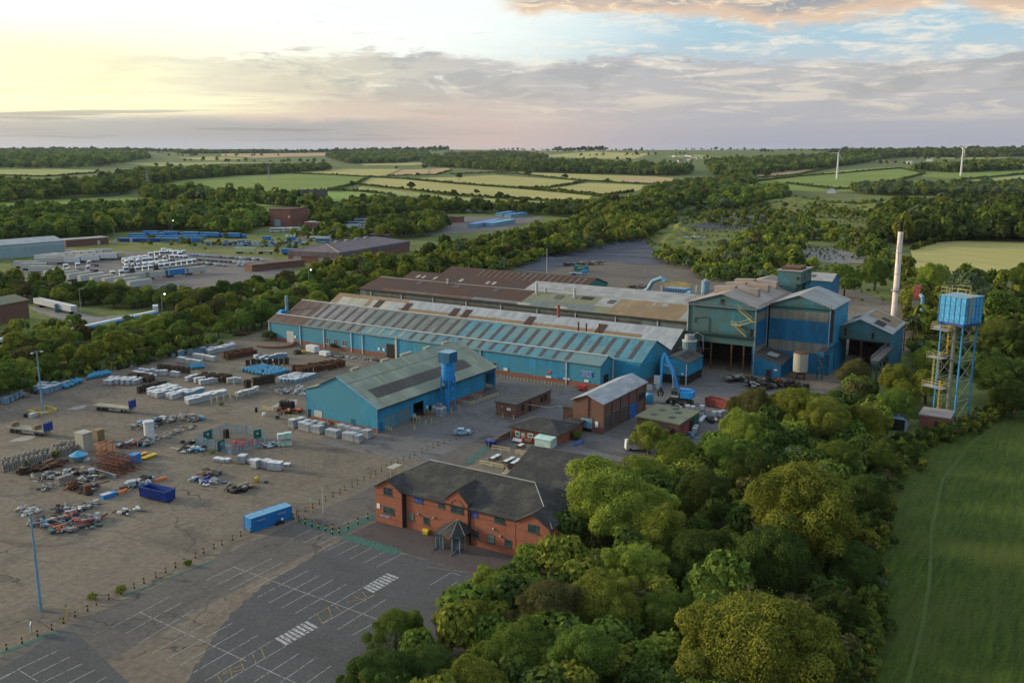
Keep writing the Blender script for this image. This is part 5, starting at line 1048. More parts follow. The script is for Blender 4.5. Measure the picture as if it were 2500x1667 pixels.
t_=thing('shade_tent','pale and brown small tent shelter at the terrace edge','tent',*ST(*r8(500,1170)));b=B();b.ext([(-.9,0),(-.7,.9),(0,1.4),(.7,.9),(.9,0)],-1.0,1.0,'x');part('cover',b,M['rustdark'],t_);b=B();b.face([(-1.0,-.9,0),(-1.0,.9,0),(-2.6,.5,.1),(-2.6,-.3,.1)]);b.face([(-1.02,-.8,0),(-1.02,.8,0),(-1.02,0,1.35)]);part('flap',b,M['roof_cream'],t_)
t_=thing('white_van','white van half hidden by the trees beyond the canteen','van',*ST(*r5(1392,1165)),0,2.2)
b=B();b.ext([(-2.4,.35),(-2.4,1.1),(-1.7,1.35),(-1.2,2.2),(2.6,2.3),(2.7,.35)],-1,1,'y');part('body',b,M['white'],t_);b=B();b.ext([(-1.72,1.3),(-1.25,2.1),(-1.27,2.14),(-1.76,1.33)],-.85,.85,'y');part('windscreen',b,M['glass'],t_)
for x in (-1.6,1.7):
 for y in (-.95,.95):part('wheel',B().tube((x,y-.1,.35),(x,y+.1,.35),.35,n=14),M['black'],t_)
# ---- water tower
rt=lambda x,y: (2100+x/3.135,600+y/3.135)
wa=at(*rt(715,1350));wb=at(*rt(815,1325));wc_=ST(*rt(715,1350))
TA=Vector(wa[:2]);dirv=Vector(wb[:2]) -TA;dirv.normalize();prp=Vector((-dirv.y,dirv.x));
sc0=st_of((TA.x,TA.y));rotw=math.atan2(dirv.y,dirv.x) -SITE;SW=5.7
WT=thing('water_tower','tall water tower, bright blue square tank on blue lattice legs with yellow ladders','water tower',sc0[0],sc0[1],0,rotw)
for x in (0,SW):
 for y in (0,SW):part('leg',B().box(x-.17,x+.17,y-.17,y+.17,0,24.4),M['blue_leg'],WT)
lv= [0,5.2,10.2,15.2,20.0,24.2]
for i,(x0,y0,x1,y1) in enumerate(((0,0,SW,0),(SW,0,SW,SW),(SW,SW,0,SW),(0,SW,0,0))):
 b=B()
 for z0,z1 in zip(lv,lv[1:]):b.tube((x0,y0,z0),(x1,y1,z1),.07,n=4);b.tube((x1,y1,z0),(x0,y0,z1),.07,n=4);b.tube((x0,y0,z1),(x1,y1,z1),.11,n=4)
 part('bracing',b,M['teal_frame' if i % 2 else 'grey'],WT)
part('base_beam',B().box(-.7,SW+.7,-.5,.3,23.9,24.6).box(-.7,SW+.7,SW-.3,SW+.5,23.9,24.6).box(-.5,.3,.3,SW-.3,23.9,24.58).box(SW-.3,SW+.5,.3,SW-.3,23.9,24.58),M['blue_navy'],WT)
part('tank',B().box(-.6,SW+.6,-.6,SW+.6,24.6,30.9),M['tank_blue'],WT)
b=B()
for i in range(6):
 v= -.6+ (SW+1.2) *i/5
 for (x0,x1,y0,y1) in ((v-.06,v+.06,-.72,-.6),(v-.06,v+.06,SW+.6,SW+.72),(-.72,-.6,v-.06,v+.06),(SW+.6,SW+.72,v-.06,v+.06)):b.box(x0,x1,y0,y1,24.6,30.95)
for z in (26.7,28.8):b.box(-.7,SW+.7,-.69,-.61,z,z+.1);b.box(SW+.61,SW+.69,-.6,SW+.6,z,z+.1);b.box(-.69,-.61,-.6,SW+.6,z,z+.1)
part('tank_ribs',b,M['blue_leg'],WT)
b=B()
for i in range(5):
 for k_ in range(3):
  u0,u1= -.6+ (SW+1.2) *i/5+.15,-.6+ (SW+1.2) * (i+1) /5-.15;z0,z1=24.75+2.1*k_,26.55+2.1*k_
  b.tube((u0,-.62,z0),(u1,-.62,z1),.04,n=3);b.tube((-.62,u0,z0),(-.62,u1,z1),.04,n=3)
part('panel_pressings',b,M['duct_blue'],WT)
part('tank_lid',B().box(-.75,SW+.75,-.75,SW+.75,30.96,31.1),M['duct_blue'],WT)
b=B();railing(b,[(-.6,-.3,31.1),(-.6,SW+.5,31.1),(SW+.4,SW+.5,31.1),(SW+.4,SW-3,31.1)],h=1.9,r=.05);railing(b,[(-.6,.8,31.1),(2.5,.8,31.1)],h=1.3,r=.05);part('top_railing',b,M['cream_rail'],WT)
def cage(b,x,y,z0,z1,r=.45):
 b.tube((x-.22,y,z0),(x-.22,y,z1),.045,n=4);b.tube((x+.22,y,z0),(x+.22,y,z1),.045,n=4)
 z=z0
 while z<z1:b.tube((x-.22,y,z),(x+.22,y,z),.03,n=3);z += .6
 z=z0+2.2
 while z<z1+.5:
  b.path([(x-.22,y,z),(x-.45,y-.5,z),(x,y-.85,z),(x+.45,y-.5,z),(x+.22,y,z)],.035,3);z += 1.1
 for dx,dy in ((-.45,-.5),(0,-.85),(.45,-.5)):b.tube((x+dx,y+dy,z0+2.2),(x+dx,y+dy,z1+.3),.03,n=3)
for (x,y,z0,z1) in ((-1.6,3.6,0,10.2),(-1.4,4.6,10.2,17.0),(-1.6,2.6,17.0,24.2),(.9,-.75,24.6,32.0),(-2.2,5.4,8.4,15.8)):
 b=B();cage(b,x,y,z0,z1);part('caged_ladder',b,M['yellow'] if z0 in (0,17.0,24.6) else M['cream_rail'],WT)
for (x0,x1,y0,y1,z) in ((-3.0,-.4,2.0,7.6,8.2),(-3.0,-.4,3.0,7.0,15.6),(-3.2,-.4,1.8,6.4,22.8),(-.4,2.8,SW+.2,SW+2.2,22.8)):
 pf=part('platform',B().box(x0,x1,y0,y1,z,z+.12),M['steel'],WT);b=B();railing(b,[(x0,y0,z+.1),(x0,y1,z+.1),(x1,y1,z+.1),(x1,y0,z+.1),(x0,y0,z+.1)],h=1.2,r=.045);part('railing',b,M['cream_rail'],pf)
part('riser_pipe',B().cyl(2.2,3.4,0,24.6,.42,.42,14),M['roof_cream'],WT);part('thin_pipe',B().cyl(3.4,4.2,0,24.6,.14,.14,8),M['duct_blue'],WT)
s_,t__=ST(*rt(620,1412));PH=thing('pump_house','small brick pump house with a flat grey roof at the foot of the water tower','pump house',s_,t__);part('wall',B().box(0,7.2,-1.6,5.0,0,3.1),M['brick_muted'],PH);part('roof',B().box(-.3,7.5,-1.9,5.3,3.1,3.4),M['roof_pale'],PH);part('door',B().box(-.08,-.01,.5,1.6,0,2.1),M['dark'],PH)
s_,t__=ST(*rt(340,1425));t_=thing('plant_skid','blue ribbed plant cabinet with rooftop rails beside the pump house','plant',s_,t__,0,0);part('cabinet',B().box(0,5.5,0,4.0,0,3.0),M['duct_blue'],t_);b=B()
for i in range(8):b.box(i*.75+.05,i*.75+.2,-.12,0,.1,2.9)
part('ribs',b,M['wrap_white'],t_);b=B();railing(b,[(0,0,3),(5.5,0,3),(5.5,4,3),(0,4,3),(0,0,3)]);b.tube((-1.5,1,3.6),(2,2,3.7),.12,n=5);part('handrail',b,M['steel'],t_);part('side_panel',B().box(-.06,-.01,.1,3.9,.1,2.9),M['dark'],t_)
# ------------------------------------------------------------------ vehicles and big loose items
def wheel_b(b,x,y,r=.32,w_=.22,m=0):b.tube((x,y-w_/2,r),(x,y+w_/2,r),r,n=16,m=m);b.tube((x,y-w_/2-.01,r),(x,y+w_/2+.01,r),r*.55,n=10,m=1)
cr=thing('parked_car','silver-blue hatchback parked on the tarmac beside the blue shed','car',0,0)
prof= [(-1.95,.35),(-2.0,.75),(-1.85,.98),(-1.1,1.06),(-.45,1.5),(.9,1.55),(1.65,1.35),(1.9,.95),(1.95,.45),(1.85,.3),(-1.8,.28)]
b=B();i0=0
b.ext([(x,z) for x,z in prof],-.84,.84,'y')
for i,v in enumerate(b.v):
 if v[2] >1.1:b.v[i] = (v[0],v[1] *.80,v[2])
 elif v[2] >.9:b.v[i] = (v[0],v[1] *.97,v[2])
part('body',b,M['silver_blue'],cr)
b=B()
for sg in (-1,1):b.face([(-.95,sg*.80,1.08),(-.42,sg*.70,1.44),(.9,sg*.69,1.48),(1.5,sg*.78,1.12)][::sg])
part('side_window',b,M['glass'],cr)
b=B();b.face([(-1.08,-.66,1.09),(-1.08,.66,1.09),(-.5,.6,1.49),(-.5,-.6,1.49)]);part('windscreen',b,M['glass'],cr);b=B();b.face([(1.02,-.58,1.54),(1.02,.58,1.54),(1.7,.66,1.30),(1.7,-.66,1.30)]);b.v= [(x+.03,y,z+.02) for x,y,z in b.v];part('rear_window',b,M['glass'],cr)
for x in (-1.25,1.25):
 for y in (-.76,.76):b=B();wheel_b(b,x,y,.33);part('wheel',b,[M['black'],M['steel']],cr)
for y in (-.55,.55):part('headlight',B().box(-2.02,-1.88,y-.2,y+.2,.68,.84),M['sign_white'],cr)
p=ST(1135,1055);a=ST(1118,1058);c_=ST(1150,1059)
cr.location= (*xy(173.0,122.6),0);cr.rotation_euler= (0,0,R(187));
# skips
def skip(name,label,mat,s,t,rot,L_=6.6,load=None):
 t_=thing(name,label,'skip',s,t,0,rot)
 b=B();w0,w1,H_=1.1,1.25,2.2;b.hexa([(0,-w0,.25),(L_,-w0,.25),(L_,-w0+.08,.25),(0,-w0+.08,.25),(0,-w1,H_),(L_,-w1,H_),(L_,-w1+.08,H_),(0,-w1+.08,H_)]);b.hexa([(0,w0-.08,.25),(L_,w0-.08,.25),(L_,w0,.25),(0,w0,.25),(0,w1-.08,H_),(L_,w1-.08,H_),(L_,w1,H_),(0,w1,H_)])
 b.box(0,.08,-w0,w0,.25,H_-.1);b.box(L_-.08,L_,-w0,w0,.25,H_-.1);b.box(.08,L_-.08,-w0+.08,w0-.08,.25,.35);part('tub',b,M[mat],t_)
 b=B();n_=int(L_/.55)
 for i in range(n_+1):
  x=i*L_/n_
  for sg in (-1,1):b.hexa([(x-.06,sg*w0-.06,.25),(x+.06,sg*w0-.06,.25),(x+.06,sg*w0+.06,.25),(x-.06,sg*w0+.06,.25),(x-.06,sg* (w1+.03) -.05,H_-.05),(x+.06,sg* (w1+.03) -.05,H_-.05),(x+.06,sg* (w1+.03) +.05,H_-.05),(x-.06,sg* (w1+.03) +.05,H_-.05)])
 part('ribs',b,M[mat],t_);b=B()
 for sg in (-1,1):b.box(-.05,L_+.05,sg*w1-.07,sg*w1+.07,H_,H_+.12)
 b.box(-.05,.09,-w1,w1,H_,H_+.12);b.box(L_-.09,L_+.05,-w1,w1,H_,H_+.12);part('rim',b,M[mat],t_);part('skid',B().box(0,L_,-.6,-.4,0,.25).box(0,L_,.4,.6,0,.25),M['dark'],t_)
 if load:
  b=B()
  for i in range(7):b.ball(random.uniform(1,L_-1),random.uniform(-.7,.7),random.uniform(.7,1.5),random.uniform(.4,1.0),.5,.35,8,5,0,.2)
  part('load',b,M[load],t_)
 else:part('load',B().box(.1,L_-.1,-w0+.1,w0-.1,.36,.8),M['dark'],t_)
 return t_
def zb(x,y):return (180+x/4.523,960+y/4.523)
a=ST(*zb(1060,1222));c_=ST(*zb(775,1155));skip('roll_off_skip','large navy blue ribbed skip full of white sacks in the middle of the yard','blue_navy',a[0] +.9,a[1] +.9,math.atan2(c_[1] -a[1],c_[0] -a[0]),math.hypot(c_[0] -a[0],c_[1] -a[1]),'wrap_white')
a=ST(*r5(2240,785));c_=ST(*r5(2080,750));skip('roll_off_skip','faded red ribbed skip standing on the tarmac near the open bay','redrust',a[0] +.9,a[1],math.atan2(c_[1] -a[1],c_[0] -a[0]),math.hypot(c_[0] -a[0],c_[1] -a[1]) +.8)
# blue storage containers, end to end
a=ST(*z1_(1805,1472));c_=ST(*z1_(2100,1372))
rc=math.atan2(c_[1] -a[1],c_[0] -a[0]);Lc=math.hypot(c_[0] -a[0],c_[1] -a[1])
for i in range(2):
 Lh=Lc/2-.06;o_= (a[0] +math.cos(rc) *i* (Lc/2) -math.sin(rc) *.05,a[1] +math.sin(rc) *i* (Lc/2))
 t_=thing('shipping_container','bright blue container, the %s of two end to end by the road' % ('nearer' if i == 0 else 'farther'),'container',o_[0],o_[1],0,rc,'blue containers end to end')
 part('body',B().box(.06,Lh-.06,.06,2.4,.12,2.5),M['blue_cont'],t_);b=B();n_=int(Lh/.35)
 for k_ in range(n_):x=.1+k_* (Lh-.3) /n_;b.box(x,x+.16,-.01,.06,.2,2.42);b.box(x,x+.16,2.4,2.46,.2,2.42)
 part('corrugation',b,M['blue_cont'],t_);b=B()
 for x in (0,Lh-.1):
  for y in (0,2.36):b.box(x,x+.12,y-.03,y+.1,0,2.6)
 b.box(0,Lh,-.03,.05,.05,.18);b.box(0,Lh,-.03,.05,2.48,2.6);b.box(0,Lh,2.4,2.48,2.48,2.6);part('frame',b,M['blue_cont'],t_);part('roof',B().box(.05,Lh-.05,.05,2.4,2.5,2.56),M['blue_top'],t_)
 b=B()
 for x in np.arange(.5,Lh,.6):b.box(x,x+.25,.1,2.35,2.56,2.6)
 part('roof_ribs',b,M['blue_top'],t_)
 part('marking',B().box(Lh*.3,Lh*.7,-.035,-.015,1.8,1.9),M['wrap_white'],t_)
t_=thing('motorbike','dark motorbike with a white fairing parked against the farther blue container','motorbike',*ST(*z1_(2010,1412)),0,rc)
for x in (-.65,.65):part('wheel',B().tube((x,-.06,.31),(x,.06,.31),.31,n=14),M['black'],t_)
b=B();b.ext([(-.5,.35),(-.3,.75),(.3,.8),(.7,.95),(.6,.6),(.3,.35)],-.14,.14,'y');part('body',b,M['dark'],t_);part('fairing',B().ball(.5,0,.85,.25,.2,.3,8,6),M['white'],t_)
# flatbed semi-trailers with a blue headboard
def flatbed(label,s,t,rot,L_=12.2):
 t_=thing('flatbed_trailer',label,'trailer',s,t,0,rot,'flatbed trailers with blue headboards')
 part('deck',B().box(0,L_,-1.25,1.25,1.25,1.4),M['wood_deck'],t_);b=B();b.box(0,L_,-1.3,-1.24,1.1,1.42);b.box(0,L_,1.24,1.3,1.1,1.42);b.box(0,L_,-.5,-.35,.8,1.25);b.box(0,L_,.35,.5,.8,1.25);part('chassis',b,M['grey'],t_)
 for x in (1.6,2.9,4.2):
  for y in (-1.0,1.0):part('wheel',B().tube((x,y-.22,.5),(x,y+.22,.5),.5,n=16),M['black'],t_)
 part('side_guard',B().box(5.0,8.8,-1.25,-1.2,.5,.95),M['grey'],t_)
 for y in (-.8,.8):part('landing_leg',B().box(L_-3.0,L_-2.8,y-.08,y+.08,0,1.2),M['dark'],t_)
 part('headboard',B().box(L_-.1,L_,-1.3,1.3,1.4,3.3),M['blue_navy'],t_);b=B()
 for y in (-1.2,-.4,.4,1.2):b.box(L_-.2,L_-.08,y-.06,y+.06,1.35,3.6)
 part('headboard_posts',b,M['blue_navy'],t_);return t_
for (pa,pb,lb) in (((250,175),(640,215),'flatbed trailer standing alone nearest the rows of white pallets'),):
 a,c_=ST(*zb(*pa)),ST(*zb(*pb));L_=math.hypot(c_[0] -a[0],c_[1] -a[1]);flatbed(lb,a[0],a[1] ,math.atan2(c_[1] -a[1],c_[0] -a[0]),min(13,L_+.5))
a,c_=ST(*z1_(75,740)),ST(*z1_(330,775));L_=math.hypot(c_[0] -a[0],c_[1] -a[1]);t2_=flatbed('flatbed trailer with a crate on its deck, at the left edge by the lamp post',a[0],a[1],math.atan2(c_[1] -a[1],c_[0] -a[0]),min(13.2,L_+1));
for i,x in enumerate((1.5,8.5)):
 a2= (a[0] +math.cos(t2_.rotation_euler[2] -SITE) *x,a[1] +math.sin(t2_.rotation_euler[2] -SITE) *x);solo('crate',B().box(-.9,.9,-.6,.6,0,.8).box(-.8,.8,-.5,.5,.8,.95),M['wood'],['brown crate on the tail of the left flatbed','grey crate near the headboard of the left flatbed'][i],'crate',a2[0],a2[1],1.4)
# material handler (blue scrap grab)
a=ST(*r5(1720,668));rotE=math.atan2(ST(*r5(1560,690))[1] -a[1],ST(*r5(1560,690))[0] -a[0])
EX=thing('material_handler','bright blue scrap handling machine with a tall folded boom and wheeled base','excavator',226.2,89.5,0,math.radians(95))
b=B();b.box(-2.8,2.8,-1.2,1.2,.8,1.5);part('undercarriage',b,M['black'],EX)
for x in (-1.9,1.9):
 for y in (-1.35,1.35):b=B();wheel_b(b,x,y,.65,.5);part('wheel',b,[M['black'],M['grey']],EX)
for x in (-3,3):part('outrigger',B().box(x-.25,x+.25,-1.9,1.9,.25,.9),M['black'],EX)
part('turntable',B().cyl(0,0,1.5,1.9,1.0,1.0,18),M['dark'],EX)
b=B();b.ext([(-3.2,1.9),(-3.2,3.6),(-2.6,4.1),(.3,4.0),(1.0,3.2),(1.4,1.9)],-1.45,.3,'y');part('engine_housing',b,M['blue_bright'],EX);part('counterweight',B().box(-3.7,-3.2,-1.4,1.4,1.9,3.6),M['blue_bright'],EX);part('housing',B().box(-3.2,-.4,.3,1.45,1.9,3.5),M['blue_bright'],EX)
cb=part('cab',B().box(.0,1.9,.35,1.5,2.0,3.9),M['offwhite'],EX);part('cab_window',B().box(.12,1.94,.3,1.55,2.5,3.75),M['glass'],cb);part('cab_roof',B().box(-.05,1.98,.28,1.57,3.9,4.0),M['dark'],cb)
b=B();pts= [(1.0,-.3,3.0),(1.3,-.3,5.2),(2.4,-.3,8.8),(4.7,-.3,12.9)];
for (p0,p1,r0,r1) in ((pts[0],pts[1],.55,.62),(pts[1],pts[2],.62,.55),(pts[2],pts[3],.55,.42)):b.tube(p0,p1,r0,r1,4)
part('boom',b,M['blue_bright'],EX);b=B();b.tube((4.7,-.3,13.1),(5.2,-.3,11.5),.5,.48,4);b.tube((5.2,-.3,11.6),(5.5,-.3,3.6),.48,.25,4);part('stick',b,M['blue_bright'],EX)
b=B();b.tube((1.8,-.75,2.6),(2.1,-.75,7.6),.16,n=8);b.tube((1.8,.15,2.6),(2.1,.15,7.6),.16,n=8);b.tube((3.2,-.3,9.6),(5.2,-.3,10.2),.14,n=8);part('hydraulic_ram',b,M['steel'],EX)
b=B()
for k_ in range(5):
 an=k_*2*math.pi/5;dx,dy=math.cos(an),math.sin(an);b.tube((5.5+.2*dx,-.3+.2*dy,3.2),(5.5+.9*dx,-.3+.9*dy,2.2),.14,.16,5);b.tube((5.5+.9*dx,-.3+.9*dy,2.2),(5.5+.45*dx,-.3+.45*dy,1.0),.16,.04,5)
part('grab',b,M['dark'],EX)
part('motor',B().cyl(5.5,-.3,3.0,3.7,.35,.35,12),M['dark'],EX)
# things round the machine
def tankh(label,s,t,rot,L_,r_,mat,cat='tank'):
 t_=thing('drum_tank',label,cat,s,t,0,rot);part('shell',B().tube((0,0,r_+.1),(L_,0,r_+.1),r_,n=20),M[mat],t_);part('end_cap',B().tube((-.2,0,r_+.1),(0,0,r_+.1),r_*.6,r_,n=20),M[mat],t_)
 for x in (L_*.2,L_*.8):part('cradle',B().box(x-.1,x+.1,-r_*.7,r_*.7,0,r_*.4),M['dark'],t_)
a=ST(*r5(1545,745));tankh('light blue horizontal tank lying behind the workshop corner',a[0] +1,a[1] +1.4,math.radians(60),3.4,1.35,'blue_sky')
a=ST(*r5(870,600));t_=thing('compressor','red wheeled compressor by the long factory wall','compressor',a[0],a[1],0,1.4);b=B();b.ext([(-1.3,.5),(-1.2,1.5),(.9,1.7),(1.4,1.1),(1.4,.5)],-.8,.8,'y');part('body',b,M['red'],t_)
for y in (-.8,.8):part('wheel',B().tube((0,y-.1,.38),(0,y+.1,.38),.38,n=14),M['black'],t_)
part('drawbar',B().tube((1.4,0,.5),(2.6,0,.4),.06,n=5),M['black'],t_)
for q,lb,m_,sx_ in (((1570,560),'white propped panel left of the blue machine','white',2.2),((1580,605),'pale machine part under the blue boom','offwhite',1.6),((1490,615),'pale cage stack behind the workshop','offwhite',1.4)):
 a=ST(*r5(*q));t_=thing('propped_sheet',lb,'scrap',a[0] +1.5,a[1],0,.3);part('panel',B().box(-.15,.15,-sx_/2,sx_/2,0,sx_*1.3),M[m_],t_);part('base',B().box(-.8,.8,-sx_/2,sx_/2,0,.5),M['grey'],t_)
# IBC containers
ib=thing('ibc_tank','x','liquid container',0,0);part('pallet',B().box(-.6,.6,-.5,.5,0,.14),M['dark'],ib);part('bottle',B().box(-.54,.54,-.45,.45,.15,1.1),M['white'],ib);b=B()
for i in range(5):v= -.58+i*.29;b.box(v-.02,v+.02,-.5,-.48,.14,1.15);b.box(v-.02,v+.02,.48,.5,.14,1.15)
for z in (.4,.75,1.12):b.box(-.6,.6,-.51,-.49,z,z+.03);b.box(-.6,.6,.49,.51,z,z+.03);b.box(-.61,-.59,-.5,.5,z,z+.03);b.box(.59,.61,-.5,.5,z,z+.03)
part('cage',b,M['steel'],ib)
for q,z,lb in (((1875,790),0,'white liquid container alone, left of the stacked pair'),((1925,800),0,'white liquid container next to the single one'),((2012,835),0,'lower white liquid container of the stacked pair'),((2012,835),1.16,'upper white liquid container of the stacked pair'),((2130,850),0,'white liquid container right of the long slab'),((2180,850),0,'yellowish liquid container at the right end'),((1945,1010),0,'white liquid container beside the green store door'),((1955,985),0,'second liquid container beside the green store door')):
 a=ST(*r5(*q));place(ib,USED,a[0],a[1],z,.3*random.random(),lb,'white liquid containers',scale=1.25 if 1 else 1)
a=ST(*r5(1990,930));solo('concrete_beam',B().box(0,6.0,-.5,.5,0,.9).box(.3,5.7,-.35,.35,.9,1.0),M['wrap_white'],'long pale wrapped beam beside the green store','beam',a[0],a[1],0,.15)
for i,q in enumerate(((250,430),(365,465))):
 a=ST(*zz5(*q));t_=thing('white_tank',['tall twin white tank box on the yard in front of the factory wall','lower white tank box right of the taller one'][i],'tank',a[0],a[1],0,-.1-math.pi/2)
 L_,w_,h_= ((4.4,2.2,2.3),(3.4,2.0,1.5))[i];part('body',B().box(-L_/2,L_/2,-w_/2,w_/2,.25,h_),M['white'],t_);part('strap',B().box(-.06,.06,-w_/2-.02,w_/2+.02,.24,h_+.02),M['grey'],t_);part('base',B().box(-L_/2,L_/2,-w_/2+.1,w_/2-.1,0,.25),M['dark'],t_)
a=ST(*zz5(155,440));t_=thing('forklift','small yellow forklift left of the white tanks','forklift',a[0],a[1],0,1.2);b=B();b.ext([(-1.1,.3),(-1.1,1.1),(-.2,1.1),(.4,.9),(.8,.3)],-.55,.55,'y');part('body',b,M['yellow'],t_);b=B()
for x,y in ((-.7,-.5),(-.7,.5),(.3,-.5),(.3,.5)):b.box(x-.04,x+.04,y-.04,y+.04,1.0,2.1)
b.box(-.8,.4,-.55,.55,2.1,2.18);part('guard',b,M['dark'],t_);part('mast',B().box(.85,.95,-.4,-.3,.1,2.3).box(.85,.95,.3,.4,.1,2.3),M['dark'],t_)
for x in (-.7,.5):
 for y in (-.5,.5):part('wheel',B().tube((x,y-.1,.28),(x,y+.1,.28),.28,n=12),M['black'],t_)
a=ST(*zz5(100,445));t_=solo('tyre_heap',B().ball(0,0,.4,1.6,1.2,.8,12,6,0,.2),M['black'],'black heap of tyres left of the yellow forklift','tyres',a[0],a[1])
# life ring on a post, drums at the shed door
a=ST(*zz5(2050,750));t_=thing('hoop_sign','pale ring on a yellow post beside the end bay of the shed','post',a[0],a[1]);part('post',B().cyl(0,0,0,1.7,.07,.07,8),M['yellow'],t_);b=B();b.path([(0,.75*math.cos(i*.524),2.4+.75*math.sin(i*.524)) for i in range(13)],.07,5);part('ring',b,M['offwhite'],t_)
bgp=thing('bulk_bag','x','bulk bag',0,0);b=B();b.cyl(0,0,0,1.9,.62,.68,12);b.cyl(0,0,1.9,2.2,.68,.3,12);part('bag',b,M['wrap_grey'],bgp);b=B()
for i in range(4):an=i*1.571+.78;b.path([(.6*math.cos(an),.6*math.sin(an),1.9),(.3*math.cos(an),.3*math.sin(an),2.4)],.04,4)
part('loop',b,M['grey'],bgp)
for i,q in enumerate(((1410,1020),(1445,1035),(1480,1040),(1505,1025),(1430,985),(1470,990))):a=ST(*zz5(*q));place(bgp,USED,a[0],a[1],0,i,'grey cylindrical bulk bag in the cluster by the hopper legs','grey bulk bags by the hopper')
a=ST(*zz5(1363,1010));solo('water_drum',B().cyl(0,0,0,2.0,.85,.85,18).cyl(0,0,2.0,2.15,.8,.4,18),M['black'],'black upright drum beside the open shed door','drum',a[0],a[1])
a=ST(*zz5(1218,1075));t_=thing('dumper','small dumper with a blue drum outside the open shed door','dumper',a[0],a[1],0,.5);part('drum',B().tube((-.5,0,.9),(.6,0,1.1),.55,.4,12),M['wrap_white'],t_);part('chassis',B().box(-.9,.9,-.45,.45,.35,.6),M['blue_navy'],t_)
for x in (-.6,.6):part('wheel',B().tube((x,-.55,.35),(x,.55,.35),.35,n=12),M['black'],t_)
# black tanks, barrow and reels left of the shed
def zs(x,y):return (x/2.94,800+y/2.94)
for i in range(4):a=ST(*zs(2025+i*24,580-i* -2));t_=thing('black_tank','black ribbed tank in the row of four left of the blue shed','tank',a[0],a[1],0,0,'four black ribbed tanks');part('shell',B().cyl(0,0,0,2.0,.75,.75,14).cyl(0,0,2.0,2.3,.75,.3,14),M['black'],t_);part('band',B().cyl(0,0,.9,1.05,.8,.8,14),M['dark'],t_)
for q,lb,m_,dm in (((1840,605),'dark upright bin left of the yellow rail','dark',(.5,.5,1.3)),((1895,632),'white block left of the blue shed','white',(1.1,.8,.8)),((1990,650),'dark green drum lying left of the shed','teal_frame',(1.2,1.0,.9)),((2010,590),'rust-brown scrap frame under the black tanks','rust',(2.4,1.2,.7)),((2140,600),'orange-red heap against the shed corner','redrust',(1.8,1.6,.9))):
 a=ST(*zs(*q));b=B();b.box(-dm[0] /2,dm[0] /2,-dm[1] /2,dm[1] /2,0,dm[2] *.85);b.box(-dm[0] /2+.1,dm[0] /2-.1,-dm[1] /2+.1,dm[1] /2-.1,dm[2] *.85,dm[2]);solo('yard_item',b,M[m_],lb,'scrap item',a[0],a[1],0,random.random())
# lamp posts
def lamp(label,s,t,H_,mat='duct_blue',cage_=True,head=2,hd=.9,name='lamp_post'):
 t_=thing(name,label,'lamp post',s,t);part('column',B().cyl(0,0,0,H_,.26,.13,12),M[mat],t_);part('crossarm',B().box(-hd,hd,-.06,.06,H_-.1,H_+.04),M['steel'],t_)
 for i in range(head):x= -hd+2*hd*i/max(1,head-1);part('floodlight',B().box(x-.25,x+.25,-.4,.25,H_-.35,H_-.1),M['offwhite'],t_)
 return t_
l1=lamp('tall grey-blue lamp post standing in a yellow barrier box',*ST(105,1006),15.9,hd=1.3)
t_=thing('barrier_frame','square yellow barrier round the foot of the tall lamp post','barrier',*ST(105,1008));b=B();railing(b,[(-2.4,-2.4,0),(2.4,-2.4,0),(2.4,2.4,0),(-2.4,2.4,0),(-2.4,-2.4,0)],h=1.0,r=.11);part('frame',b,M['yellow'],t_);part('base',B().box(-1.2,1.2,-1.2,1.2,0,.3),M['concrete'],t_)
a=ST(*z1_(235,640));solo('crate',B().box(-.8,.8,-.7,.7,0,.9).box(-.7,.7,-.6,.6,.9,1.0),M['wrap_white'],'white crate left of the lamp post barrier','crate',a[0],a[1],0,.2);a=ST(*z1_(198,638));solo('crate',B().box(-.7,.7,-.6,.6,0,.8).box(-.6,.6,-.5,.5,.8,.9),M['dark'],'dark crate left of the white one by the barrier','crate',a[0],a[1],0,.4)
s_,t__=ST(100,1490);lamp('tall blue lamp post by the bollard line near the bottom left',s_,t__,15.4,hd=1.0,head=3)
lamp('slim pale lamp post behind the rusty roofs',*ST(1335,672),14,'offwhite',head=1,hd=.5)
# bollards along the road (black and yellow) and other posts
bp=thing('bollard','x','bollard',0,0);part('post',B().box(-.085,.085,-.085,.085,0,.45),M['black'],bp);part('band',B().box(-.088,.088,-.088,.088,.45,.72),M['yellow'],bp);part('cap',B().box(-.085,.085,-.085,.085,.72,1.0),M['black'],bp)
pathpx= [(-20,1602),(60,1568),(160,1520),(235,1478),(330,1435),(430,1385),(530,1335),(620,1297),(700,1268),(740,1252),(800,1220),(880,1178),(960,1135),(1040,1100),(1100,1076),(1158,1055)]
pw= [ST(*p) for p in pathpx];acc=0;nb=0
for p0,p1 in zip(pw,pw[1:]):
 L_=math.hypot(p1[0] -p0[0],p1[1] -p0[1]);x=acc
 while x<L_:
  f=x/L_;s_,t__=p0[0] + (p1[0] -p0[0]) *f,p0[1] + (p1[1] -p0[1]) *f
  place(bp,USED,s_+random.uniform(-.2,.2),t__+random.uniform(-.15,.15),0,random.random(),'short black and yellow bollard in the line between the yard and the road','black and yellow bollards along the road',scale=.95);nb += 1;x += 2.05
 acc=x-L_
for x,y in ((716,1268),(730,1273),(745,1279),(762,1285),(778,1290),(795,1296),(811,1304),(828,1302),(850,1290),(874,1279),(898,1267),(812,1293)):
 s_,t__=ST(x,y);place(bp,USED,s_,t__,0,0,'short black and yellow bollard beside the green walkway to the office','black and yellow bollards by the green walkway',scale=1.15)
yp=thing('bollard','x','bollard',0,0);part('post',B().cyl(0,0,0,1.25,.1,.1,8),M['cream_rail'],yp);part('cap',B().cyl(0,0,1.25,1.3,.12,.05,8),M['yellow'],yp)
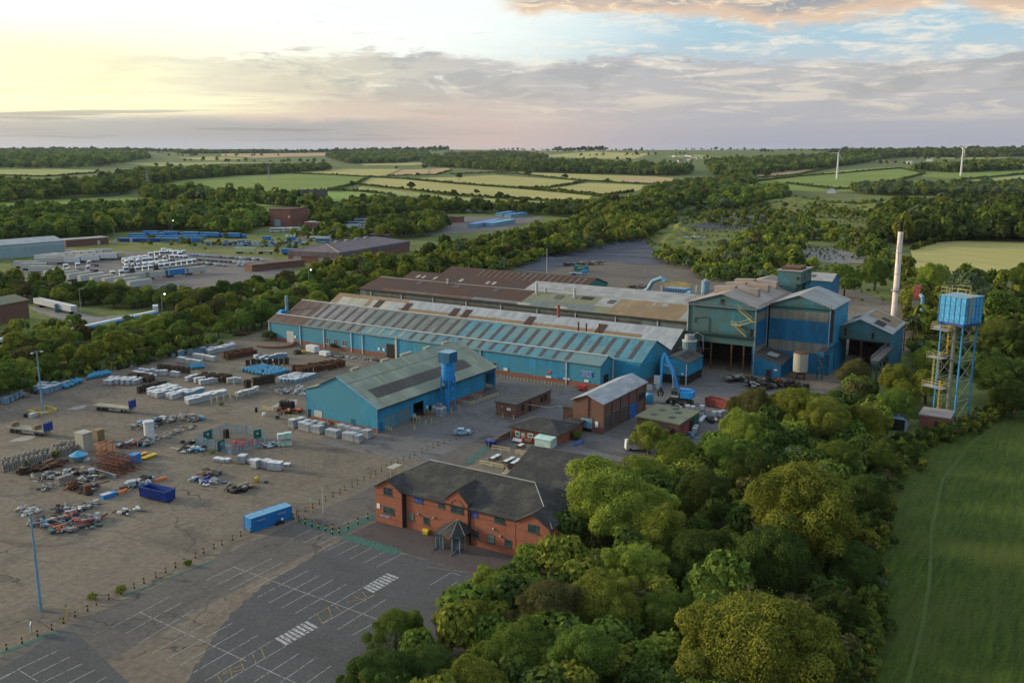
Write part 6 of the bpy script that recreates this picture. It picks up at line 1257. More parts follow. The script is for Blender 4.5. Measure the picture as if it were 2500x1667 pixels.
for zf,q in ((zz5,(225,1105)),(zz5,(392,1130)),(zz5,(800,1230)),(zz5,(1225,1175)),(zz5,(1332,1125)),(zz5,(1385,1110)),(zz5,(1650,985)),(zz5,(1575,1015)),(r5,(745,600)),(r5,(210,880)),(r5,(107,865)),(zz5,(638,1165)),(zs,(2040,650)),(zs,(1875,660)),(zz5,(25,1075))):
 s_,t__=ST(*zf(*q));place(yp,USED,s_,t__,0,0,'thin pale yellow post guarding the sheds and doors','thin pale yellow posts near the buildings')
for i,(x,y) in enumerate([(800,300),(1415,345),(1462,360),(1545,385),(1590,395),(1630,405),(1680,415),(1520,550),(1560,540),(1608,525),(1605,220),(1660,225),(1690,222),(1970,300),(2030,305),(2172,310),(2250,330),(1810,440),(1655,520),(1700,510),(1740,500),(1790,490),(1850,480)]):
 s_,t__=ST(*zs(x,y));place(yp,USED,s_,t__,0,0,'thin pale yellow post among the rows of stacked goods','thin pale yellow posts in the stock yard',scale=1.5)
for i in range(20):
 a,c_=ST(*r5(100,480)),ST(*r5(720,560));f=i/19;place(yp,USED,a[0] + (c_[0] -a[0]) *f-.6,a[1] + (c_[1] -a[1]) *f,0,0,'thin pale yellow post in the row along the factory plinth','thin pale yellow posts along the factory plinth',scale=.8)
# signs by the road
for q,lb,m_,h in ((z1_(2235,1330),'green round-headed sign on a yellow post by the bollard line','signgreen',2.6),(z1_(2140,1395),'round blue arrow sign at the corner of the green walkway','blue_bright',.9),(z5(945,495),'round blue arrow sign in the bollard line, middle left','blue_bright',.9),(z5(350,750),'blue arrow sign in the bollard line, lower left','blue_bright',.9),(z5(388,735),'pale blue sign on a yellow post in the bollard line','blue_sky',2.4),(z1_(165,1050),'pale round sign leaning on a yellow post near the scrap','wrap_white',3.2)):
 s_,t__=ST(*q);t_=thing('road_sign',lb,'sign',s_,t__,0,-.6);part('post',B().cyl(0,0,0,h,.06,.06,8),M['yellow'],t_);part('disc',B().tube((-.1,0,h),(-.04,0,h),.42 if h<3 else .8,n=18),M[m_],t_)
s_,t__=ST(*z5(180,815));t_=thing('notice_board','small white notice board near the foot of the blue lamp post','sign',s_,t__,0,-.6);part('board',B().box(-.05,.05,-.7,.7,.5,1.6),M['sign_white'],t_);part('post',B().box(.05,.12,-.06,.06,0,1.6),M['grey'],t_)
s_,t__=ST(*z1_(2320,1335));t_=thing('flag_pole','thin white pole by the road left of the office','pole',s_,t__);part('pole',B().cyl(0,0,0,5.4,.06,.04,8),M['white'],t_);part('base',B().cyl(0,0,0,.2,.2,.15,8),M['concrete'],t_)
# ------------------------------------------------------------------ stock yard: rows of wrapped pallets, castings, scrap
def lerp2(a,b,f):return (a[0] + (b[0] -a[0]) *f,a[1] + (b[1] -a[1]) *f)
def pallet_proto(name,mat,cat,kind):
 t_=thing(name,'x',cat,0,0);b=B()
 for y in (-.5,0,.5):b.box(-.6,.6,y-.07,y+.07,0,.1)
 b.box(-.6,.6,-.57,.57,.1,.14);part('pallet',b,M['wood'],t_);b=B()
 if kind == 'bale':
  i0=len(b.v);b.box(-.56,.56,-.54,.54,.15,1.15);b.box(-.5,.5,-.48,.48,1.15,1.25)
  b.v= [(x*random.uniform(.92,1.05),y*random.uniform(.92,1.05),z) for x,y,z in b.v]
  for z in (.45,.8):b.box(-.58,.58,-.56,.56,z,z+.04)
 elif kind == 'bag':
  b.ball(0,0,.62,.62,.6,.5,10,6,0,.08);b.cyl(0,0,1.0,1.25,.25,.1,8)
 elif kind == 'cast':
  for k_ in range(5):
   for j in range(2):b.tube((-.55,-.3+j*.6,.28+k_*.3),(.55,-.3+j*.6+random.uniform(-.05,.05),.28+k_*.3),.15,n=6)
 elif kind == 'block':
  for x in (-.38,0,.38):
   for y in (-.38,0,.38):b.box(x-.11,x+.11,y-.11,y+.11,.15,1.5+random.uniform(-.45,.2))
 part('load',b,M[mat],t_)
 if kind in ('bale',):part('top_sheet',B().box(-.6,.6,-.57,.57,1.25,1.3),M['white' if mat == 'wrap_white' else ('wrap_white' if mat != 'wrap_mint' else 'wrap_mint')],t_)
 return t_
PR= {'white':pallet_proto('wrapped_pallet','wrap_white','pallet','bale'),'grey':pallet_proto('wrapped_pallet','wrap_grey','pallet','bale'),'blue':pallet_proto('blue_bag','blue_sky','bag','bag'),'mix':pallet_proto('wrapped_pallet','duct_blue','pallet','bale'),
 'cast':pallet_proto('casting_stack','brownblock','stack','cast'),'rust':pallet_proto('casting_stack','rust','stack','cast'),'mint':pallet_proto('wrapped_pallet','wrap_mint','pallet','bale'),'block':pallet_proto('block_stack','concrete','stack','block')}
FIRST= {}
def grid(kind,A,Bp,n,Cp,rows,label,group,sc=1.0,zf=zs,jit=.08,layers=1,miss=.03):
 a,c_,r_=ST(*zf(*A)),ST(*zf(*Bp)),ST(*zf(*Cp)) if Cp else None
 rot=math.atan2(c_[1] -a[1],c_[0] -a[0]);dR= ((r_[0] -a[0]),(r_[1] -a[1])) if r_ else (0,0);pr=PR[kind]
 for j in range(rows):
  fj=j/max(1,rows-1)
  for i in range(n):
   if random.random() <miss and n>4:continue
   p=lerp2(a,c_,i/max(1,n-1));s_=p[0] +dR[0] *fj+random.uniform(-jit,jit);t__=p[1] +dR[1] *fj+random.uniform(-jit,jit)
   for l in range(layers):
    o=pr if kind not in FIRST else copy_tree(pr);FIRST[kind] =1
    x,y=xy(s_,t__);o.location= (x,y,l*1.3*sc);o.rotation_euler= (0,0,SITE+rot+random.uniform(-.06,.06));o.scale= (sc*random.uniform(.93,1.05),sc*random.uniform(.93,1.05),sc*random.uniform(.85,1.1));o['label'] =label;o['group'] =group
G=grid
G('mix',(1240,208),(1465,172),11,(1232,202),2,'blue-grey wrapped pallet in the farthest row beside the trees','blue-grey pallets beside the trees',1.25)
G('white',(1508,190),(1675,155),9,(1500,180),2,'white-topped wrapped pallet in the double row nearest the rusty stacks at the back','white pallets in the back double row',1.3)
G('white',(1408,218),(1530,240),7,None,1,'white-topped wrapped pallet in the short row sloping towards the shed, back of the yard','white pallets in the short back row',1.3)
G('white',(1295,248),(1430,268),7,None,1,'white-topped wrapped pallet in the row behind the small blue bags','white pallets behind the small blue bags',1.3)
G('blue',(1370,290),(1440,280),4,(1385,300),2,'small sky-blue bag in the little group at the back of the yard','small group of sky-blue bags',1.2)
G('rust',(1615,218),(1800,185),8,(1640,232),2,'rusty stack of castings at the back of the yard','rusty casting stacks at the back',1.35)
G('mix',(1880,240),(2045,215),7,None,1,'blue-grey pallet in the row behind the field of blue bags','blue-grey pallets behind the blue bags',1.25)
G('cast',(1780,272),(2060,262),8,None,1,'dark casting stack in the row just behind the blue bags','dark castings behind the blue bags',1.2)
G('white',(1840,228),(1960,262),4,None,1,'white pallet scattered between the dark castings behind the blue bags','white pallets among the dark castings',1.2)
G('blue',(1748,316),(1890,284),8,(1925,355),8,'sky-blue bag in the big field of blue bags','field of sky-blue bags',1.15)
G('rust',(2115,318),(2340,288),7,(2150,335),2,'rusty casting stack beyond the blue and white bags','rusty casting stacks near the shed',1.35)
G('rust',(120,640),(500,560),7,(150,655),2,'rusty casting stack left of the blue shed roof','rusty casting stacks beside the shed roof',1.45,zz5)
G('mix',(1990,388),(2130,345),8,(2120,400),6,'pale blue wrapped bale in the field next to the blue bags','field of pale blue bales',.95)
G('cast',(1150,308),(1345,330),7,None,1,'dark casting stack in the row behind the centre-left white pallets','dark castings, centre-left',1.3)
G('white',(975,345),(1105,372),6,None,1,'white-topped pallet in the row between two dark casting rows','white pallets between dark rows',1.25)
G('white',(1015,325),(1275,352),10,None,1,'white-topped pallet in the long row in front of the dark castings','white pallets in front of dark castings',1.2)
G('cast',(940,375),(1070,395),5,(960,362),2,'dark casting stack right of the loose white pallets','dark castings beside loose pallets',1.25)
G('white',(758,405),(815,385),3,(960,410),6,'white-topped pallet in the loose group left of the dark castings','loose group of white pallets',1.2,jit=.5,miss=.15)
G('blue',(620,362),(765,335),6,(640,372),2,'sky-blue bag in the low group against the tree edge','sky-blue bags against the tree edge',1.3)
G('mix',(240,452),(395,400),6,(330,475),4,'blue-grey pallet in the big block behind the tall lamp post','block of pallets behind the lamp post',1.35)
G('blue',(430,430),(530,390),4,(480,440),3,'sky-blue bag right of the pallet block behind the lamp post','sky-blue bags behind the lamp post',1.35)
G('mix',(-20,520),(80,475),4,(40,545),3,'blue-grey pallet in the block cut by the left edge','pallets at the left edge',1.4)
G('white',(1050,482),(1205,440),7,(1135,503),4,'white-topped pallet in the four-row block at the centre of the stock yard','four-row block of white pallets',1.2)
G('cast',(1005,470),(1180,425),6,None,1,'dark casting stack behind the four-row block of white pallets','dark castings behind the four-row block',1.2)
G('white',(1218,508),(1325,478),5,(1240,514),2,'white-topped pallet in the two rows right of the four-row block','two short rows of white pallets',1.2)
G('white',(1360,552),(1608,492),12,(1352,540),2,'white-topped pallet in the long double row nearest the camera','long double row of white pallets',1.3)
G('mix',(1348,498),(1448,468),5,(1340,490),2,'blue-grey pallet in the short double row behind the long one','short double row of pallets',1.2)
G('white',(1350,385),(1405,370),3,None,1,'white pallet left of the dark castings at the yellow posts','three white pallets by the posts',1.2)
G('white',(1415,395),(1515,378),4,(1450,410),2,'white pallet in the small block in front of the dark castings at the posts','small block of white pallets by the posts',1.2)
G('cast',(1450,380),(1630,395),7,(1470,372),2,'dark casting stack between the yellow posts','dark castings between yellow posts',1.35)
G('white',(1650,400),(1715,392),3,None,1,'white pallet right of the dark castings between the posts','three white pallets right of the castings',1.2)
G('cast',(1780,430),(1950,400),7,(1790,440),1,'dark tall casting stack at the fence line','dark castings at the fence line',1.6)
G('white',(1712,500),(1838,462),6,None,1,'white pallet in the single row along the fence line','white pallets along the fence line',1.2)
G('grey',(60,1150),(690,1290),13,(100,1125),1,'grey plastic-wrapped bale in the front row under the blue shed gable','front row of grey bales',1.55,zz5)
G('grey',(530,1200),(775,1250),6,None,1,'grey plastic-wrapped bale in the second row at the shed corner','second row of grey bales',1.45,zz5)
G('grey',(140,1120),(330,1160),4,None,1,'grey wrapped bale in the second row at the left of the shed gable','left second row of grey bales',1.4,zz5)
G('mint',(2020,850),(2070,845),2,(2026,853),1,'pale mint wrapped cube in the two-by-two stack','two-by-two stack of mint cubes',1.25,layers=2,miss=0)
for q,lb,k_ in (((1560,955),'first from the left of the white bundles below the fenced pen','white'),((1600,962),'second of the white bundles below the fenced pen','white'),((1632,962),'third of the white bundles below the fenced pen','white'),((1745,970),'pinkish-white cube standing between the white bundles','grey'),((1805,970),'low white pile right of the pinkish cube','white'),((1840,1003),'white cube nearest the camera in the middle of the yard','white'),
  ((1915,1005),'pale cube left of the big white pair','grey'),((1955,1018),'left of the big white bagged pair','white'),((2000,1022),'right of the big white bagged pair','white'),((2060,990),'flat white slab right of the bagged pair','white')):
 s_,t__=ST(*zs(*q));o=copy_tree(PR[k_]);x,y=xy(s_,t__);o.location= (x,y,0);sc= (1.5 if 'slab' not in lb and 'low' not in lb else 1.2);o.scale= (sc,sc,sc* (.35 if 'slab' in lb else (.5 if 'low' in lb else .95)));o.rotation_euler= (0,0,SITE+random.random() *.5);o['label'] ='white wrapped load, '+lb if k_ == 'white' else 'pale wrapped load, '+lb;del_=o.pop('group',None) if 'group' in o else None
G('block',(30,1030),(180,985),5,(10,1005),2,'grey stacked concrete posts at the left edge of the yard','grey posts at the left edge',1.25)
G('block',(215,985),(345,950),5,(195,950),2,'grey stacked concrete posts right of the left-edge group','grey posts, second group',1.25)
G('block',(420,920),(535,890),5,(400,890),2,'grey stacked concrete posts behind the blue cone','grey posts, third group',1.2)
# ---- scrap heaps: each heap reads as one mass
def heap(px_list,n,mats_,label,size=(.4,1.6),name='scrap_heap',zf=zs,h=.6,seed=0):
 rnd=random.Random(seed or len(label));W_= [ST(*zf(*p)) for p in px_list];c0= (sum(p[0] for p in W_) /len(W_),sum(p[1] for p in W_) /len(W_));b=B()
 for i in range(n):
  k_=rnd.randrange(max(1,len(W_) -1));p=lerp2(W_[k_],W_[min(k_+1,len(W_) -1)],rnd.random());x,y=p[0] -c0[0] +rnd.gauss(0,.9),p[1] -c0[1] +rnd.gauss(0,.9)
  m_=rnd.randrange(len(mats_));a=rnd.uniform(0,6.28);L_=rnd.uniform(*size);q=rnd.random();st_i=len(b.v);z=rnd.uniform(0,h)
  if q<.45:b.box(-L_/2,L_/2,-L_*rnd.uniform(.12,.4),L_*rnd.uniform(.12,.4),0,L_*rnd.uniform(.08,.4),m_)
  elif q<.65:b.tube((-L_,0,.1),(L_,0,.1+rnd.uniform(0,.5)),rnd.uniform(.05,.14),n=5,m=m_)
  elif q<.85:b.ball(0,0,L_*.15,L_*.45,L_*.35,L_*.22,7,4,m_,.25)
  else:b.box(-L_*.9,L_*.9,-.1,.1,0,.12,m_)
  b.xf(Matrix.Translation((x,y,z)) @ Matrix.Rotation(a,4,'Z') @ Matrix.Rotation(rnd.uniform(-.25,.25),4,'Y'),st_i)
 o=solo(name,b,[M[q] for q in mats_],label,'scrap heap',c0[0],c0[1]);return o
mx1= ['grey','stonepile','dark','wrap_grey','rust','wood','offwhite']
heap([(960,730),(1090,700),(1200,670),(1350,655),(1430,670)],130,['stonepile','concrete','wrap_grey','duct_blue','wood','offwhite','dark'],'long heap of pallets and rubble behind the white upright tank',(.7,1.9),h=1.2)
heap([(1120,800),(1220,770),(1370,710)],60,['stonepile','concrete','grey','wood'],'spread of flat broken slabs right of the white upright tank',(.6,1.6),h=.15)
heap([(860,860),(1000,850),(1100,815)],60,['teal_frame','duct_blue','redrust','wrap_grey','dark','grey','rust'],'jumble of blue-grey and rusty machinery left of the white tank',(.7,1.8),h=.9)
heap([(190,1035),(330,1010),(440,960)],80,['rust','rustdark','rust','dark'],'rusty girders lying right of the leaning round sign',(1.0,2.4),h=.6)
heap([(270,1090),(420,1060),(600,1040),(690,1090)],100,mx1,'mixed scrap heap in front of the rusty rack stack',(.5,1.8),h=.8)
heap([(270,1160),(400,1140)],26,mx1,'small line of scrap at the left below the mixed heap',(.5,1.4),h=.3)
heap([(500,1150),(640,1180),(710,1140)],46,['rust','rustdark','dark','grey','offwhite'],'rusty drums and sacks below the long grey beam',(.6,1.6),h=.9)
heap([(400,1320),(450,1310)],26,['dark','grey','rustdark','blue_navy'],'small dark heap left of the pale sacks',(.5,1.3),h=.5)
heap([(510,1315),(590,1305),(680,1260)],40,['wrap_grey','offwhite','teal_frame','grey','dark'],'pale sacks and pallets above the rubbish heap',(.5,1.4),h=.5)
heap([(260,1400),(370,1420),(480,1370),(560,1400),(700,1385)],170,['wrap_grey','grey','dark','duct_blue','grey','dark','redrust','stonepile','teal_frame','roof_cream','blue_navy','wood'],'big colourful rubbish heap in the lower left of the yard',(.4,1.6),h=.8)
heap([(380,1455),(520,1440),(640,1430)],60,['teal_frame','dark','grey','redrust','stonepile'],'dark lower fringe of the rubbish heap',(.5,1.6),h=.3)
heap([(880,1330),(955,1320)],16,['rustdark','offwhite','white','dark'],'small pile of sacks below the blue skip',(.5,1.3),h=.4)
heap([(140,1330),(200,1318),(270,1300)],24,['offwhite','grey','wood'],'pale pallet rack pieces behind the head of the blue lamp post',(.6,1.8),h=.5)
heap([(1460,1070),(1500,1055),(1560,1060)],30,['wood','stonepile','dark'],'stack of weathered pallets left of the white pipes',(.8,1.7),h=.9)
heap([(1430,1100),(1500,1110),(1620,1120)],30,['white','offwhite','blue_navy','grey'],'white pipes and blue sack on the open concrete',(.5,1.6),h=.3)
heap([(1650,1175),(1720,1150),(1790,1135)],44,['wood','stonepile','wood','dark'],'line of old timber pallets nearest the yellow drum',(.7,1.8),h=.5)
heap([(1290,890),(1370,885),(1460,880)],44,['blue_sky','brownblock','roof_cream','wrap_mint','dark','grey'],'brown, blue and cream scrap left of the fenced pen',(.6,1.6),h=.6)
heap([(1335,830),(1375,835)],8,['dark','grey','wrap_grey'],'low dark bundle at the left corner of the pen',(.7,1.4),h=.3)
heap([(1890,865),(1985,840)],34,['duct_blue','offwhite','blue_sky','dark'],'blue and white bags between the pen and the mint cubes',(.5,1.3),h=.4)
heap([(930,1145),(1000,1125),(1060,1110)],40,['duct_blue','white','dark','wrap_grey'],'pale beams and bags stacked left of the blue skip',(.6,2.2),h=.7)
heap([(2010,480),(2170,450),(2150,500)],60,['white','offwhite','wrap_grey','grey'],'white goods piled in the cage left of the shed',(.6,1.5),h=1.0)
heap([(2040,610),(2160,600)],40,['redrust','orange','rust','dark'],'reddish scrap between the black tanks and the shed',(.6,1.6),h=.8)
heap([(250,1120),(440,1110)],16,['redrust','wrap_white','red'],'red hoses and white sacks along the shed gable',(.6,1.4),zf=zz5,h=.5)
heap([(2240,520),(2420,505)],90,['dark','rustdark','dark','grey','stonepile'],'round dark heap of swarf in front of the open bay',(.5,1.7),zf=r5,h=1.5)
heap([(2450,560),(2600,590),(2760,560)],150,['dark','rustdark','wrap_grey','dark','roof_moss','rust'],'big dark scrap pile with pale tangled pieces before the banded hall',(.6,2.4),zf=r5,h=2.4)
heap([(2800,560),(3000,600)],80,['dark','rustdark','dark'],'dark scrap bank running under the old vessel',(.6,2.0),zf=r5,h=1.6)
heap([(1700,740),(1850,770)],40,['dark','grey','rustdark'],'low dark spoil between the blue machine and the red skip',(.4,1.2),zf=r5,h=.5)
heap([(2080,900),(2180,880),(2260,820)],36,['dark','stonepile','wood','offwhite'],'loose slabs right of the wrapped beam',(.6,1.8),zf=r5,h=.3)
heap([(1820,1020),(1890,1050)],20,['duct_blue','blue_sky','dark'],'blue sacks in front of the green store',(.5,1.2),zf=r5,h=.6)
# kerbside rubble along the tree edge and beside the factory plinth
heap([(120,515),(230,470)],60,['dark','wood','rustdark','stonepile'],'dark broken kerb debris at the tree edge, left',(.5,1.3),h=.3)
heap([(840,300),(1000,265),(1110,235)],80,['dark','rustdark','stonepile','wood'],'dark debris bank along the tree edge behind the blue bags',(.5,1.5),h=.6)
heap([(1700,60),(1790,45)],40,['rustdark','rust','dark'],'rusty debris at the far corner of the yard',(.8,1.8),h=.9)
heap([(430,470),(700,500),(950,520)],110,['stonepile','dark','brownblock','offwhite'],'weedy rubble strip along the factory plinth',(.3,1.1),zf=zz5,h=.3)
# recognisable single items in the scrap area
a=ST(*zs(1075,805));t_=thing('upright_tank','white upright tank with a flat lid among the scrap','tank',*a);part('shell',B().cyl(0,0,0,4.3,1.15,1.15,20),M['white'],t_);part('lid',B().cyl(0,0,4.3,4.6,1.3,1.2,20),M['wrap_white'],t_)
a=ST(*zs(610,880));solo('site_cabinet',B().box(-1.2,1.2,-1.5,1.5,0,4.2).box(-1.3,1.3,-1.6,1.6,4.2,4.35),M['roof_cream'],'tall cream cabinet, the largest box left of the orange rack','cabinet',*a)
a=ST(*zs(710,808));solo('site_cabinet',B().box(-.9,.9,-1.0,1.0,0,2.6).box(-1.0,1.0,-1.1,1.1,2.6,2.7),M['roof_tan'],'smaller tan cabinet behind the tall cream one','cabinet',*a)
a=ST(*zs(750,905));t_=thing('steel_rack','orange open steel rack beside the cream cabinet','rack',a[0],a[1],0,.3);b=B()
for x in (-1.8,0,1.8):
 for y in (-.8,.8):b.box(x-.09,x+.09,y-.09,y+.09,0,2.6)
for z in (.4,1.5,2.5):b.box(-1.8,1.8,-.9,-.72,z,z+.14);b.box(-1.8,1.8,.72,.9,z,z+.14);b.box(-1.9,-1.72,-.8,.8,z,z+.14);b.box(1.72,1.9,-.8,.8,z,z+.14)
part('frame',b,M['orange'],t_)
a=ST(*zs(567,955));t_=thing('cone_hopper','light blue cone-topped hopper among the scrap','hopper',*a);part('cone',B().cyl(0,0,1.4,2.3,1.9,.2,20),M['blue_sky'],t_);part('body',B().cyl(0,0,0,1.4,1.0,1.9,20),M['duct_blue'],t_)
a=ST(*zs(615,950));solo('round_lid',B().cyl(0,0,0,.3,.9,.9,18).cyl(0,0,.3,.4,.7,.5,18),M['wrap_white'],'pale round lid right of the blue cone','lid',*a)
a=ST(*zs(965,968));solo('blue_chest',B().box(-1.2,1.2,-.8,.8,0,1.8).box(-1.25,1.25,-.85,.85,1.8,1.95),M['blue_cont'],'bright blue steel chest right of the rusty rack stack','chest',a[0],a[1],0,.2)
for q,lb in (((1005,925),'orange-yellow trough behind the bright yellow one'),((1070,935),'bright yellow trough lying on the concrete')):
 a=ST(*zs(*q));b=B();b.hexa([(-1.2,-.4,0),(1.2,-.4,0),(1.2,.4,0),(-1.2,.4,0),(-1.9,-.7,.6),(1.9,-.7,.6),(1.9,.7,.6),(-1.9,.7,.6)]);t_=thing('trough',lb,'trough',a[0],a[1],0,.1);part('hull',b,M['yellow' if 'bright' in lb and 'behind' not in lb else 'orange'],t_);part('inside',B().box(-1.6,1.6,-.5,.5,.6,.62),M['yellow'],t_)
a=ST(*zs(840,1020));t_=thing('rack_stack','large stack of rusty steel stillages in the scrap area','rack stack',a[0],a[1],0,-1.5)
for k_ in range(6):
 b=B()
 for i in range(5):
  for j in range(3):x,y= -3.6+i*1.8+random.uniform(-.2,.2),-2+j*2;b.box(x-.8,x+.8,y-.9,y-.78,k_*.55,k_*.55+.1);b.box(x-.8,x+.8,y+.78,y+.9,k_*.55,k_*.55+.1);b.box(x-.8,x-.7,y-.9,y+.9,k_*.55+.1,k_*.55+.2);b.box(x-.05,x+.05,y-.9,y-.8,k_*.55,k_*.55+.5)
 if k_>3:b.v= [(x*.75,y*.8,z) for x,y,z in b.v]
 part('stillage_layer',b,M['rust' if k_ % 2 else 'redrust'] if k_ != 2 else M['rustdark'],t_)
a,c_=ST(*zs(668,1030)),ST(*zs(835,1080));L_=math.hypot(c_[0] -a[0],c_[1] -a[1]);solo('steel_beam',B().box(0,L_,-.25,.25,0,.15).box(0,L_,-.06,.06,.15,.6).box(0,L_,-.25,.25,.6,.72),M['steel'],'long grey steel beam lying in front of the rusty rack stack','beam',a[0],a[1],0,math.atan2(c_[1] -a[1],c_[0] -a[0]))
a,c_=ST(*zs(410,1125)),ST(*zs(515,1090));L_=math.hypot(c_[0] -a[0],c_[1] -a[1]);solo('concrete_block',B().box(0,L_,-.7,.7,0,1.3).box(.1,L_-.1,-.6,.6,1.3,1.4),M['stonepile'],'long rough grey block in the middle of the scrap','block',a[0],a[1],0,math.atan2(c_[1] -a[1],c_[0] -a[0]))
a=ST(*zs(525,1160));solo('scrap_bale',B().ball(0,0,1.0,1.3,1.2,1.1,12,7,0,.15),M['rust'],'round brown bale of wire left of the rusty drum','bale',*a);a=ST(*zs(635,1190));solo('rusty_drum',B().cyl(0,0,0,1.8,.8,.85,14).cyl(0,0,1.8,1.9,.85,.6,14),M['rust'],'upright rusty drum at the front of the scrap','drum',*a)
a,c_=ST(*zs(730,1230)),ST(*zs(830,1200));L_=math.hypot(c_[0] -a[0],c_[1] -a[1]);t_=thing('blue_tray','low blue tray with white lid left of the orange beam','tray',a[0],a[1],0,math.atan2(c_[1] -a[1],c_[0] -a[0]));part('tray',B().box(0,L_,-.7,.7,0,.8),M['blue_cont'],t_);part('lid',B().box(0,L_*.7,-.65,.65,.8,.9),M['wrap_white'],t_)
for (p0,p1,lb) in (((845,1200),(915,1170),'short orange beam right of the blue tray'),((1110,1110),(1195,1085),'orange beam behind the blue skip'),((365,1455),(480,1420),'long orange-brown beam in the rubbish heap')):
 a,c_=ST(*zs(*p0)),ST(*zs(*p1));L_=math.hypot(c_[0] -a[0],c_[1] -a[1]);solo('orange_beam',B().box(0,L_,-.35,.35,0,.4).box(.1,L_-.1,-.2,.2,.4,.6),M['orange'],lb,'beam',a[0],a[1],0,math.atan2(c_[1] -a[1],c_[0] -a[0]))
a=ST(*zs(1840,1105));t_=thing('yellow_drum','yellow drum lying alone on the open concrete','drum',a[0],a[1],0,.6);part('shell',B().tube((-.55,0,.5),(.55,0,.5),.48,n=16),M['yellow'],t_);part('hoop',B().tube((-.05,0,.5),(.05,0,.5),.51,n=16),M['dark'],t_)
a=ST(*zs(1910,1110));solo('tyre',B().cyl(0,0,0,.25,.42,.42,14).cyl(0,0,.25,.27,.38,.2,14),M['black'],'single black tyre right of the yellow drum','tyre',*a)
# ---- palisade pen with green gates and red barriers
def fence(pts,label,H_=2.2,mat='steel',sp=.42,name='palisade_fence',post=2.7):
 W_=pts;c0=W_[0];t_=thing(name,label,'fence',c0[0],c0[1])
 for p,q in zip(W_,W_[1:]):
  L_=math.hypot(q[0] -p[0],q[1] -p[1]);a=math.atan2(q[1] -p[1],q[0] -p[0]);Mx=Matrix.Translation((p[0] -c0[0],p[1] -c0[1],0)) @ Matrix.Rotation(a,4,'Z');b=B()
  n_=int(L_/sp)
  for i in range(n_):x= (i+.5) *sp;b.box(x-.05,x+.05,-.02,.02,.08,H_)
  b.box(0,L_,.02,.06,.4,.47);b.box(0,L_,.02,.06,H_-.4,H_-.33);b.xf(Mx);part('pale_panel',b,M[mat],t_);b=B()
  for i in range(int(L_/post) +1):b.box(i*post-.06,i*post+.06,.06,.16,0,H_+.05)
  b.xf(Mx);part('posts',b,M[mat],t_)
 return t_
pen= [(1412,842),(1475,815),(1625,752),(1790,768),(1895,795),(1905,845),(1660,912),(1600,890),(1412,842)]
fence([ST(*zs(*p)) for p in pen],'blue-grey palisade pen in the middle of the yard',2.3,'duct_blue')
for (p0,p1,lb) in (((1468,822),(1520,800),'green sheeted gate at the back left of the pen'),((1568,895),(1612,870),'green sheeted gate at the front left of the pen'),((1825,812),(1875,800),'teal gate at the right of the pen')):
 a,c_=ST(*zs(*p0)),ST(*zs(*p1));L_=math.hypot(c_[0] -a[0],c_[1] -a[1]);t_=thing('sheeted_gate',lb,'gate',a[0],a[1],0,math.atan2(c_[1] -a[1],c_[0] -a[0]));part('leaf',B().box(0,L_,-.04,.04,.1,2.5),M['green'],t_);part('frame',B().box(-.1,0,-.08,.08,0,2.6).box(L_,L_+.1,-.08,.08,0,2.6),M['teal_frame'],t_);part('notice',B().box(L_*.4,L_*.6,-.07,-.045,1.4,1.8),M['sign_white'],t_)
rb_=thing('red_barrier','x','barrier',0,0);b=B()
for x in (-1,1):b.box(x-.06,x+.06,-.06,.06,0,1.2)
part('post',b,M['red'],rb_);b=B();b.box(-1,1,-.04,.04,.9,1.05);b.box(-1,1,-.04,.04,.4,.55);part('board',b,M['red'],rb_)
for i,q in enumerate(((1660,870),(1690,862),(1720,850),(1750,840),(1780,842),(1735,868),(1680,850),(1820,850),(1845,840))):a=ST(*zs(*q));place(rb_,USED,a[0],a[1],0,i*.7,'red barrier section stored inside the palisade pen','red barriers inside the pen',scale=1.1)
a=ST(*zs(1625,790));solo('dark_bin',B().box(-.5,.5,-.5,.5,0,1.9).box(-.4,.4,-.4,.4,1.9,2.1),M['dark'],'dark upright bin at the back of the pen','bin',*a)
fence([ST(*zs(x,y)) for x,y in ((1670,535),(1800,500),(2120,398),(2352,330))],'low mesh fence between the stock rows and the blue shed',1.3,'grey',.5)
fence([ST(*zs(x,y)) for x,y in ((2010,500),(2050,470),(2180,440))],'grey mesh cage beside the left wall of the shed',2.0,'grey',.5)
fence([ST(*zz5(x,y)) for x,y in ((430,500),(700,520),(960,545))],'row of small posts in the weeds along the factory plinth',.7,'offwhite',2.5)
t_=thing('planter','curved brick planter with a bush at the left end of the factory','planter',*ST(*zs(1960,120)));b=B()
for i in range(12):an=math.pi* (1.0+i/11.0);b.box(-.2,.2,-1.2,1.2,0,.7);b.xf(Matrix.Translation((6*math.cos(an),8*math.sin(an) ,0)) @ Matrix.Rotation(an,4,'Z'),len(b.v) -8)
part('kerb_wall',b,M['brick_plinth'],t_)
# ground behind the works: green container, lattice and kerbs
a=ST(*g_(0,0)) if 0 else ST(800+1820/2.94,350+915/2.94);t_=thing('green_container','green container with pale lettering on the rubble ground behind the halls','container',a[0],a[1],0,-1.2);b=B();b.box(-4,4,-1.3,1.3,.1,2.9);b.box(-4.05,4.05,-1.35,1.35,2.9,3.0);part('body',b,M['teal_roof2'],t_);part('marking',B().box(-2,2,-1.34,-1.31,1.6,2.2),M['wrap_white'],t_)
a=ST(800+1800/2.94,350+945/2.94);t_=thing('blue_trailer','low pale blue trailer beside the green container','trailer',a[0],a[1],0,-1.0);part('deck',B().box(-5,5,-1.2,1.2,.9,1.2),M['blue_top'],t_);part('box',B().box(2,5,-1.2,1.2,1.2,2.4),M['blue_cont'],t_)
for x in (-2,-3):part('wheel',B().tube((x,-1.3,.5),(x,1.3,.5),.5,n=12),M['black'],t_)
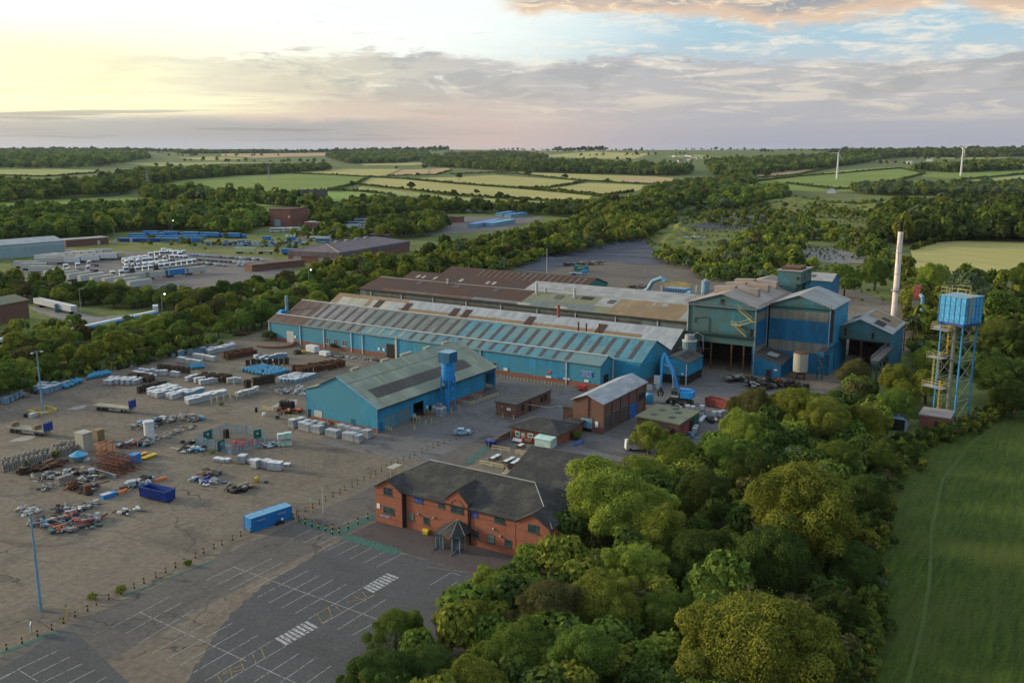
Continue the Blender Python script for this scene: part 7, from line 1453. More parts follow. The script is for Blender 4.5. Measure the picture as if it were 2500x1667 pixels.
heap([(1700,880),(1960,870)],90,['dark','rustdark','stonepile','wood'],'line of rusty scrap behind the green container',(1,3.0),zf=lambda x,y: (800+x/2.94,350+y/2.94),h=1.2)
heap([(2160,1035),(2280,1040)],50,['rust','dark','stonepile'],'rusty scrap left of the filter plant',(1,2.4),zf=lambda x,y: (800+x/2.94,350+y/2.94),h=.8)
heap([(20,490),(150,480)],90,['white','wrap_mint','offwhite'],'white bags tipped on the waste ground',(1.2,3),zf=lambda x,y: (1600+x/2.613,350+y/2.613),h=1.0)
heap([(190,610),(310,605)],50,['white','dark','offwhite'],'white and black fly-tipped bags on the waste ground',(1.2,3),zf=lambda x,y: (1600+x/2.613,350+y/2.613),h=1.0)
heap([(370,485),(500,480)],60,['wrap_mint','offwhite','grey'],'pale fly-tipped heap at the edge of the slag mound',(1.2,3),zf=lambda x,y: (1600+x/2.613,350+y/2.613),h=1.0)
# ------------------------------------------------------------------ haulage and coach yards, far buildings, masts
y3=lambda x,y: (x/4.704,540+y/4.704)
y4=lambda x,y: (500+x/4.704,470+y/4.704)
gg=lambda x,y: (800+x/2.94,350+y/2.94)
z1a=lambda x,y: (x/2.94,350+y/2.94)
h3=lambda x,y: (1600+x/2.613,350+y/2.613)
def mini(name,b,mats_,cat):me=b.mesh(name,[M[q] for q in mats_]);return (name,me,cat)
def put(pr,s,t,rot,label,group=None,z=0.0,sc=1.0,abs_rot=False,w=None):
 o=bpy.data.objects.new(pr[0],pr[1]);C.objects.link(o);x,y=xy(s,t) if w is None else w;o.location= (x,y,z);o.rotation_euler= (0,0,rot if abs_rot else SITE+rot);o.scale= (sc,) *3;return tag(o,label,pr[2],group)
def rowput(pr,A,Bp,n,rot,label,group,zf=y3,jit=.3,sc=1.0,rj=.05):
 a,c_=ST(*zf(*A)),ST(*zf(*Bp))
 for i in range(n):
  p=lerp2(a,c_,i/max(1,n-1));q=pr[random.randrange(len(pr))] if isinstance(pr,list) else pr
  put(q,p[0] +random.uniform(-jit,jit),p[1] +random.uniform(-jit,jit),rot+random.uniform(-rj,rj),label,group,sc=sc)
def tractor(cabm):
 b=B();b.box(-3.2,2.0,-.45,.45,.7,1.05,1);b.ext([(1.0,.5),(.9,3.4),(1.3,3.7),(2.9,3.2),(3.2,2.1),(3.25,.5)],-1.22,1.22,'y',0);b.box(2.9,3.24,-1.1,1.1,1.9,2.8,2);b.box(1.3,2.7,-1.24,1.24,1.9,2.7,2)
 for x in (-2.3,-1.2,2.2):
  for y in (-1.0,1.0):b.tube((x,y-.2,.5),(x,y+.2,.5),.5,n=8,m=1)
 b.box(.6,1.0,-1.1,1.1,.6,1.4,1);return mini('lorry_cab',b,[cabm,'black','glass'],'lorry')
TRW,TRB=tractor('white'),tractor('carblack')
def trailer(name,body,endm,L_=13.6,H_=4.0):
 b=B();b.box(0,L_,-1.25,1.25,1.15,H_,0);b.box(-.03,.0,-1.2,1.2,1.2,H_-.05,1);b.box(L_,L_+.04,-1.2,1.2,1.2,H_-.05,1);b.box(.2,L_-.2,-.5,.5,.85,1.15,2);b.box(.02,L_-.02,-1.2,1.2,H_,H_+.06,3)
 for x in (1.6,2.9,4.2):
  for y in (-1,1):b.tube((x,y-.2,.5),(x,y+.2,.5),.5,n=8,m=2)
 b.box(L_-3,L_-2.8,-.9,.9,0,1.1,2);return mini(name,b,[body,endm,'black','roof_cream' if body != 'blue_cont' else 'blue_top'],'trailer')
TRL,TRLB,TRLU,TRLM=trailer('box_trailer','white','blue_navy'),trailer('box_trailer','offwhite','offwhite'),trailer('box_trailer','blue_cont','blue_navy'),trailer('box_trailer','mint_glassfibre','mint_glassfibre')
def carm(m_):
 b=B();b.ext([(x,z) for x,z in prof],-.84,.84,'y',0)
 for i,v in enumerate(b.v):
  if v[2] >1.1:b.v[i] = (v[0],v[1] *.80,v[2])
 for sg in (-1,1):b.face([(-.95,sg*.82,1.08),(-.42,sg*.71,1.44),(.9,sg*.70,1.48),(1.5,sg*.80,1.12)][::sg],1)
 b.face([(-1.1,-.66,1.1),(-1.1,.66,1.1),(-.52,.6,1.49),(-.52,-.6,1.49)],1)
 for x in (-1.25,1.25):
  for y in (-.76,.76):b.tube((x,y-.1,.33),(x,y+.1,.33),.33,n=8,m=2)
 return mini('parked_car',b,[m_,'glass','black'],'car')
CARS= [carm(q) for q in ('cargrey','carblack','carsilver','cargrey','carsilver','carblack','silver_blue')];CARR=carm('carred')
def coach(m_,m2='glass',name='coach'):
 b=B();b.ext([(-6,.4),(-6.05,2.6),(-5.7,3.4),(5.9,3.4),(6,3.0),(6,.4)],-1.25,1.25,'y',0);b.box(-5.4,5.7,-1.28,1.28,1.7,2.7,1);b.box(-6.08,-5.9,-1.1,1.1,1.4,2.8,1)
 for x in (-3.6,3.0,4.2):
  for y in (-1.1,1.1):b.tube((x,y-.2,.5),(x,y+.2,.5),.5,n=8,m=2)
 b.box(-3,3,-.8,.8,3.4,3.6,0);return mini(name,b,[m_,m2,'black'],'coach')
CO= [coach('white'),coach('offwhite'),coach('duct_blue')];COY=coach('yellow');COB=coach('blue_cont')
def contm(m_,L_=12.2):
 b=B();b.box(0,L_,-1.22,1.22,.1,2.7,0);b.box(0,L_,-1.2,1.2,2.7,2.78,1)
 n_=int(L_/.9)
 for i in range(n_):x=.2+i*L_/n_;b.box(x,x+.35,-1.27,-1.22,.25,2.5,0)
 return mini('shipping_container',b,[m_,'blue_top'],'container')
CT12,CT6,CTN=contm('blue_cont'),contm('blue_cont',6.1),contm('blue_navy')
ST_=mini('stillage',(lambda b: (b.box(-1.1,1.1,-.9,.9,0,1.2,0),b.box(-1.15,1.15,-.95,.95,1.2,1.3,1),b)[-1])(B()),['duct_blue','wrap_grey'],'stillage')
ST2=mini('stillage',(lambda b: (b.box(-1.1,1.1,-.9,.9,0,1.7,0),b.box(-1.15,1.15,-.95,.95,1.7,1.8,1),b)[-1])(B()),['blue_navy','duct_blue'],'stillage')
E1r=0.0
for (A,Bp,n,r_,sc,lb,gp) in [((1420,488),(1680,455),5,-2.0,1,'white lorry cab in the left-hand row of the packed cab park','white lorry cabs, left row'),((1505,515),(1630,505),2,2.6,1,'white lorry cab parked the other way behind the left row','white lorry cabs, turned round'),
 ((1725,420),(1850,400),3,-2.0,1,'white lorry cab at the back of the cab park','white lorry cabs, back row'),((1880,380),(2060,420),4,-2.0,1.15,'tall white lorry cab in the rear corner by the first cars','tall white lorry cabs in the rear corner'),((1560,470),(1700,455),3,2.6,1,'white lorry cab tucked behind the left row','white lorry cabs behind the left row'),((1660,535),(1900,510),5,-2.0,1,'white lorry cab in the row behind the front row','white lorry cabs, second row'),((1960,450),(2120,455),4,-2.0,1,'white lorry cab beside the first cars','white lorry cabs beside the cars'),((1740,480),(1930,465),3,2.6,1,'white lorry cab in the middle of the cab park','white lorry cabs, middle'),
 ((1575,590),(1720,572),3,-2.0,1,'white lorry cab in the front row behind the long trailers','white lorry cabs, front row'),((1840,552),(2225,498),7,-2.0,1,'white lorry cab at the right of the front row','white lorry cabs, front row right'),((1290,640),(1385,632),2,-2.0,1,'white lorry cab left of the long row of trailers','two white lorry cabs by the trailers')]:
 rowput(TRW,A,Bp,n,r_,lb,gp,sc=sc)
for q,r_,lb in (((1155,660),-2.0,'lone white lorry cab nearest the trees'),((755,560),-2.0,'white lorry cab at the left of the open yard, facing out'),((890,545),-2.0,'white lorry cab second from left, facing out'),((680,620),2.6,'white lorry cab turned away at the left of the open yard'),((835,600),2.6,'white lorry cab turned away, second from left'),((1060,580),2.6,'white lorry cab turned away, third from left'),((1070,520),2.6,'white lorry cab behind the third one')):a=ST(*y3(*q));put(TRW,a[0],a[1],r_,lb)
for q,lb in (((1505,600),'black lorry cab at the left end of the front row'),((1785,560),'dark lorry cab between white ones in the front row'),((1440,590),'lorry cab beside the black one in the front row')):a=ST(*y3(*q));put(TRB if 'beside' not in lb else TRW,a[0],a[1],-2.0,lb)
for (q,pr,r_,lb) in [((400,465),TRL,.2,'white trailer with a blue end, leftmost of the back row'),((615,440),TRL,.2,'white trailer with a blue end, second of the back row'),((820,415),TRL,.2,'white trailer with a blue end, third of the back row'),((1030,395),TRLB,.2,'plain white trailer at the right of the back row'),((450,500),TRLB,.15,'white trailer at the left of the front pair rows'),((640,495),TRL,.15,'white trailer with blue rear in the front row, left'),((870,475),TRL,.15,'white trailer with blue rear in the front row, middle'),((1080,450),TRL,.15,'white trailer with blue rear in the front row, right'),
 ((1215,435),None,0,'')]:
 if pr:a=ST(*y3(*q));put(pr,a[0],a[1],r_-.95,lb)
a=ST(*y3(1265,430));put(mini('yellow_trailer',(lambda b: (b.box(0,8,-1.2,1.2,.9,3.4,0),b.box(.5,2,-1.1,1.1,0,.9,1),b.box(6,7,-1.1,1.1,0,.9,1),b)[-1])(B()),['yellow','black'],'trailer'),a[0],a[1],-.95,'yellow trailer at the right end of the white ones')
a,c_=ST(*y3(1430,705)),ST(*y3(2330,600));rr=math.atan2(c_[1] -a[1],c_[0] -a[0]);Lr=math.hypot(c_[0] -a[0],c_[1] -a[1]);nn_=max(4,int(Lr/14.2))
for i in range(nn_):
 p=lerp2(a,c_,i/nn_);put(TRLB if i != nn_-2 else TRLU,p[0],p[1] +.5,rr,'cream-roofed white trailer in the long line nearest the trees' if i != nn_-2 else 'blue-sided trailer near the right end of the long line','cream-roofed trailers in the long line' if i != nn_-2 else None)
for i,q in enumerate(((170,540),(250,565),(340,600))):a=ST(*y3(*q));put(TRLB,a[0],a[1],-.95,'cream-roofed trailer in the group at the left edge by the trees','cream-roofed trailers at the left edge')
for i in range(8):a,c_=ST(*y3(520,665)),ST(*y3(1480,790));p=lerp2(a,c_,i/7);put(TRLB,p[0],p[1],.1,'cream-roofed trailer half hidden behind the tree belt','cream-roofed trailers behind the trees')
for (A,Bp,n,pr,lb,gp) in [((470,455),(930,415),6,TRL,'white trailer in the dense second rank of the trailer park','white trailers, second rank'),((520,480),(1130,440),8,TRLB,'plain white trailer in the third rank of the trailer park','white trailers, third rank')]:rowput(pr,A,Bp,n,-.75,lb,gp)
for (A,Bp,n,r_,lb,gp) in [((1440,505),(1720,480),5,-2.0,'white lorry cab in the extra rank of the cab park','white lorry cabs, extra rank'),((1500,560),(1850,535),6,2.6,'white lorry cab parked nose to tail before the front row','white lorry cabs, nose to tail'),((1900,400),(2100,395),4,-2.0,'white lorry cab at the rear edge of the cab park','white lorry cabs, rear edge')]:rowput(TRW,A,Bp,n,r_,lb,gp)
rowput(CT12,(1500,215),(2180,205),5,-.95,'blue container in the middle row of the container stack','blue containers, middle row')
rowput(CO,(1300,560),(1560,525),3,-1.15,'pale coach packed behind the yellow ones','pale coaches packed by the yellow ones',y4)
rowput(CO,(1480,345),(1960,350),6,-1.15,'white coach in the farthest row of the coach yard','white coaches, farthest row',y4)
rowput(CARS,(2210,400),(3005,455),18,1.0,'parked car in the back row of the car pound','cars in the back row of the pound');rowput(CARS,(2080,440),(2960,500),18,1.0,'parked car in the middle row of the car pound','cars in the middle row of the pound')
rowput(CARS,(2330,490),(2570,520),6,1.0,'parked car in the front row of the car pound','cars in the front row of the pound');a=ST(*y3(2290,500));put(CARR,a[0],a[1],1.0,'red car at the left end of the front row of cars')
rowput(CARS,(2745,515),(2870,530),4,1.0,'parked car in the short row by the low brown wall','cars in the short row by the wall')
rowput(CARS,(950,510),(1080,515),4,1.2,'pale car parked behind the blue containers near the coaches','cars near the coaches',y4);rowput(CARS,(1190,530),(1260,530),2,1.2,'car beside the yellow coaches','cars beside the yellow coaches',y4)
rowput(CT12,(1480,185),(2200,170),4,-.95,'blue container in the back row of the container stack','blue containers, back row',jit=.1);a,c_=ST(*y3(1700,165)),ST(*y4(280,520))
for i in range(5):p=lerp2(a,c_,i/4);o=put(CT12,p[0],p[1],math.atan2(c_[1] -a[1],c_[0] -a[0]),'blue container in the long upper line before the wood','blue containers, upper line',z=0);
for i in range(5):p=lerp2(a,c_,i/4);o=put(TRLU,p[0] -4,p[1],math.atan2(c_[1] -a[1],c_[0] -a[0]),'blue curtain trailer in front of the upper line of containers','blue curtain trailers');
rowput(CTN,(1360,238),(1640,240),3,-.95,'navy container at the left end of the container stack','navy containers, left');rowput(CT12,(1800,235),(2120,240),4,-.95,'blue container in the front row of the container stack','blue containers, front row');a=ST(*y3(2050,255));put(TRLU,a[0],a[1],-.8,'pale-topped blue trailer at the right of the container stack')
for q,lb in (((385,525),'single blue container on the grass, left of three'),((665,545),'single blue container on the grass, middle of three'),((945,550),'single blue container on the grass, right of three')):a=ST(*y4(*q));put(CT6,a[0],a[1],-1.0,lb)
for (A,Bp,n) in (((0,590),(880,600),20),((40,610),(860,622),18),((250,575),(1150,590),18),((900,610),(1180,605),7)):rowput([ST_,ST2,ST_],A,Bp,n,-1.0,'blue-grey stillage in the rows behind the grey fence','blue-grey stillages behind the fence',y4,.8)
a=ST(*y4(355,700));put(TRLM,a[0],a[1],-1.2,'pale green box trailer at the edge of the car pound');a=ST(*y4(890,715));put(TRLU,a[0],a[1],-1.2,'blue trailer at the left corner of the purple-roofed factory')
put(mini('flat_trailer',(lambda b: (b.box(0,12,-1.2,1.2,1.6,1.9,0),b.box(1,11,-.4,.4,1.0,1.6,1),b.box(1,3,-1.1,1.1,0,1.0,1),b.box(9,9.3,-1,1,0,1.6,1),b)[-1])(B()),['roof_cream','dark'],'trailer'),*ST(*y4(610,705)),-1.2,'dark flat trailer right of the pale green one')
for (A,Bp,n,lb,gp,pr) in [((830,455),(1010,450),3,'white coach in front of the tall red brick building','white coaches by the red brick building',CO),((1360,580),(1480,560),2,'pale coach in the group behind the purple roof','pale coaches behind the purple roof',CO),((1460,375),(1950,385),6,'white coach in the far row beyond the brick store','white coaches in the far row',CO),((1650,440),(1720,410),3,'white coach half hidden by trees','white coaches half hidden by trees',CO),((2200,395),(2330,380),3,'white coach at the right of the coach yard','white coaches at the right',CO)]:rowput(pr,A,Bp,n,-1.15,lb,gp,y4)
for q,pr,lb in (((1390,500),COY,'yellow coach nearest the blue one'),((1400,535),COY,'second yellow coach, in front of the first'),((1400,465),COB,'blue coach behind the yellow ones'),((1500,500),CO[0],'white coach right of the yellow ones')):a=ST(*y4(*q));put(pr,a[0],a[1],-1.15,lb)
for (A,Bp,n,lb,gp,pr) in [((360,488),(500,480),3,'white coach at the back of the upper lorry park','white coaches in the upper park',CO),((960,500),(1020,500),2,'white trailer at the back of the upper lorry park','white trailers in the upper park',[TRLB]),((520,595),(620,585),3,'white coach among the trees above the purple roof','white coaches among trees',CO),((740,605),(790,600),2,'white coach right of the trees above the purple roof','two white coaches',CO)]:rowput(pr,A,Bp,n,-1.1,lb,gp,gg)
a=ST(*gg(600,483));put(COB,a[0],a[1],-1.1,'blue coach standing alone in the upper lorry park')
for (p0,p1,lb) in (((1035,608),(1230,570),'long blue-roofed shed, left of two'),((1160,600),(1320,572),'long pale blue-roofed shed, right of two'),((1230,525),(1320,512),'flat blue-roofed store, left of the pair'),((1290,535),(1410,520),'flat blue-roofed store, right of the pair')):
 a,c_=ST(*gg(*p0)),ST(*gg(*p1));L_=math.hypot(c_[0] -a[0],c_[1] -a[1]);t_=thing('store_shed',lb,'shed',a[0],a[1],0,math.atan2(c_[1] -a[1],c_[0] -a[0]));part('wall',B().box(0,L_,-4,4,0,3.2),M['duct_blue'],t_);part('roof',B().box(-.3,L_+.3,-4.3,4.3,3.2,3.5),M['blue_cont' if 'pale' not in lb else 'blue_top'],t_)
# far buildings, placed by a near corner and the direction of the wall seen
def shed(name,label,pa,pb,depth,H_,ridge,wallm,roofm,zf,cat='warehouse',ext=0,feats=(),flat=False):
 a,c_=ST(*zf(*pa)),ST(*zf(*pb));L_=math.hypot(c_[0] -a[0],c_[1] -a[1]) +ext;rot=math.atan2(c_[1] -a[1],c_[0] -a[0]);t_=thing(name,label,cat,a[0],a[1],0,rot)
 b=B()
 if flat:b.box(0,L_,0,depth,0,H_);part('wall',b,M[wallm],t_);part('roof',B().box(-.3,L_+.3,-.3,depth+.3,H_,H_+.4),M[roofm],t_)
 else:b.ext([(0,0),(0,H_),(depth/2,ridge),(depth,H_),(depth,0)],0,L_,'x');part('wall',b,M[wallm],t_);b=B();gable_roof(b,0,L_,0,depth,H_+.02,ridge+.02,axis='x',th=.3,oh=.5);part('roof',b,M[roofm],t_)
 for (nm,x0,x1,z0,z1,mt) in feats:part(nm,B().box(x0,x1,-.12,-.02,z0,z1),M[mt],t_)
 return t_,L_
shed('warehouse','pale blue warehouse with a white roof at the left edge behind the trailers',(-330,470),(748,372),26,8.2,10.5,'pale_box','roof_white',y3)
shed('brick_range','long low dark brick range right of the pale blue warehouse',(760,300),(1250,262),12,4.6,5,'brick_dark','roof_grey',y3,flat=True,feats=[('door',22,24,0,3,'offwhite'),('door',34,36,0,3,'offwhite'),('door',46,48,0,3,'offwhite')])
shed('brown_shed','brown brick shed with a mossy gabled roof at the left edge',(-260,1240),(342,1112),14,7.2,9.0,'brick_dark','roof_moss',y3,'shed',feats=[('roller_door',38,42,0,3.6,'duct_blue')])
shed('brick_tower_block','tall square red brick building beyond the blue containers',(745,385),(985,392),30,14.5,15,'brick_muted','roof_rust',y4,'building',flat=True,feats=[('roller_door',5,11,0,6.0,'pale_box'),('window',19,21,7.5,9.5,'offwhite'),('door',13,15.5,0,4,'brick_dark')])
shed('brick_annex','lower brick annex at the left of the tall square brick building',(683,372),(743,380),14,10.2,10,'brick_muted','roof_rust',y4,'building',flat=True,feats=[('door',1,4,0,3.5,'dark')])
shed('brick_store','small red brick store with a pale flat roof right of the white coaches',(1145,412),(1390,418),14,5.0,5,'brick_muted','roof_grey',y4,'building',flat=True,feats=[('window',6,7,2,3.4,'dark'),('window',12,13,2,3.4,'dark'),('door',3,4.2,0,2.6,'dark')])
shed('brick_store','low red brick building in front of the upper lorry park',(785,565),(940,570),12,4.6,5,'brick_muted','roof_rust',gg,'building',flat=True,feats=[('door',5,7,0,3,'dark'),('window',12,14,1.5,3,'dark')])
shed('brown_wall_building','long low brown wall-like building in front of the purple-roofed factory',(545,912),(1150,848),8,3.4,4,'brick_dark','roof_brown',y4,'building',flat=True)
# the purple-roofed factory
Pa,Pb,Pc=ST(*y4(955,672),6.6),ST(*y4(1545,695),6.6),ST(*y4(2352,560),6.6);Pd= (Pa[0] +Pc[0] -Pb[0],Pa[1] +Pc[1] -Pb[1])
t_=thing('purple_factory','large factory with a broad purple-brown hipped roof among the trees','factory',Pb[0],Pb[1]);L2= [(p[0] -Pb[0],p[1] -Pb[1]) for p in (Pb,Pc,Pd,Pa)]
b=B();b.prism(L2,0,3.8);part('wall',b,M['brick_muted'],t_);cx_,cy_=sum(p[0] for p in L2) /4,sum(p[1] for p in L2) /4
b=B();b.prism([(cx_+ (x-cx_) *1.01,cy_+ (y-cy_) *1.01) for x,y in L2],3.8,6.7);part('fascia',b,M['purple_roof'],t_)
r1_=lerp2(lerp2(L2[0],L2[3],.5),lerp2(L2[1],L2[2],.5),.16);r2_=lerp2(lerp2(L2[0],L2[3],.5),lerp2(L2[1],L2[2],.5),.84);b=B();zr2=10.4;z8=6.75
b.face([(*L2[0],z8),(*L2[1],z8),(*r2_,zr2),(*r1_,zr2)]);b.face([(*L2[3],z8),(*L2[0],z8),(*r1_,zr2)]);b.face([(*L2[2],z8),(*L2[3],z8),(*r1_,zr2),(*r2_,zr2)]);b.face([(*L2[1],z8),(*L2[2],z8),(*r2_,zr2)]);part('roof',b,M['purple_roof'],t_)
b=B();b.tube((*L2[0],z8+.1),(*r1_,zr2+.1),.25,n=5);b.tube((*L2[3],z8+.1),(*r1_,zr2+.1),.25,n=5);part('hip_trim',b,M['roof_pale'],t_)
for f in (.2,.4,.6,.8):p=lerp2(r1_,r2_,f);part('roof_vent',B().box(p[0] -1.5,p[0] +1.5,p[1] -1,p[1] +1,zr2-.2,zr2+.7),M['roof_grey'],t_)
a=Vector((L2[3][0] -L2[0][0],L2[3][1] -L2[0][1]));
for f,mt,z0,z1,w_ in ((.82,'roof_grey',0,4.4,2.6),(.12,'roof_grey',0,3.6,2.0),(.35,'roof_grey',0,3.6,1.6)):
 p=a*f;st_i=0;b=B();b.box(-w_,w_,-.2,.2,z0,z1);b.xf(Matrix.Translation((p.x,p.y,0)) @ Matrix.Rotation(math.atan2(a.y,a.x),4,'Z'));part('roller_door',b,M[mt],t_)
# cottages and farm buildings on the terrain
def house(label,px,py,L_,w_,H_,R_,wallm,roofm,rot=0.0,name='farmhouse',cat='house'):
 x,y,z=at(px,py,None);t_=thing(name,label,cat,0,0);t_.location= (x,y,z);t_.rotation_euler= (0,0,rot)
 b=B();b.ext([(-w_/2,-2),(-w_/2,H_),(0,R_),(w_/2,H_),(w_/2,-2)],-L_/2,L_/2,'x');part('wall',b,M[wallm],t_);b=B();gable_roof(b,-L_/2,L_/2,-w_/2,w_/2,H_+.02,R_+.02,axis='x',oh=.4);part('roof',b,M[roofm],t_);part('chimney',B().box(-L_/2+1,-L_/2+2,-.5,.5,R_-.5,R_+1.2),M['brick_dark'],t_);return t_
house('grey-roofed cottage at the edge of the green field',763,488,38,16,6,13,'roof_brown','tile',.1)
for i,(px_,py_,lb) in enumerate([(258,475,'blue-grey roofed works shed in the wood, left of two'),(410,478,'pale roofed works shed in the wood, right of two'),(1745,467,'dark roofed barn left of the wind turbine fields'),(1860,464,'small white roofed barn behind the poplars'),(2030,472,'white cottage below the turbine field'),(2222,400,'pale roofed farm below the skyline wood'),(2180,398,'farmhouse left of the pale roofed farm'),(2330,400,'farmhouse near the right-hand turbine'),(2270,394,'small farmhouse between two hedges'),(647,485,'pale hut beside the hedge')]):house(lb,px_,py_,(34,40,44,30,14,60,30,34,26,14)[i],14,5,9,['duct_blue','offwhite','brick_dark','offwhite','white','offwhite','roof_brown','white','offwhite','pale_box'][i],['duct_blue','blue_top','tile','roof_white','tile','roof_grey','tile','tile','roof_grey','roof_grey'][i],.3*i,'barn' if 'barn' in lb or 'shed' in lb else 'farmhouse')
# village on the skyline
for i in range(34):
 px_,py_=random.uniform(1215,1300),random.uniform(378,390)
 if i>22:px_,py_=random.uniform(1630,1720),random.uniform(382,398)
 h_=house('pale village house among trees near the skyline',px_,py_,random.uniform(16,30),11,6,10,random.choice(['offwhite','white','roof_brown']),random.choice(['tile','roof_grey','roof_brown']),random.uniform(0,3),'village_house');h_['group'] ='village houses near the skyline'
# tipper trailer, train, white van, by the access road
a,c_=ST(*y3(855,1075)),ST(*y3(425,975));L_=math.hypot(c_[0] -a[0],c_[1] -a[1]);t_=thing('bulk_trailer','long pale grey bulk trailer parked beside the brown shed','trailer',a[0],a[1],0,math.atan2(c_[1] -a[1],c_[0] -a[0]));part('body',B().box(0,L_,-1.3,1.3,1.4,3.6),M['wrap_white'],t_);part('rim',B().box(-.05,L_+.05,-1.4,-1.25,3.6,3.75).box(-.05,L_+.05,1.25,1.4,3.6,3.75),M['offwhite'],t_)
for x in (L_-2,L_-3.3,L_-4.6):part('wheel',B().tube((x,-1.25,.5),(x,1.25,.5),.5,n=12),M['black'],t_)
part('leg',B().box(2.4,2.7,-.9,.9,0,1.4),M['dark'],t_)
tr0,tr1=ST(*y3(1300,1250)),ST(*y3(1790,1140));rt_=math.atan2(tr1[1] -tr0[1],tr1[0] -tr0[0]);Lt=math.hypot(tr1[0] -tr0[0],tr1[1] -tr0[1]);nt_=4
for i in range(-2,2):
 Lc_=Lt/2-.4;p=lerp2(tr0,tr1,i/2);t_=thing('train_carriage',['leftmost train carriage, seen only as pale roof through the trees','second train carriage, half hidden by bushes','third train carriage with dark blue window band','rightmost train carriage with dark blue window band'][i+2],'train carriage',p[0],p[1],0,rt_,'train carriages beside the access road')
 b=B();b.ext([(-1.4,.9),(-1.45,3.4),(-1.0,3.85),(1.0,3.85),(1.45,3.4),(1.4,.9)],0,Lc_,'x');part('body',b,M['duct_blue'],t_);b=B();b.box(.6,Lc_-.6,-1.48,-1.44,1.9,3.0);part('window_band',b,M['blue_navy'],t_);part('roof',B().box(.1,Lc_-.1,-.95,.95,3.86,4.0),M['white'],t_)
 for x in (2.5,Lc_-2.5):part('bogie',B().box(x-1.4,x+1.4,-1.1,1.1,0,.9),M['black'],t_)
for i in range(12):
 p=ST(*y3(60+i*95,1400-i*14));o=put(mini('rail_wagon',(lambda b: (b.box(-4,4,-1.2,1.2,.9,2.0,0),b.box(-3,3,-.9,.9,0,.9,1),b)[-1])(B()),[['white','redrust','offwhite'][i % 3],'black'],'wagon'),p[0],p[1],rt_,'low rail wagon glimpsed through the bushes left of the train','rail wagons left of the train') if i<8 else None
p=ST(*y3(1790,1050));t_=thing('white_van','white box van beside the lit lamp on the access road','van',p[0],p[1],0,.9);part('body',B().box(-2.4,2.2,-1.05,1.05,.5,3.1),M['white'],t_);part('cab',B().ext([(2.2,.4),(2.2,2.3),(2.8,2.2),(3.5,1.3),(3.6,.4)],-.95,.95,'y'),M['white'],t_)
for x in (-1.6,2.6):part('wheel',B().tube((x,-1.1,.4),(x,1.1,.4),.4,n=12),M['black'],t_)
# street lamps, some lit
def lampx(px_,py_,H_,lit,lb,z=0.0):
 a=ST(px_,py_);t_=thing('street_lamp',lb,'street lamp',a[0],a[1]);part('column',B().cyl(0,0,0,H_,.16,.1,8),M['steel'],t_);part('arm',B().box(0,1.6,-.06,.06,H_-.1,H_),M['steel'],t_);part('lamp_head',B().ball(1.6,0,H_-.1,.42,.3,.25,8,5) if lit else B().box(1.2,2.0,-.2,.2,H_-.15,H_),M['lamp_on'] if lit else M['offwhite'],t_)
for q,H_,lit,lb in (((1868,1060),8,1,'lit street lamp on the access road by the white van'),((937,1090),11,0,'tall unlit lamp between the access road and the tree belt'),((478,925),7,0,'unlit lamp behind the bulk trailer'),((2216,935),8,0,'unlit lamp in front of the dark tree belt'),((1978,120),9,1,'lit lamp behind the blue containers'),((1945,120),9,0,'unlit lamp left of the lit one behind the containers'),((2210,345),9,0,'unlit lamp by the grey stillage fence'),((1240,185),9,0,'unlit lamp right of the brick range'),((1318,200),10,0,'taller unlit lamp left of the containers'),((728,215),8,0,'unlit lamp behind the warehouse roof'),((805,200),8,0,'unlit lamp behind the brick range')):a=y3(*q);lampx(a[0],a[1],H_,lit,lb)
for q,H_,lit,lb in (((1200,1130),10,1,'lit lamp glowing in the tree belt above the factory'),((365,240),10,1,'lit lamp in the wood left of the tall brick building'),((1080,480),9,0,'unlit lamp right of the white coaches'),((1292,480),9,0,'unlit lamp left of the blue coach')):a=y4(*q);lampx(a[0],a[1],H_,lit,lb)
for q,lb in (((718,480),'unlit lamp at the left of the upper lorry park'),((970,480),'unlit lamp behind the white trailers in the upper park'),((1247,500),'unlit lamp by the flat blue roofs'),((1028,570),'unlit lamp at the right of the coach yard')):a=gg(*q);lampx(a[0],a[1],10,0,lb)
fence([ST(*y4(x,y)) for x,y in ((-60,640),(300,655),(600,668),(900,655))],'grey palisade fence between the stillages and the car pound',2.4,'steel',.9)
# wind turbines
for i,(bx,by,hy,ang,lb) in enumerate(((2043,438,374,.5,'white wind turbine on the green hillside, left of two, blades edge-on'),(2345.5,430,364,.9,'white wind turbine near the right edge, blades visible'))):
 x,y,z=at(bx,by,None);H_=hz_((x,y),hy) -z;t_=thing('wind_turbine',lb,'wind turbine',0,0);t_.location= (x,y,z-.5);t_.rotation_euler= (0,0,(1.35,.5)[i]);sc_=H_/60
 part('tower',B().cyl(0,0,0,H_,2.5*sc_,1.5*sc_,16),M['white'],t_);part('nacelle',B().box(-3.2*sc_,3.2*sc_,-1.3*sc_,1.3*sc_,H_-.6,H_+2.2*sc_),M['white'],t_);part('hub',B().tube((0,0,0),(1.6*sc_,0,0),1.0*sc_,.5*sc_,10).xf(Matrix.Translation((3.2*sc_,0,H_+.8*sc_))),M['white'],t_)
 for k_ in range(3):
  an=ang+k_*2.0944;b=B();Lb=24*sc_;b.hexa([(-.2,-.9*sc_,0),(.2,-.9*sc_,0),(.2,.9*sc_,0),(-.2,.9*sc_,0),(-.06,-.15,Lb),(.06,-.15,Lb),(.06,.15,Lb),(-.06,.15,Lb)]);b.xf(Matrix.Translation((4.2*sc_,0,H_+.8*sc_)) @ Matrix.Rotation(an,4,'X'));part('blade',b,M['white'],t_)
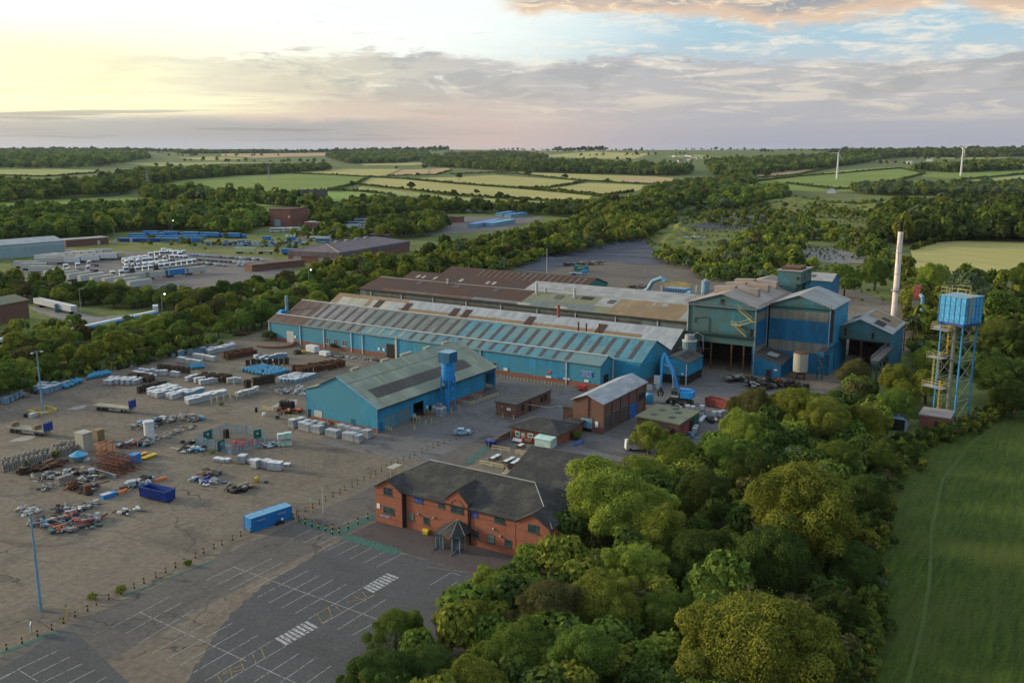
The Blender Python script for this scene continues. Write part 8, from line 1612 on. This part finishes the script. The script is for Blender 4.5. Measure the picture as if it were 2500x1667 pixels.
# pylons
def pylon(px_,py_,topy,lb):
 x,y,z=at(px_,py_,None);H_=max(30,hz_((x,y),topy) -z);t_=thing('pylon',lb,'pylon',0,0);t_.location= (x,y,z);b=B();w_=H_*.11
 for sx_ in (-1,1):
  for sy in (-1,1):b.tube((sx_*w_,sy*w_,0),(sx_*w_*.25,sy*w_*.25,H_*.7),.28,n=4);b.tube((sx_*w_*.25,sy*w_*.25,H_*.7),(0,0,H_),.22,n=4)
 for k_ in range(7):
  f0,f1=k_/7,(k_+1) /7;a0,a1=w_* (1-.75*f0),w_* (1-.75*f1)
  for sy in (-1,1):b.tube((-a0,sy*a0,H_*.7*f0),(a1,sy*a1,H_*.7*f1),.15,n=3);b.tube((a0,sy*a0,H_*.7*f0),(-a1,sy*a1,H_*.7*f1),.15,n=3)
 part('lattice',b,M['grey'],t_)
 for zf_,wf in ((.68,.2),(.8,.26),(.92,.18)):part('crossarm',B().tube((-H_*wf,0,H_*zf_),(H_*wf,0,H_*zf_),.3,n=4).tube((-H_*wf,0,H_*zf_),(0,0,H_* (zf_+.05)),.15,n=3).tube((H_*wf,0,H_*zf_),(0,0,H_* (zf_+.05)),.15,n=3),M['grey'],t_)
pylon(362,468,416,'nearest steel pylon, standing before the green field at the left');pylon(657,442,410,'faint pylon in the middle of the green field');pylon(1048,425,408,'faint pylon in the tan field');pylon(73,372,357,'pylon on the skyline wood, far left');pylon(189,372,357,'pylon on the skyline wood, second from left');pylon(2432,372,353,'pylon on the skyline at the right');pylon(2492,372,353,'pylon on the skyline at the right edge')
# ------------------------------------------------------------------ trees, woods, hedges
def crown_np(seed,nl,nleaf,leaf,squash=.85,spread=.62,low=-.55,rr=(.24,.46),sub_=0):
 """leaf clumps on a cluster of lobes: unit radius, base of the crown near z = -squash"""
 r=np.random.default_rng(seed);u=r.normal(size=(nl,3));u /= np.linalg.norm(u,axis=1)[:,None];u[:,2] =np.abs(u[:,2]) *1.1-.35
 c=u*spread*r.uniform(.45,1.05,(nl,1)) *np.array([1,1,squash]);c=np.vstack([c,[[0,0,0]]]);rad=np.append(r.uniform(*rr,nl),.55)
 if sub_:
  sc_=r.normal(size=(sub_,3));sc_ /= np.linalg.norm(sc_,axis=1)[:,None];sc_[:,2] =sc_[:,2] *.6-.05;sc_ *= r.uniform(.34,.56,(sub_,1));g_=r.integers(0,sub_,len(c));c=sc_[g_] +c*r.uniform(.42,.6,(sub_,1))[g_];rad=rad*.82;c[-1] =0;rad[-1] =.58
 w_=rad ** 2;k_=r.choice(len(rad),nleaf*2,p=w_/w_.sum());d=r.normal(size=(nleaf*2,3));d /= np.linalg.norm(d,axis=1)[:,None];d[:,2] =np.where(d[:,2] <low,-d[:,2],d[:,2])
 p=c[k_] +d*rad[k_][:,None] *np.where(r.random((nleaf*2,1)) <.04,r.uniform(1.05,1.28,(nleaf*2,1)),r.uniform(.78,1.12,(nleaf*2,1))) *np.array([1,1,squash]);keep=np.ones(len(p),bool)
 for q,rr_ in zip(c,rad):keep &= (np.linalg.norm((p-q) /np.array([1,1,squash]),axis=1) >rr_*.72)
 p,d=p[keep][:nleaf],d[keep][:nleaf];n=d+r.normal(size=d.shape) *.55;n /= np.linalg.norm(n,axis=1)[:,None]
 a=np.cross(n,r.normal(size=n.shape));a /= np.linalg.norm(a,axis=1)[:,None];b_=np.cross(n,a);s_=leaf*r.uniform(.6,1.35,(len(p),1))
 v=np.stack([p-a*s_,p-b_*s_*.6+n*s_*.15,p+a*s_,p+b_*s_*.6+n*s_*.15],1).reshape(-1,3)
 return v.astype(np.float32)
def np_mesh(name,v,mat,mi=None):
 n=len(v) // 4;me=bpy.data.meshes.new(name);me.vertices.add(len(v));me.vertices.foreach_set('co',v.astype(np.float32).ravel());me.loops.add(n*4);me.loops.foreach_set('vertex_index',np.arange(n*4,dtype=np.int32))
 me.polygons.add(n);me.polygons.foreach_set('loop_start',np.arange(0,n*4,4,dtype=np.int32))
 for q in (mat if isinstance(mat,list) else [mat]):me.materials.append(q)
 if mi is not None:me.polygons.foreach_set('material_index',mi.astype(np.int32))
 me.update();return me
NEAR= [np_mesh('crown',crown_np(s,nl,60000,.0165,sq,sp,rr=rr_,sub_=sb_),LEAF['mid']) for s,nl,sq,sp,rr_,sb_ in ((1,90,.95,.95,(.10,.27),7),(2,110,.9,.95,(.08,.24),9),(3,80,1.1,.95,(.10,.28),6),(4,130,.85,1.0,(.08,.22),11),(5,100,1.0,.95,(.09,.26),8))]
MID= [np_mesh('crown',crown_np(s,nl,5200,.062,sq,.72,rr=(.16,.38)),LEAF['mid']) for s,nl,sq in ((11,26,.9),(12,34,.8),(13,22,1.2),(14,30,1.0))]
tb=B();tb.tube((0,0,-.1),(.03,.02,.45),.045,.032,9);tb.tube((.03,.02,.45),(0,.05,.8),.032,.012,8)
for i in range(6):an=i*1.05;z=.42+.07*i;tb.tube((.02,.02,z),(.22*math.cos(an),.22*math.sin(an),z+.22),.016,.006,6)
TRUNK=tb.mesh('trunk',M['bark']);ntree=0
def tree(x,y,z,rad,H_,sp,label,group,meshes,name='broadleaf_tree',cat='tree',zs_=1.02):
 t_=bpy.data.objects.new(name,None);C.objects.link(t_);t_.location= (x,y,z-.1);t_.rotation_euler= (0,0,random.uniform(0,6.28));tag(t_,label,cat,group)
 me=random.choice(meshes);o=bpy.data.objects.new('crown',me);C.objects.link(o);o.parent=t_;o.location= (0,0,H_-rad*1.0);o.scale= (rad*random.uniform(.92,1.1),rad*random.uniform(.92,1.1),rad*zs_)
 o.material_slots[0].link='OBJECT';o.material_slots[0].material=LEAF[sp];o=bpy.data.objects.new('trunk',TRUNK);C.objects.link(o);o.parent=t_;o.scale= (H_*.9,H_*.9,H_*.82)
# foreground belt: (x, y, radius in the small photo, kind, words)
FG= [(1400,1130,112,'bright','large yellow-green tree whose crown hides the right end of the office'),(1500,1205,84,'bright','bright tree just right of the largest yellow-green one'),(1475,1085,60,'bright','bright crown behind the largest yellow-green tree'),(1845,1150,135,'olive','big rounded olive tree in the middle of the right-hand belt'),(1770,1270,105,'dark','broad dark green tree below the rounded olive one'),
(1620,1130,66,'dark','dark tree between the bright one and the rounded olive one'),(1655,1045,60,'mid','mid-green tree above the dark gap, near the green-roofed store'),(1895,955,82,'olive','olive tree right of the scrap pile'),(1820,935,62,'olive','olive tree directly below the old vessel'),(1985,960,72,'olive','olive tree left of the pump house cabinet'),(2010,1040,58,'mid','mid-green tree at the belt edge below the pump house'),
(1725,935,50,'brown','thin brownish-tipped tree standing before the red skip'),(1700,985,50,'bright','bright small tree just below the red skip'),(1490,1000,36,'olive','slender tree standing against the green-roofed store'),(1565,1045,50,'mid','mid-green tree right of the slender one'),(1460,1290,74,'bright','bright feathery tree below the office corner'),(1385,1370,84,'olive','olive tree left of the bottom rounded tree'),
(1140,1345,62,'bright','bright straggly tree hanging over the car park lettering'),(1070,1420,66,'olive','olive tree over the edge of the car park'),(1255,1390,80,'brown','brownish tree at the centre of the lower belt'),(1190,1480,84,'mid','mid-green tree at the bottom, left of centre'),(1335,1490,90,'mid','mid-green tree at the bottom centre'),(1530,1400,70,'mid','mid-green tree touching the bottom rounded tree on its left'),
(1735,1460,150,'olive','largest rounded olive tree at the bottom of the picture'),(1880,1500,88,'dark','dark right shoulder beside the bottom rounded tree'),(905,1440,56,'mid','dark pointed tree at the left tip of the belt'),(880,1545,84,'dark','dark tree at the bottom left tip of the belt'),(990,1530,70,'dark','dark tree second from the bottom left tip'),(1090,1560,74,'olive','olive tree at the bottom edge, third from the tip'),(1260,1570,64,'bright','small bright tree cut by the bottom edge'),(940,1570,40,'bright','small bright shoots at the bottom edge'),
(1960,1290,82,'dark','dark tree at the right edge of the belt, halfway down'),(1925,1390,80,'dark','dark tree at the right edge, lower down'),(1985,1130,74,'dark','dark tree at the right edge, near the pump house'),(1600,1270,76,'dark','dark tree between the feathery tree and the olive one'),(1640,1350,66,'mid','mid-green tree above the bottom rounded tree'),(1290,1265,46,'brown','brown bushy tree at the right end of the office'),(1215,1275,34,'bright','small bright tree in front of the office wing'),(1925,1050,66,'mid','mid-green tree above the rounded olive one'),(1740,1080,62,'dark','dark tree left of the rounded olive crown'),
(2130,880,50,'bright','bright tree left of the water tower ladder'),(2060,870,50,'olive','olive bush tree below the crane runway'),(1960,855,44,'brown','brown-tinged bush tree between the crane runways'),(2075,900,44,'olive','olive tree behind the plant cabinet'),(2060,930,50,'mid','mid-green tree left of the plant cabinet'),(2125,825,40,'bright','bright tree right of the crane shed'),(2290,850,80,'dark','dark tree close behind the right tower legs'),(2335,905,60,'dark','dark tree at the foot of the tower, right'),(2350,780,66,'dark','dark tree at the right edge level with the tower tank'),
(2225,655,62,'grey','grey-green willow above the water tank'),(2145,640,50,'bright','bright tree right of the chimney'),(2300,700,56,'mid','mid-green tree right of the water tank'),(2355,640,50,'mid','spiky tree at the right edge before the pasture'),(2100,690,42,'olive','olive tree beside the flue tower'),(2340,860,60,'mid','mid-green tree at the right edge behind the tower'),(2180,720,40,'olive','olive tree left of the tank platform'),(1940,640,46,'mid','round tree behind the blue rear shed'),(2010,625,44,'mid','tree left of the chimney shaft'),(2290,760,60,'olive','olive tree behind the blue tank legs')]
for (x,y,r_,sp,lb) in FG:
 x,y,r_=x*1.063,y*1.063,r_*1.063;k_=r_/ ((y-365) *.98);rad=HC*k_/ (1+1.15*k_) * (1.25 if x/1.063<1880 else 1.0);p=at(x,y,.98*rad);tree(p[0],p[1],0,rad,1.85*rad,sp,lb,None,NEAR if y>800 else MID+NEAR[:1],zs_=1.3 if r_<56 else 1.02)
def inside(x,y,poly):
 r=False;j=len(poly) -1
 for i in range(len(poly)):
  if (poly[i][1] >y) != (poly[j][1] >y) and x< (poly[j][0] -poly[i][0]) * (y-poly[i][1]) / (poly[j][1] -poly[i][1]) +poly[i][0]:r=not r
  j=i
 return r
def scatter(poly_px,sp,cap=3000,grow=.0):
 P_= [at(x,y,None)[:2] for x,y in ds(poly_px)];x0,x1=min(p[0] for p in P_),max(p[0] for p in P_);y0,y1=min(p[1] for p in P_),max(p[1] for p in P_);out= [];y=y0
 while y<y1:
  s_=max(sp,y*grow);x=x0+random.random() *s_
  while x<x1:
   q= (x+random.uniform(-.4,.4) *s_,y+random.uniform(-.4,.4) *s_)
   if inside(*q,P_):out.append(q)
   x += s_
  y += s_*.9
 if len(out) >cap:out=random.sample(out,cap)
 return out
LN= ['mid','dark','olive','bright','grey','brown']
FARV= {n_: [crown_np(30+i+n_,5+i,n_,lf,1.0,.6) for i in range(3)] for n_,lf in ((700,.11),(150,.24),(60,.36),(26,.52))}
def merged(name,pts,label,rad,wts,n_=60,kind='stuff',cat='wood',sq=1.0):
 """pts: (x, y) base points; one mesh holding many small crowns"""
 V_= [];mi= []
 for (x,y) in pts:
  v=FARV[n_][random.randrange(3)];rr_=random.triangular(rad[0],rad[1] *1.25,rad[0] +.35* (rad[1] -rad[0]));sq_=sq*random.uniform(.8,1.3);a=random.uniform(0,6.28);ca,sa=math.cos(a) *rr_,math.sin(a) *rr_;z0=TH(x,y)
  V_.append(np.stack([v[:,0] *ca-v[:,1] *sa+x,v[:,0] *sa+v[:,1] *ca+y,v[:,2] *rr_*sq_+z0+rr_*.85*sq_],1));mi.append(np.full(len(v) // 4,random.choices(range(6),wts)[0]))
 if not V_:return
 me=np_mesh(name,np.vstack(V_),[FL[q] for q in LN],np.concatenate(mi));o=bpy.data.objects.new(name,me);C.objects.link(o);tag(o,label,cat,None,kind);return o
FL=LEAF
BELTS= [([(0,840),(130,815),(250,790),(400,750),(560,715),(640,702),(840,636),(1000,590),(1180,552),(1400,500),(1520,475),(1560,515),(1480,552),(1300,590),(1180,612),(1060,625),(960,645),(860,665),(770,705),(620,752),(560,770),(400,800),(250,845),(70,890),(0,925),(-120,960),(-120,860)],'tree in the belt between the railway side and the stock yard',[4,2,4,3,.6,.8]),
([(-60,690),(60,696),(180,706),(330,716),(400,716),(560,698),(650,678),(800,640),(860,622),(840,608),(700,644),(560,676),(440,688),(300,684),(120,670),(0,655),(-60,650)],'tree in the dark belt in front of the lorry park',[4,5,2,1,.3,.6])]
pts= []
for poly,lb,wt in BELTS:pts += [(p,lb,wt) for p in scatter(poly,7.6)]
pts.sort(key=lambda q:q[0][0] ** 2+q[0][1] ** 2);rest= [];nI=215
for i,(p,lb,wt) in enumerate(pts):
 if i<nI:rad=random.uniform(3.2,5.7);tree(p[0],p[1],0,rad,rad*random.uniform(1.75,2.05),random.choices(LN,wt)[0],lb,'trees of the belt'+ (' before the lorry park' if 'lorry' in lb else ' beside the stock yard'),MID)
 else:rest.append(p)
merged('tree_belt',rest,'continuous belt of trees behind the factory, running to the far hills',(3.4,5.8),[4,3,3,2,.6,.5],150)
print('belt trees',len(pts),'stuff',len(rest))
WOODS= [([(-60,505),(0,500),(100,492),(300,486),(500,486),(600,500),(612,520),(560,540),(420,530),(270,533),(240,548),(0,560),(-60,568)],'dark wood behind the lorry park',[4,6,2,.6,.4,.3],8,(4.5,7.5),150),
([(700,492),(860,470),(1000,476),(1200,484),(1400,478),(1500,462),(1560,480),(1500,498),(1300,500),(1180,492),(1000,490),(850,500),(760,530),(700,515)],'wood behind the coach yard',[4,5,2,.6,.5,.3],9,(4,7),150),
([(840,535),(1010,505),(1030,530),(960,548),(880,552)],'trees between the coaches and the purple roof',[4,4,2,1,.4,.3],8,(4,6.5),150),
([(-60,425),(100,436),(200,428),(300,408),(430,400),(560,391),(750,384),(760,392),(560,404),(430,414),(330,432),(290,448),(100,462),(-60,470)],'dark wood left of the green field',[3,6,2,.2,.2,.2],11,(6,10),150),
([(330,445),(430,446),(560,458),(700,468),(760,474),(700,479),(560,468),(420,462),(330,458)],'wooded strip below the green field',[4,5,2,.5,.3,.2],9,(4.5,8),60),
([(-60,388),(-60,354),(60,353),(200,352),(330,354),(345,366),(260,380),(200,387),(60,389)],'upper left wood under the skyline',[3,6,1,0,.2,.1],18,(9,14),26),
([(400,351),(620,350),(640,353),(420,354)],'skyline wood above the tan field',[2,6,1,0,0,0],20,(9,13),26),
([(970,371),(1100,365),(1260,378),(1400,385),(1560,391),(1600,396),(1560,405),(1400,401),(1240,398),(1130,392),(980,383)],'long wood above the ripening fields',[2,6,1,0,.3,0],17,(8,12),26),
([(750,362),(830,354),(980,352),(990,364),(930,375),(800,377)],'wood right of the tan skyline field',[3,6,1,0,.4,0],18,(8,12),26),([(1020,358),(1200,354),(1260,364),(1100,369)],'wood around the village',[3,5,1,0,.4,0],18,(7,11),26),
([(1620,378),(1700,375),(1900,365),(2050,364),(1900,387),(1780,398),(1700,408),(1640,404)],'wood between the village and the turbines',[3,6,1,0,.4,0],17,(8,12),26),([(1900,355),(2452,350),(2452,359),(2100,363),(1950,365)],'skyline wood at the right',[2,7,1,0,.2,0],19,(9,14),26),
([(2080,393),(2352,380),(2352,392),(2200,398)],'wood behind the right-hand turbine',[2,6,1,0,.2,0],16,(7,11),26),
([(1480,455),(1560,428),(1640,423),(1720,408),(1740,422),(1680,446),(1600,468),(1540,498),(1450,508)],'wood running up the valley behind the works',[4,5,1,.4,1.2,.3],10,(5,8.5),150),
([(1630,462),(1680,448),(1800,438),(1812,456),(1720,477),(1640,486)],'clump of tall trees left of the waste ground',[4,4,2,1,1,.3],8,(4.5,8),150),([(1950,438),(2352,432),(2452,432),(2452,456),(2100,452),(1980,448)],'grey-green willow line below the turbine field',[2,1,1,0,6,0],11,(5,9),150),
([(2000,530),(2050,490),(2200,498),(2452,500),(2452,560),(2200,555),(2080,566),(2010,555)],'large dark wood right of the waste ground',[2,7,1,.2,.3,.3],8,(6,10),150),([(2150,470),(2452,465),(2452,505),(2200,500)],'scrub wood above the large dark wood',[3,4,2,.3,1,1],9,(4,7),150)]
for i,(poly,lb,wt,sp,rad,n_) in enumerate(WOODS):merged('woodland',scatter(poly,sp,3200,.0033),lb,rad,wt,n_)
SCR= [([(1180,545),(1420,520),(1480,535),(1300,575),(1240,600),(1160,625),(1000,640),(1060,600)],'low scrub at the foot of the tree belt',[3,2,3,1,3,1],5,(1.6,3.4)),([(1560,500),(1640,470),(1800,460),(2000,470),(2452,460),(2452,500),(2100,500),(1900,505),(1780,535),(1640,520)],'scrub over the spoil mounds',[3,2,4,.6,1,2],11,(1.4,3.6)),
([(1490,590),(1620,600),(1720,540),(1850,515),(2010,550),(2060,620),(2000,640),(1980,600),(1900,560),(1850,562),(1830,600),(1900,640),(1700,655),(1600,640)],'bushy scrub on the waste ground behind the furnace building',[3,2.5,4,1,1.2,1],6.4,(1.8,4.2)),([(2050,605),(2110,640),(2250,655),(2352,650),(2452,665),(2452,860),(2360,925),(2300,935),(2200,870),(2110,845),(2070,720)],'undergrowth round the water tower',[3,3,3,1,1,.6],4.4,(2,4.4)),
([(-60,760),(100,735),(240,760),(430,740),(560,735),(400,775),(100,800)],'rough bushes beside the railway',[3,2,4,1,1,.5],7,(1.4,3.2)),([(560,780),(620,765),(500,800),(250,858),(70,905),(60,890),(240,850),(400,800)],'brambles along the edge of the yard',[2,4,2,.4,.4,.6],3.4,(1.0,2.2)),
([(640,545),(760,530),(860,540),(800,560)],'bushes beside the coach yard',[3,3,3,1,1,.5],7,(2,4)),([(160,560),(300,552),(600,552),(740,560),(640,590),(430,574)],'thin scrub around the container yard',[2,1,5,1,1,2],17,(1,2.4))]
def clump(P_):return [p for p in P_ if math.sin(p[0] /13+1.3*math.sin(p[1] /17)) +math.sin(p[1] /10+p[0] /31) > -.35+random.uniform(-.5,.3)]
for poly,lb,wt,sp,rad in SCR:merged('scrub',clump(scatter(poly,sp*.85,4500)),lb,rad,wt,60,cat='scrub')
merged('woodland',[(x+random.uniform(-12,12),y) for x in range(-3900,4200,13) for y in (7000,7030) if-2450>x or-2050<x< -480 or x>2300 or 300<x<700],'bumpy line of woods on the skyline',(9,15),[2,6,1,0,0,0],26)
# undergrowth under the foreground belt
merged('undergrowth',scatter([(1210,1345),(1300,1270),(1420,1200),(1540,1075),(1640,1060),(1740,1000),(1850,960),(1980,905),(2010,960),(2030,1020),(1990,1080),(1950,1200),(1930,1400),(1930,1700),(1980,2300),(800,2300),(760,1700),(900,1600),(1000,1480),(1100,1400)],4.6,1300),'dense undergrowth between the trunks of the right-hand belt',(2.2,4.4),[3,6,2,.5,.3,.5],700,cat='undergrowth')
# skyline trees, single trees in the fields, bushes in the yard
sk= [(x+random.uniform(-30,30),y+random.uniform(-250,250)) for x in range(-4200,4300,16) for y in (7600,) if math.sin(x/330) +math.sin(x/127+1) > -.5];merged('skyline_trees',sk,'thin line of trees along the skyline',(5,11),[2,6,1,0,0,0],26)
for k_,y in enumerate((3300,4200,5300,6400)):merged('field_trees',[(x+random.uniform(-60,60),y+260*math.sin(x/400+k_) +random.uniform(-30,30)) for x in range(-3600,3700,34) if math.sin(x/170+k_*2) +math.sin(x/71+k_) > -.1],['scattered trees beyond the ripening fields','scattered trees in the middle distance','scattered trees below the skyline','scattered trees just under the skyline'][k_],(5,10),[3,6,1,0,.3,0],26)
for (x,y,r_,lb) in [(1005,452,12,'round tree alone at the left of the ripening field'),(1109,470,9,'bushy tree in the ripening field, left of the tall one'),(1164,468,9,'tall narrow tree in the ripening field'),(1220,476,12,'left of the paired trees in the ripening field'),(1238,480,9,'right of the paired trees in the ripening field'),(861,449,9,'round tree on the boundary of the green field'),(1121,430,10,'tree on the hedge above the ripening field'),(1290,422,9,'tree on the hedge line, right of the small wood'),(1379,430,8,'lone tree in the upper ripening field'),(1020,426,5,'small bush on the hedge of the tan field'),(1872,424,12,'tree between the two turbines and the tan field'),(1709,509,14,'conical tree on the waste ground'),(1482,441,8,'low bush in the upper ripening field')]:
 p=at(x,y+r_,None);d_=p[1];rad=r_/F_PX*d_;tree(p[0],p[1],p[2],rad,rad*2.0,'dark',lb,None,MID)
for (x,y,r_,sp,lb) in [(128,872,0,'dark','large dark bush at the left edge above the pallet block'),(0,885,0,'mid','large bush cut by the left edge')]:p=at(x*1.0,y*1.0,3);tree(p[0],p[1],0,5.0,8.5,sp,lb,None,MID)
def bush(px_,py_,rad,sp,lb):p=at(px_,py_);o=bpy.data.objects.new('bush',random.choice(MID));C.objects.link(o);o.location= (p[0],p[1],rad*.55);o.scale= (rad,rad,rad*.8);tag(o,lb,'bush');o.material_slots[0].link='OBJECT';o.material_slots[0].material=LEAF[sp]
for q in [(460,1381,.9,'mid','leafy bush in the bollard line, middle left'),(296,1446,1.0,'bright','leafy bush in the bollard line, lower left'),(225,1462,.9,'olive','low bush left of the lower one in the bollard line'),(822,852,2.6,'dark','round dark bush against the factory wall'),(660,830,3.4,'dark','dark bush in the curved brick planter'),(541,991,.9,'olive','tiny bush among the yellow posts'),(135,1115,1.3,'mid','bush growing among the grey concrete posts'),(70,1135,1.1,'mid','bush at the left of the concrete posts'),(1620,1028,1.0,'bright','tuft growing on the edge of the green-roofed store'),(520,1108,.8,'olive','tuft at the front corner of the fenced pen'),(1405,1072,1.6,'mid','bush at the right end of the canteen'),(230,1165,.8,'mid','weed tuft in the mixed scrap'),(370,590,4,'olive','rounded bush in front of the container stack')]:bush(*q)
def hedge(pts,label,h=(1.6,2.6),wt=(2,7,1,0,0,0)):
 W_= [at(x,y,None)[:2] for x,y in pts];P_= []
 for p,q in zip(W_,W_[1:]):
  L_=math.hypot(q[0] -p[0],q[1] -p[1]);n_=int(L_/2.6) +1
  n_=min(n_,500);P_ += [(*lerp2(p,q,i/n_),) for i in range(n_)]
 merged('hedge',P_,label,h,wt,26,None,'hedge')
for pts_,lb in [(((905,433),(990,438),(1263,461),(1446,479),(1490,485)),'long hedge crossing between the ripening fields'),(((878,453),(1000,466),(1106,479),(1276,489),(1420,497)),'hedge below the lone trees of the ripening field'),(((905,433),(884,442),(870,452),(800,467)),'hedge between the green and ripening fields'),(((800,466),(880,470),(960,478)),'hedge over the bright meadow'),(((1266,462),(1344,460),(1429,443),(1266,426),(1208,426)),'hedge round the upper ripening field'),(((1429,443),(1500,447),(1600,452),(1640,455)),'hedge right of the upper ripening field'),(((1310,463),(1473,480),(1548,470)),'hedge round the right ripening field'),
(((946,431),(1065,428),(1103,417)),'hedge below the tan field'),(((690,424),(800,428),(902,434)),'hedge above the green field'),(((1100,427),(1266,420)),'hedge on the near side of the small wood'),(((700,480),(748,470),(800,468)),'hedge behind the cottage'),(((1745,459),(1850,444),(1952,432),(2060,424),(2197,412),(2258,425),(2197,441),(2124,452)),'hedge round the left turbine field'),(((1830,436),(1891,433),(1950,428),(2040,410)),'hedge below the tan hillside field'),(((2262,411),(2380,411),(2520,413)),'hedge above the right turbine'),(((2346,440),(2420,434),(2520,425)),'hedge right of the right-hand turbine'),(((2388,449),(2450,449),(2520,448)),'lowest hedge at the right edge'),(((1918,449),(2040,463),(2140,462)),'hedge below the left turbine'),
(((340,411),(560,403),(697,401)),'hedge below the pale far field'),(((0,430),(112,433),(231,424),(240,417)),'hedge below the left pale field'),(((1670,493),(1700,504),(1790,500),(1850,487)),'hedge round the small bright meadow'),(((2228,612),(2289,592),(2420,585),(2560,582)),'hedge at the top of the right pasture'),(((1770,403),(1900,406),(2021,402)),'hedge above the tan hillside field')]:hedge(pts_,lb)
# ragged margins of the near field, tractor tracks
mp= []
for i in range(900):
 f=i/900*6;k_=int(f);c_= [(1965,1900),(1960,1500),(1985,1250),(2020,1110),(2080,1035),(2230,985),(2452,865)];p=lerp2(c_[k_],c_[k_+1],f-k_);q=at(p[0] *1.063,p[1] *1.063);mp.append((q[0] +random.gauss(0,1.6),q[1] +random.gauss(0,1.6)))
merged('hedge_margin',mp,'ragged weedy margin between the belt and the near field',(.5,1.8),[4,5,3,.6,.5,.6],150,cat='weeds')
b=B()
for off in (0,):
 pp= [ST(x*1.063,y*1.063) for x,y in ((2050,1750),(2085,1568),(2120,1430),(2135,1330),(2140,1210),(2165,1100),(2240,1010),(2330,950),(2460,895))];pp= [(s_+off*.8,t__-off*.6) for s_,t__ in pp]
 for p,q in zip(pp,pp[1:]):
  d_=Vector((q[0] -p[0],q[1] -p[1])).normalized() *.28;b.face([(p[0] -d_.y,p[1] +d_.x,.05),(p[0] +d_.y,p[1] -d_.x,.05),(q[0] +d_.y,q[1] -d_.x,.05),(q[0] -d_.y,q[1] +d_.x,.05)])
sheetobj('tractor_track',b,M['rut'])
for poly,lb,sp,rad,wt in [([(1450,548),(1490,515),(1560,490),(1700,466),(1900,462),(2100,480),(2060,560),(2050,640),(1940,650),(1800,640),(1640,598),(1500,570)],'weeds and low bushes scattered over the rough bank',5.5,(.4,1.3),[4,2,5,1,1,1]),([(1500,590),(1590,592),(1700,640),(2000,660),(2060,700),(1980,700),(1620,650)],'weeds over the rubble behind the halls',8,(.3,1.4),[4,2,5,1,1,1]),([(-60,780),(40,740),(110,725),(180,748),(300,752),(150,790),(-50,830)],'coarse weeds beside the access road',5,(.4,1.2),[3,2,4,1,1,1])]:merged('weeds',clump(scatter(poly,sp,4500)),lb,rad,wt,60,cat='weeds',sq=.7)
# ------------------------------------------------------------------ air
hz=B();hz.box(-6700,6700,-500,14700,-75,125);hm=bpy.data.materials.new('haze_air');hm.use_nodes=True;ht=hm.node_tree;ht.nodes.clear()
pv=ht.nodes.new('ShaderNodeVolumePrincipled');pv.inputs['Color'].default_value= (.70,.80,1.0,1);pv.inputs['Density'].default_value=1.2e-5;pv.inputs['Anisotropy'].default_value=.2
hO=ht.nodes.new('ShaderNodeOutputMaterial');ht.links.new(pv.outputs[0],hO.inputs['Volume'])
ho=bpy.data.objects.new('haze',hz.mesh('haze',hm));C.objects.link(ho);ho['kind'] ='stuff'
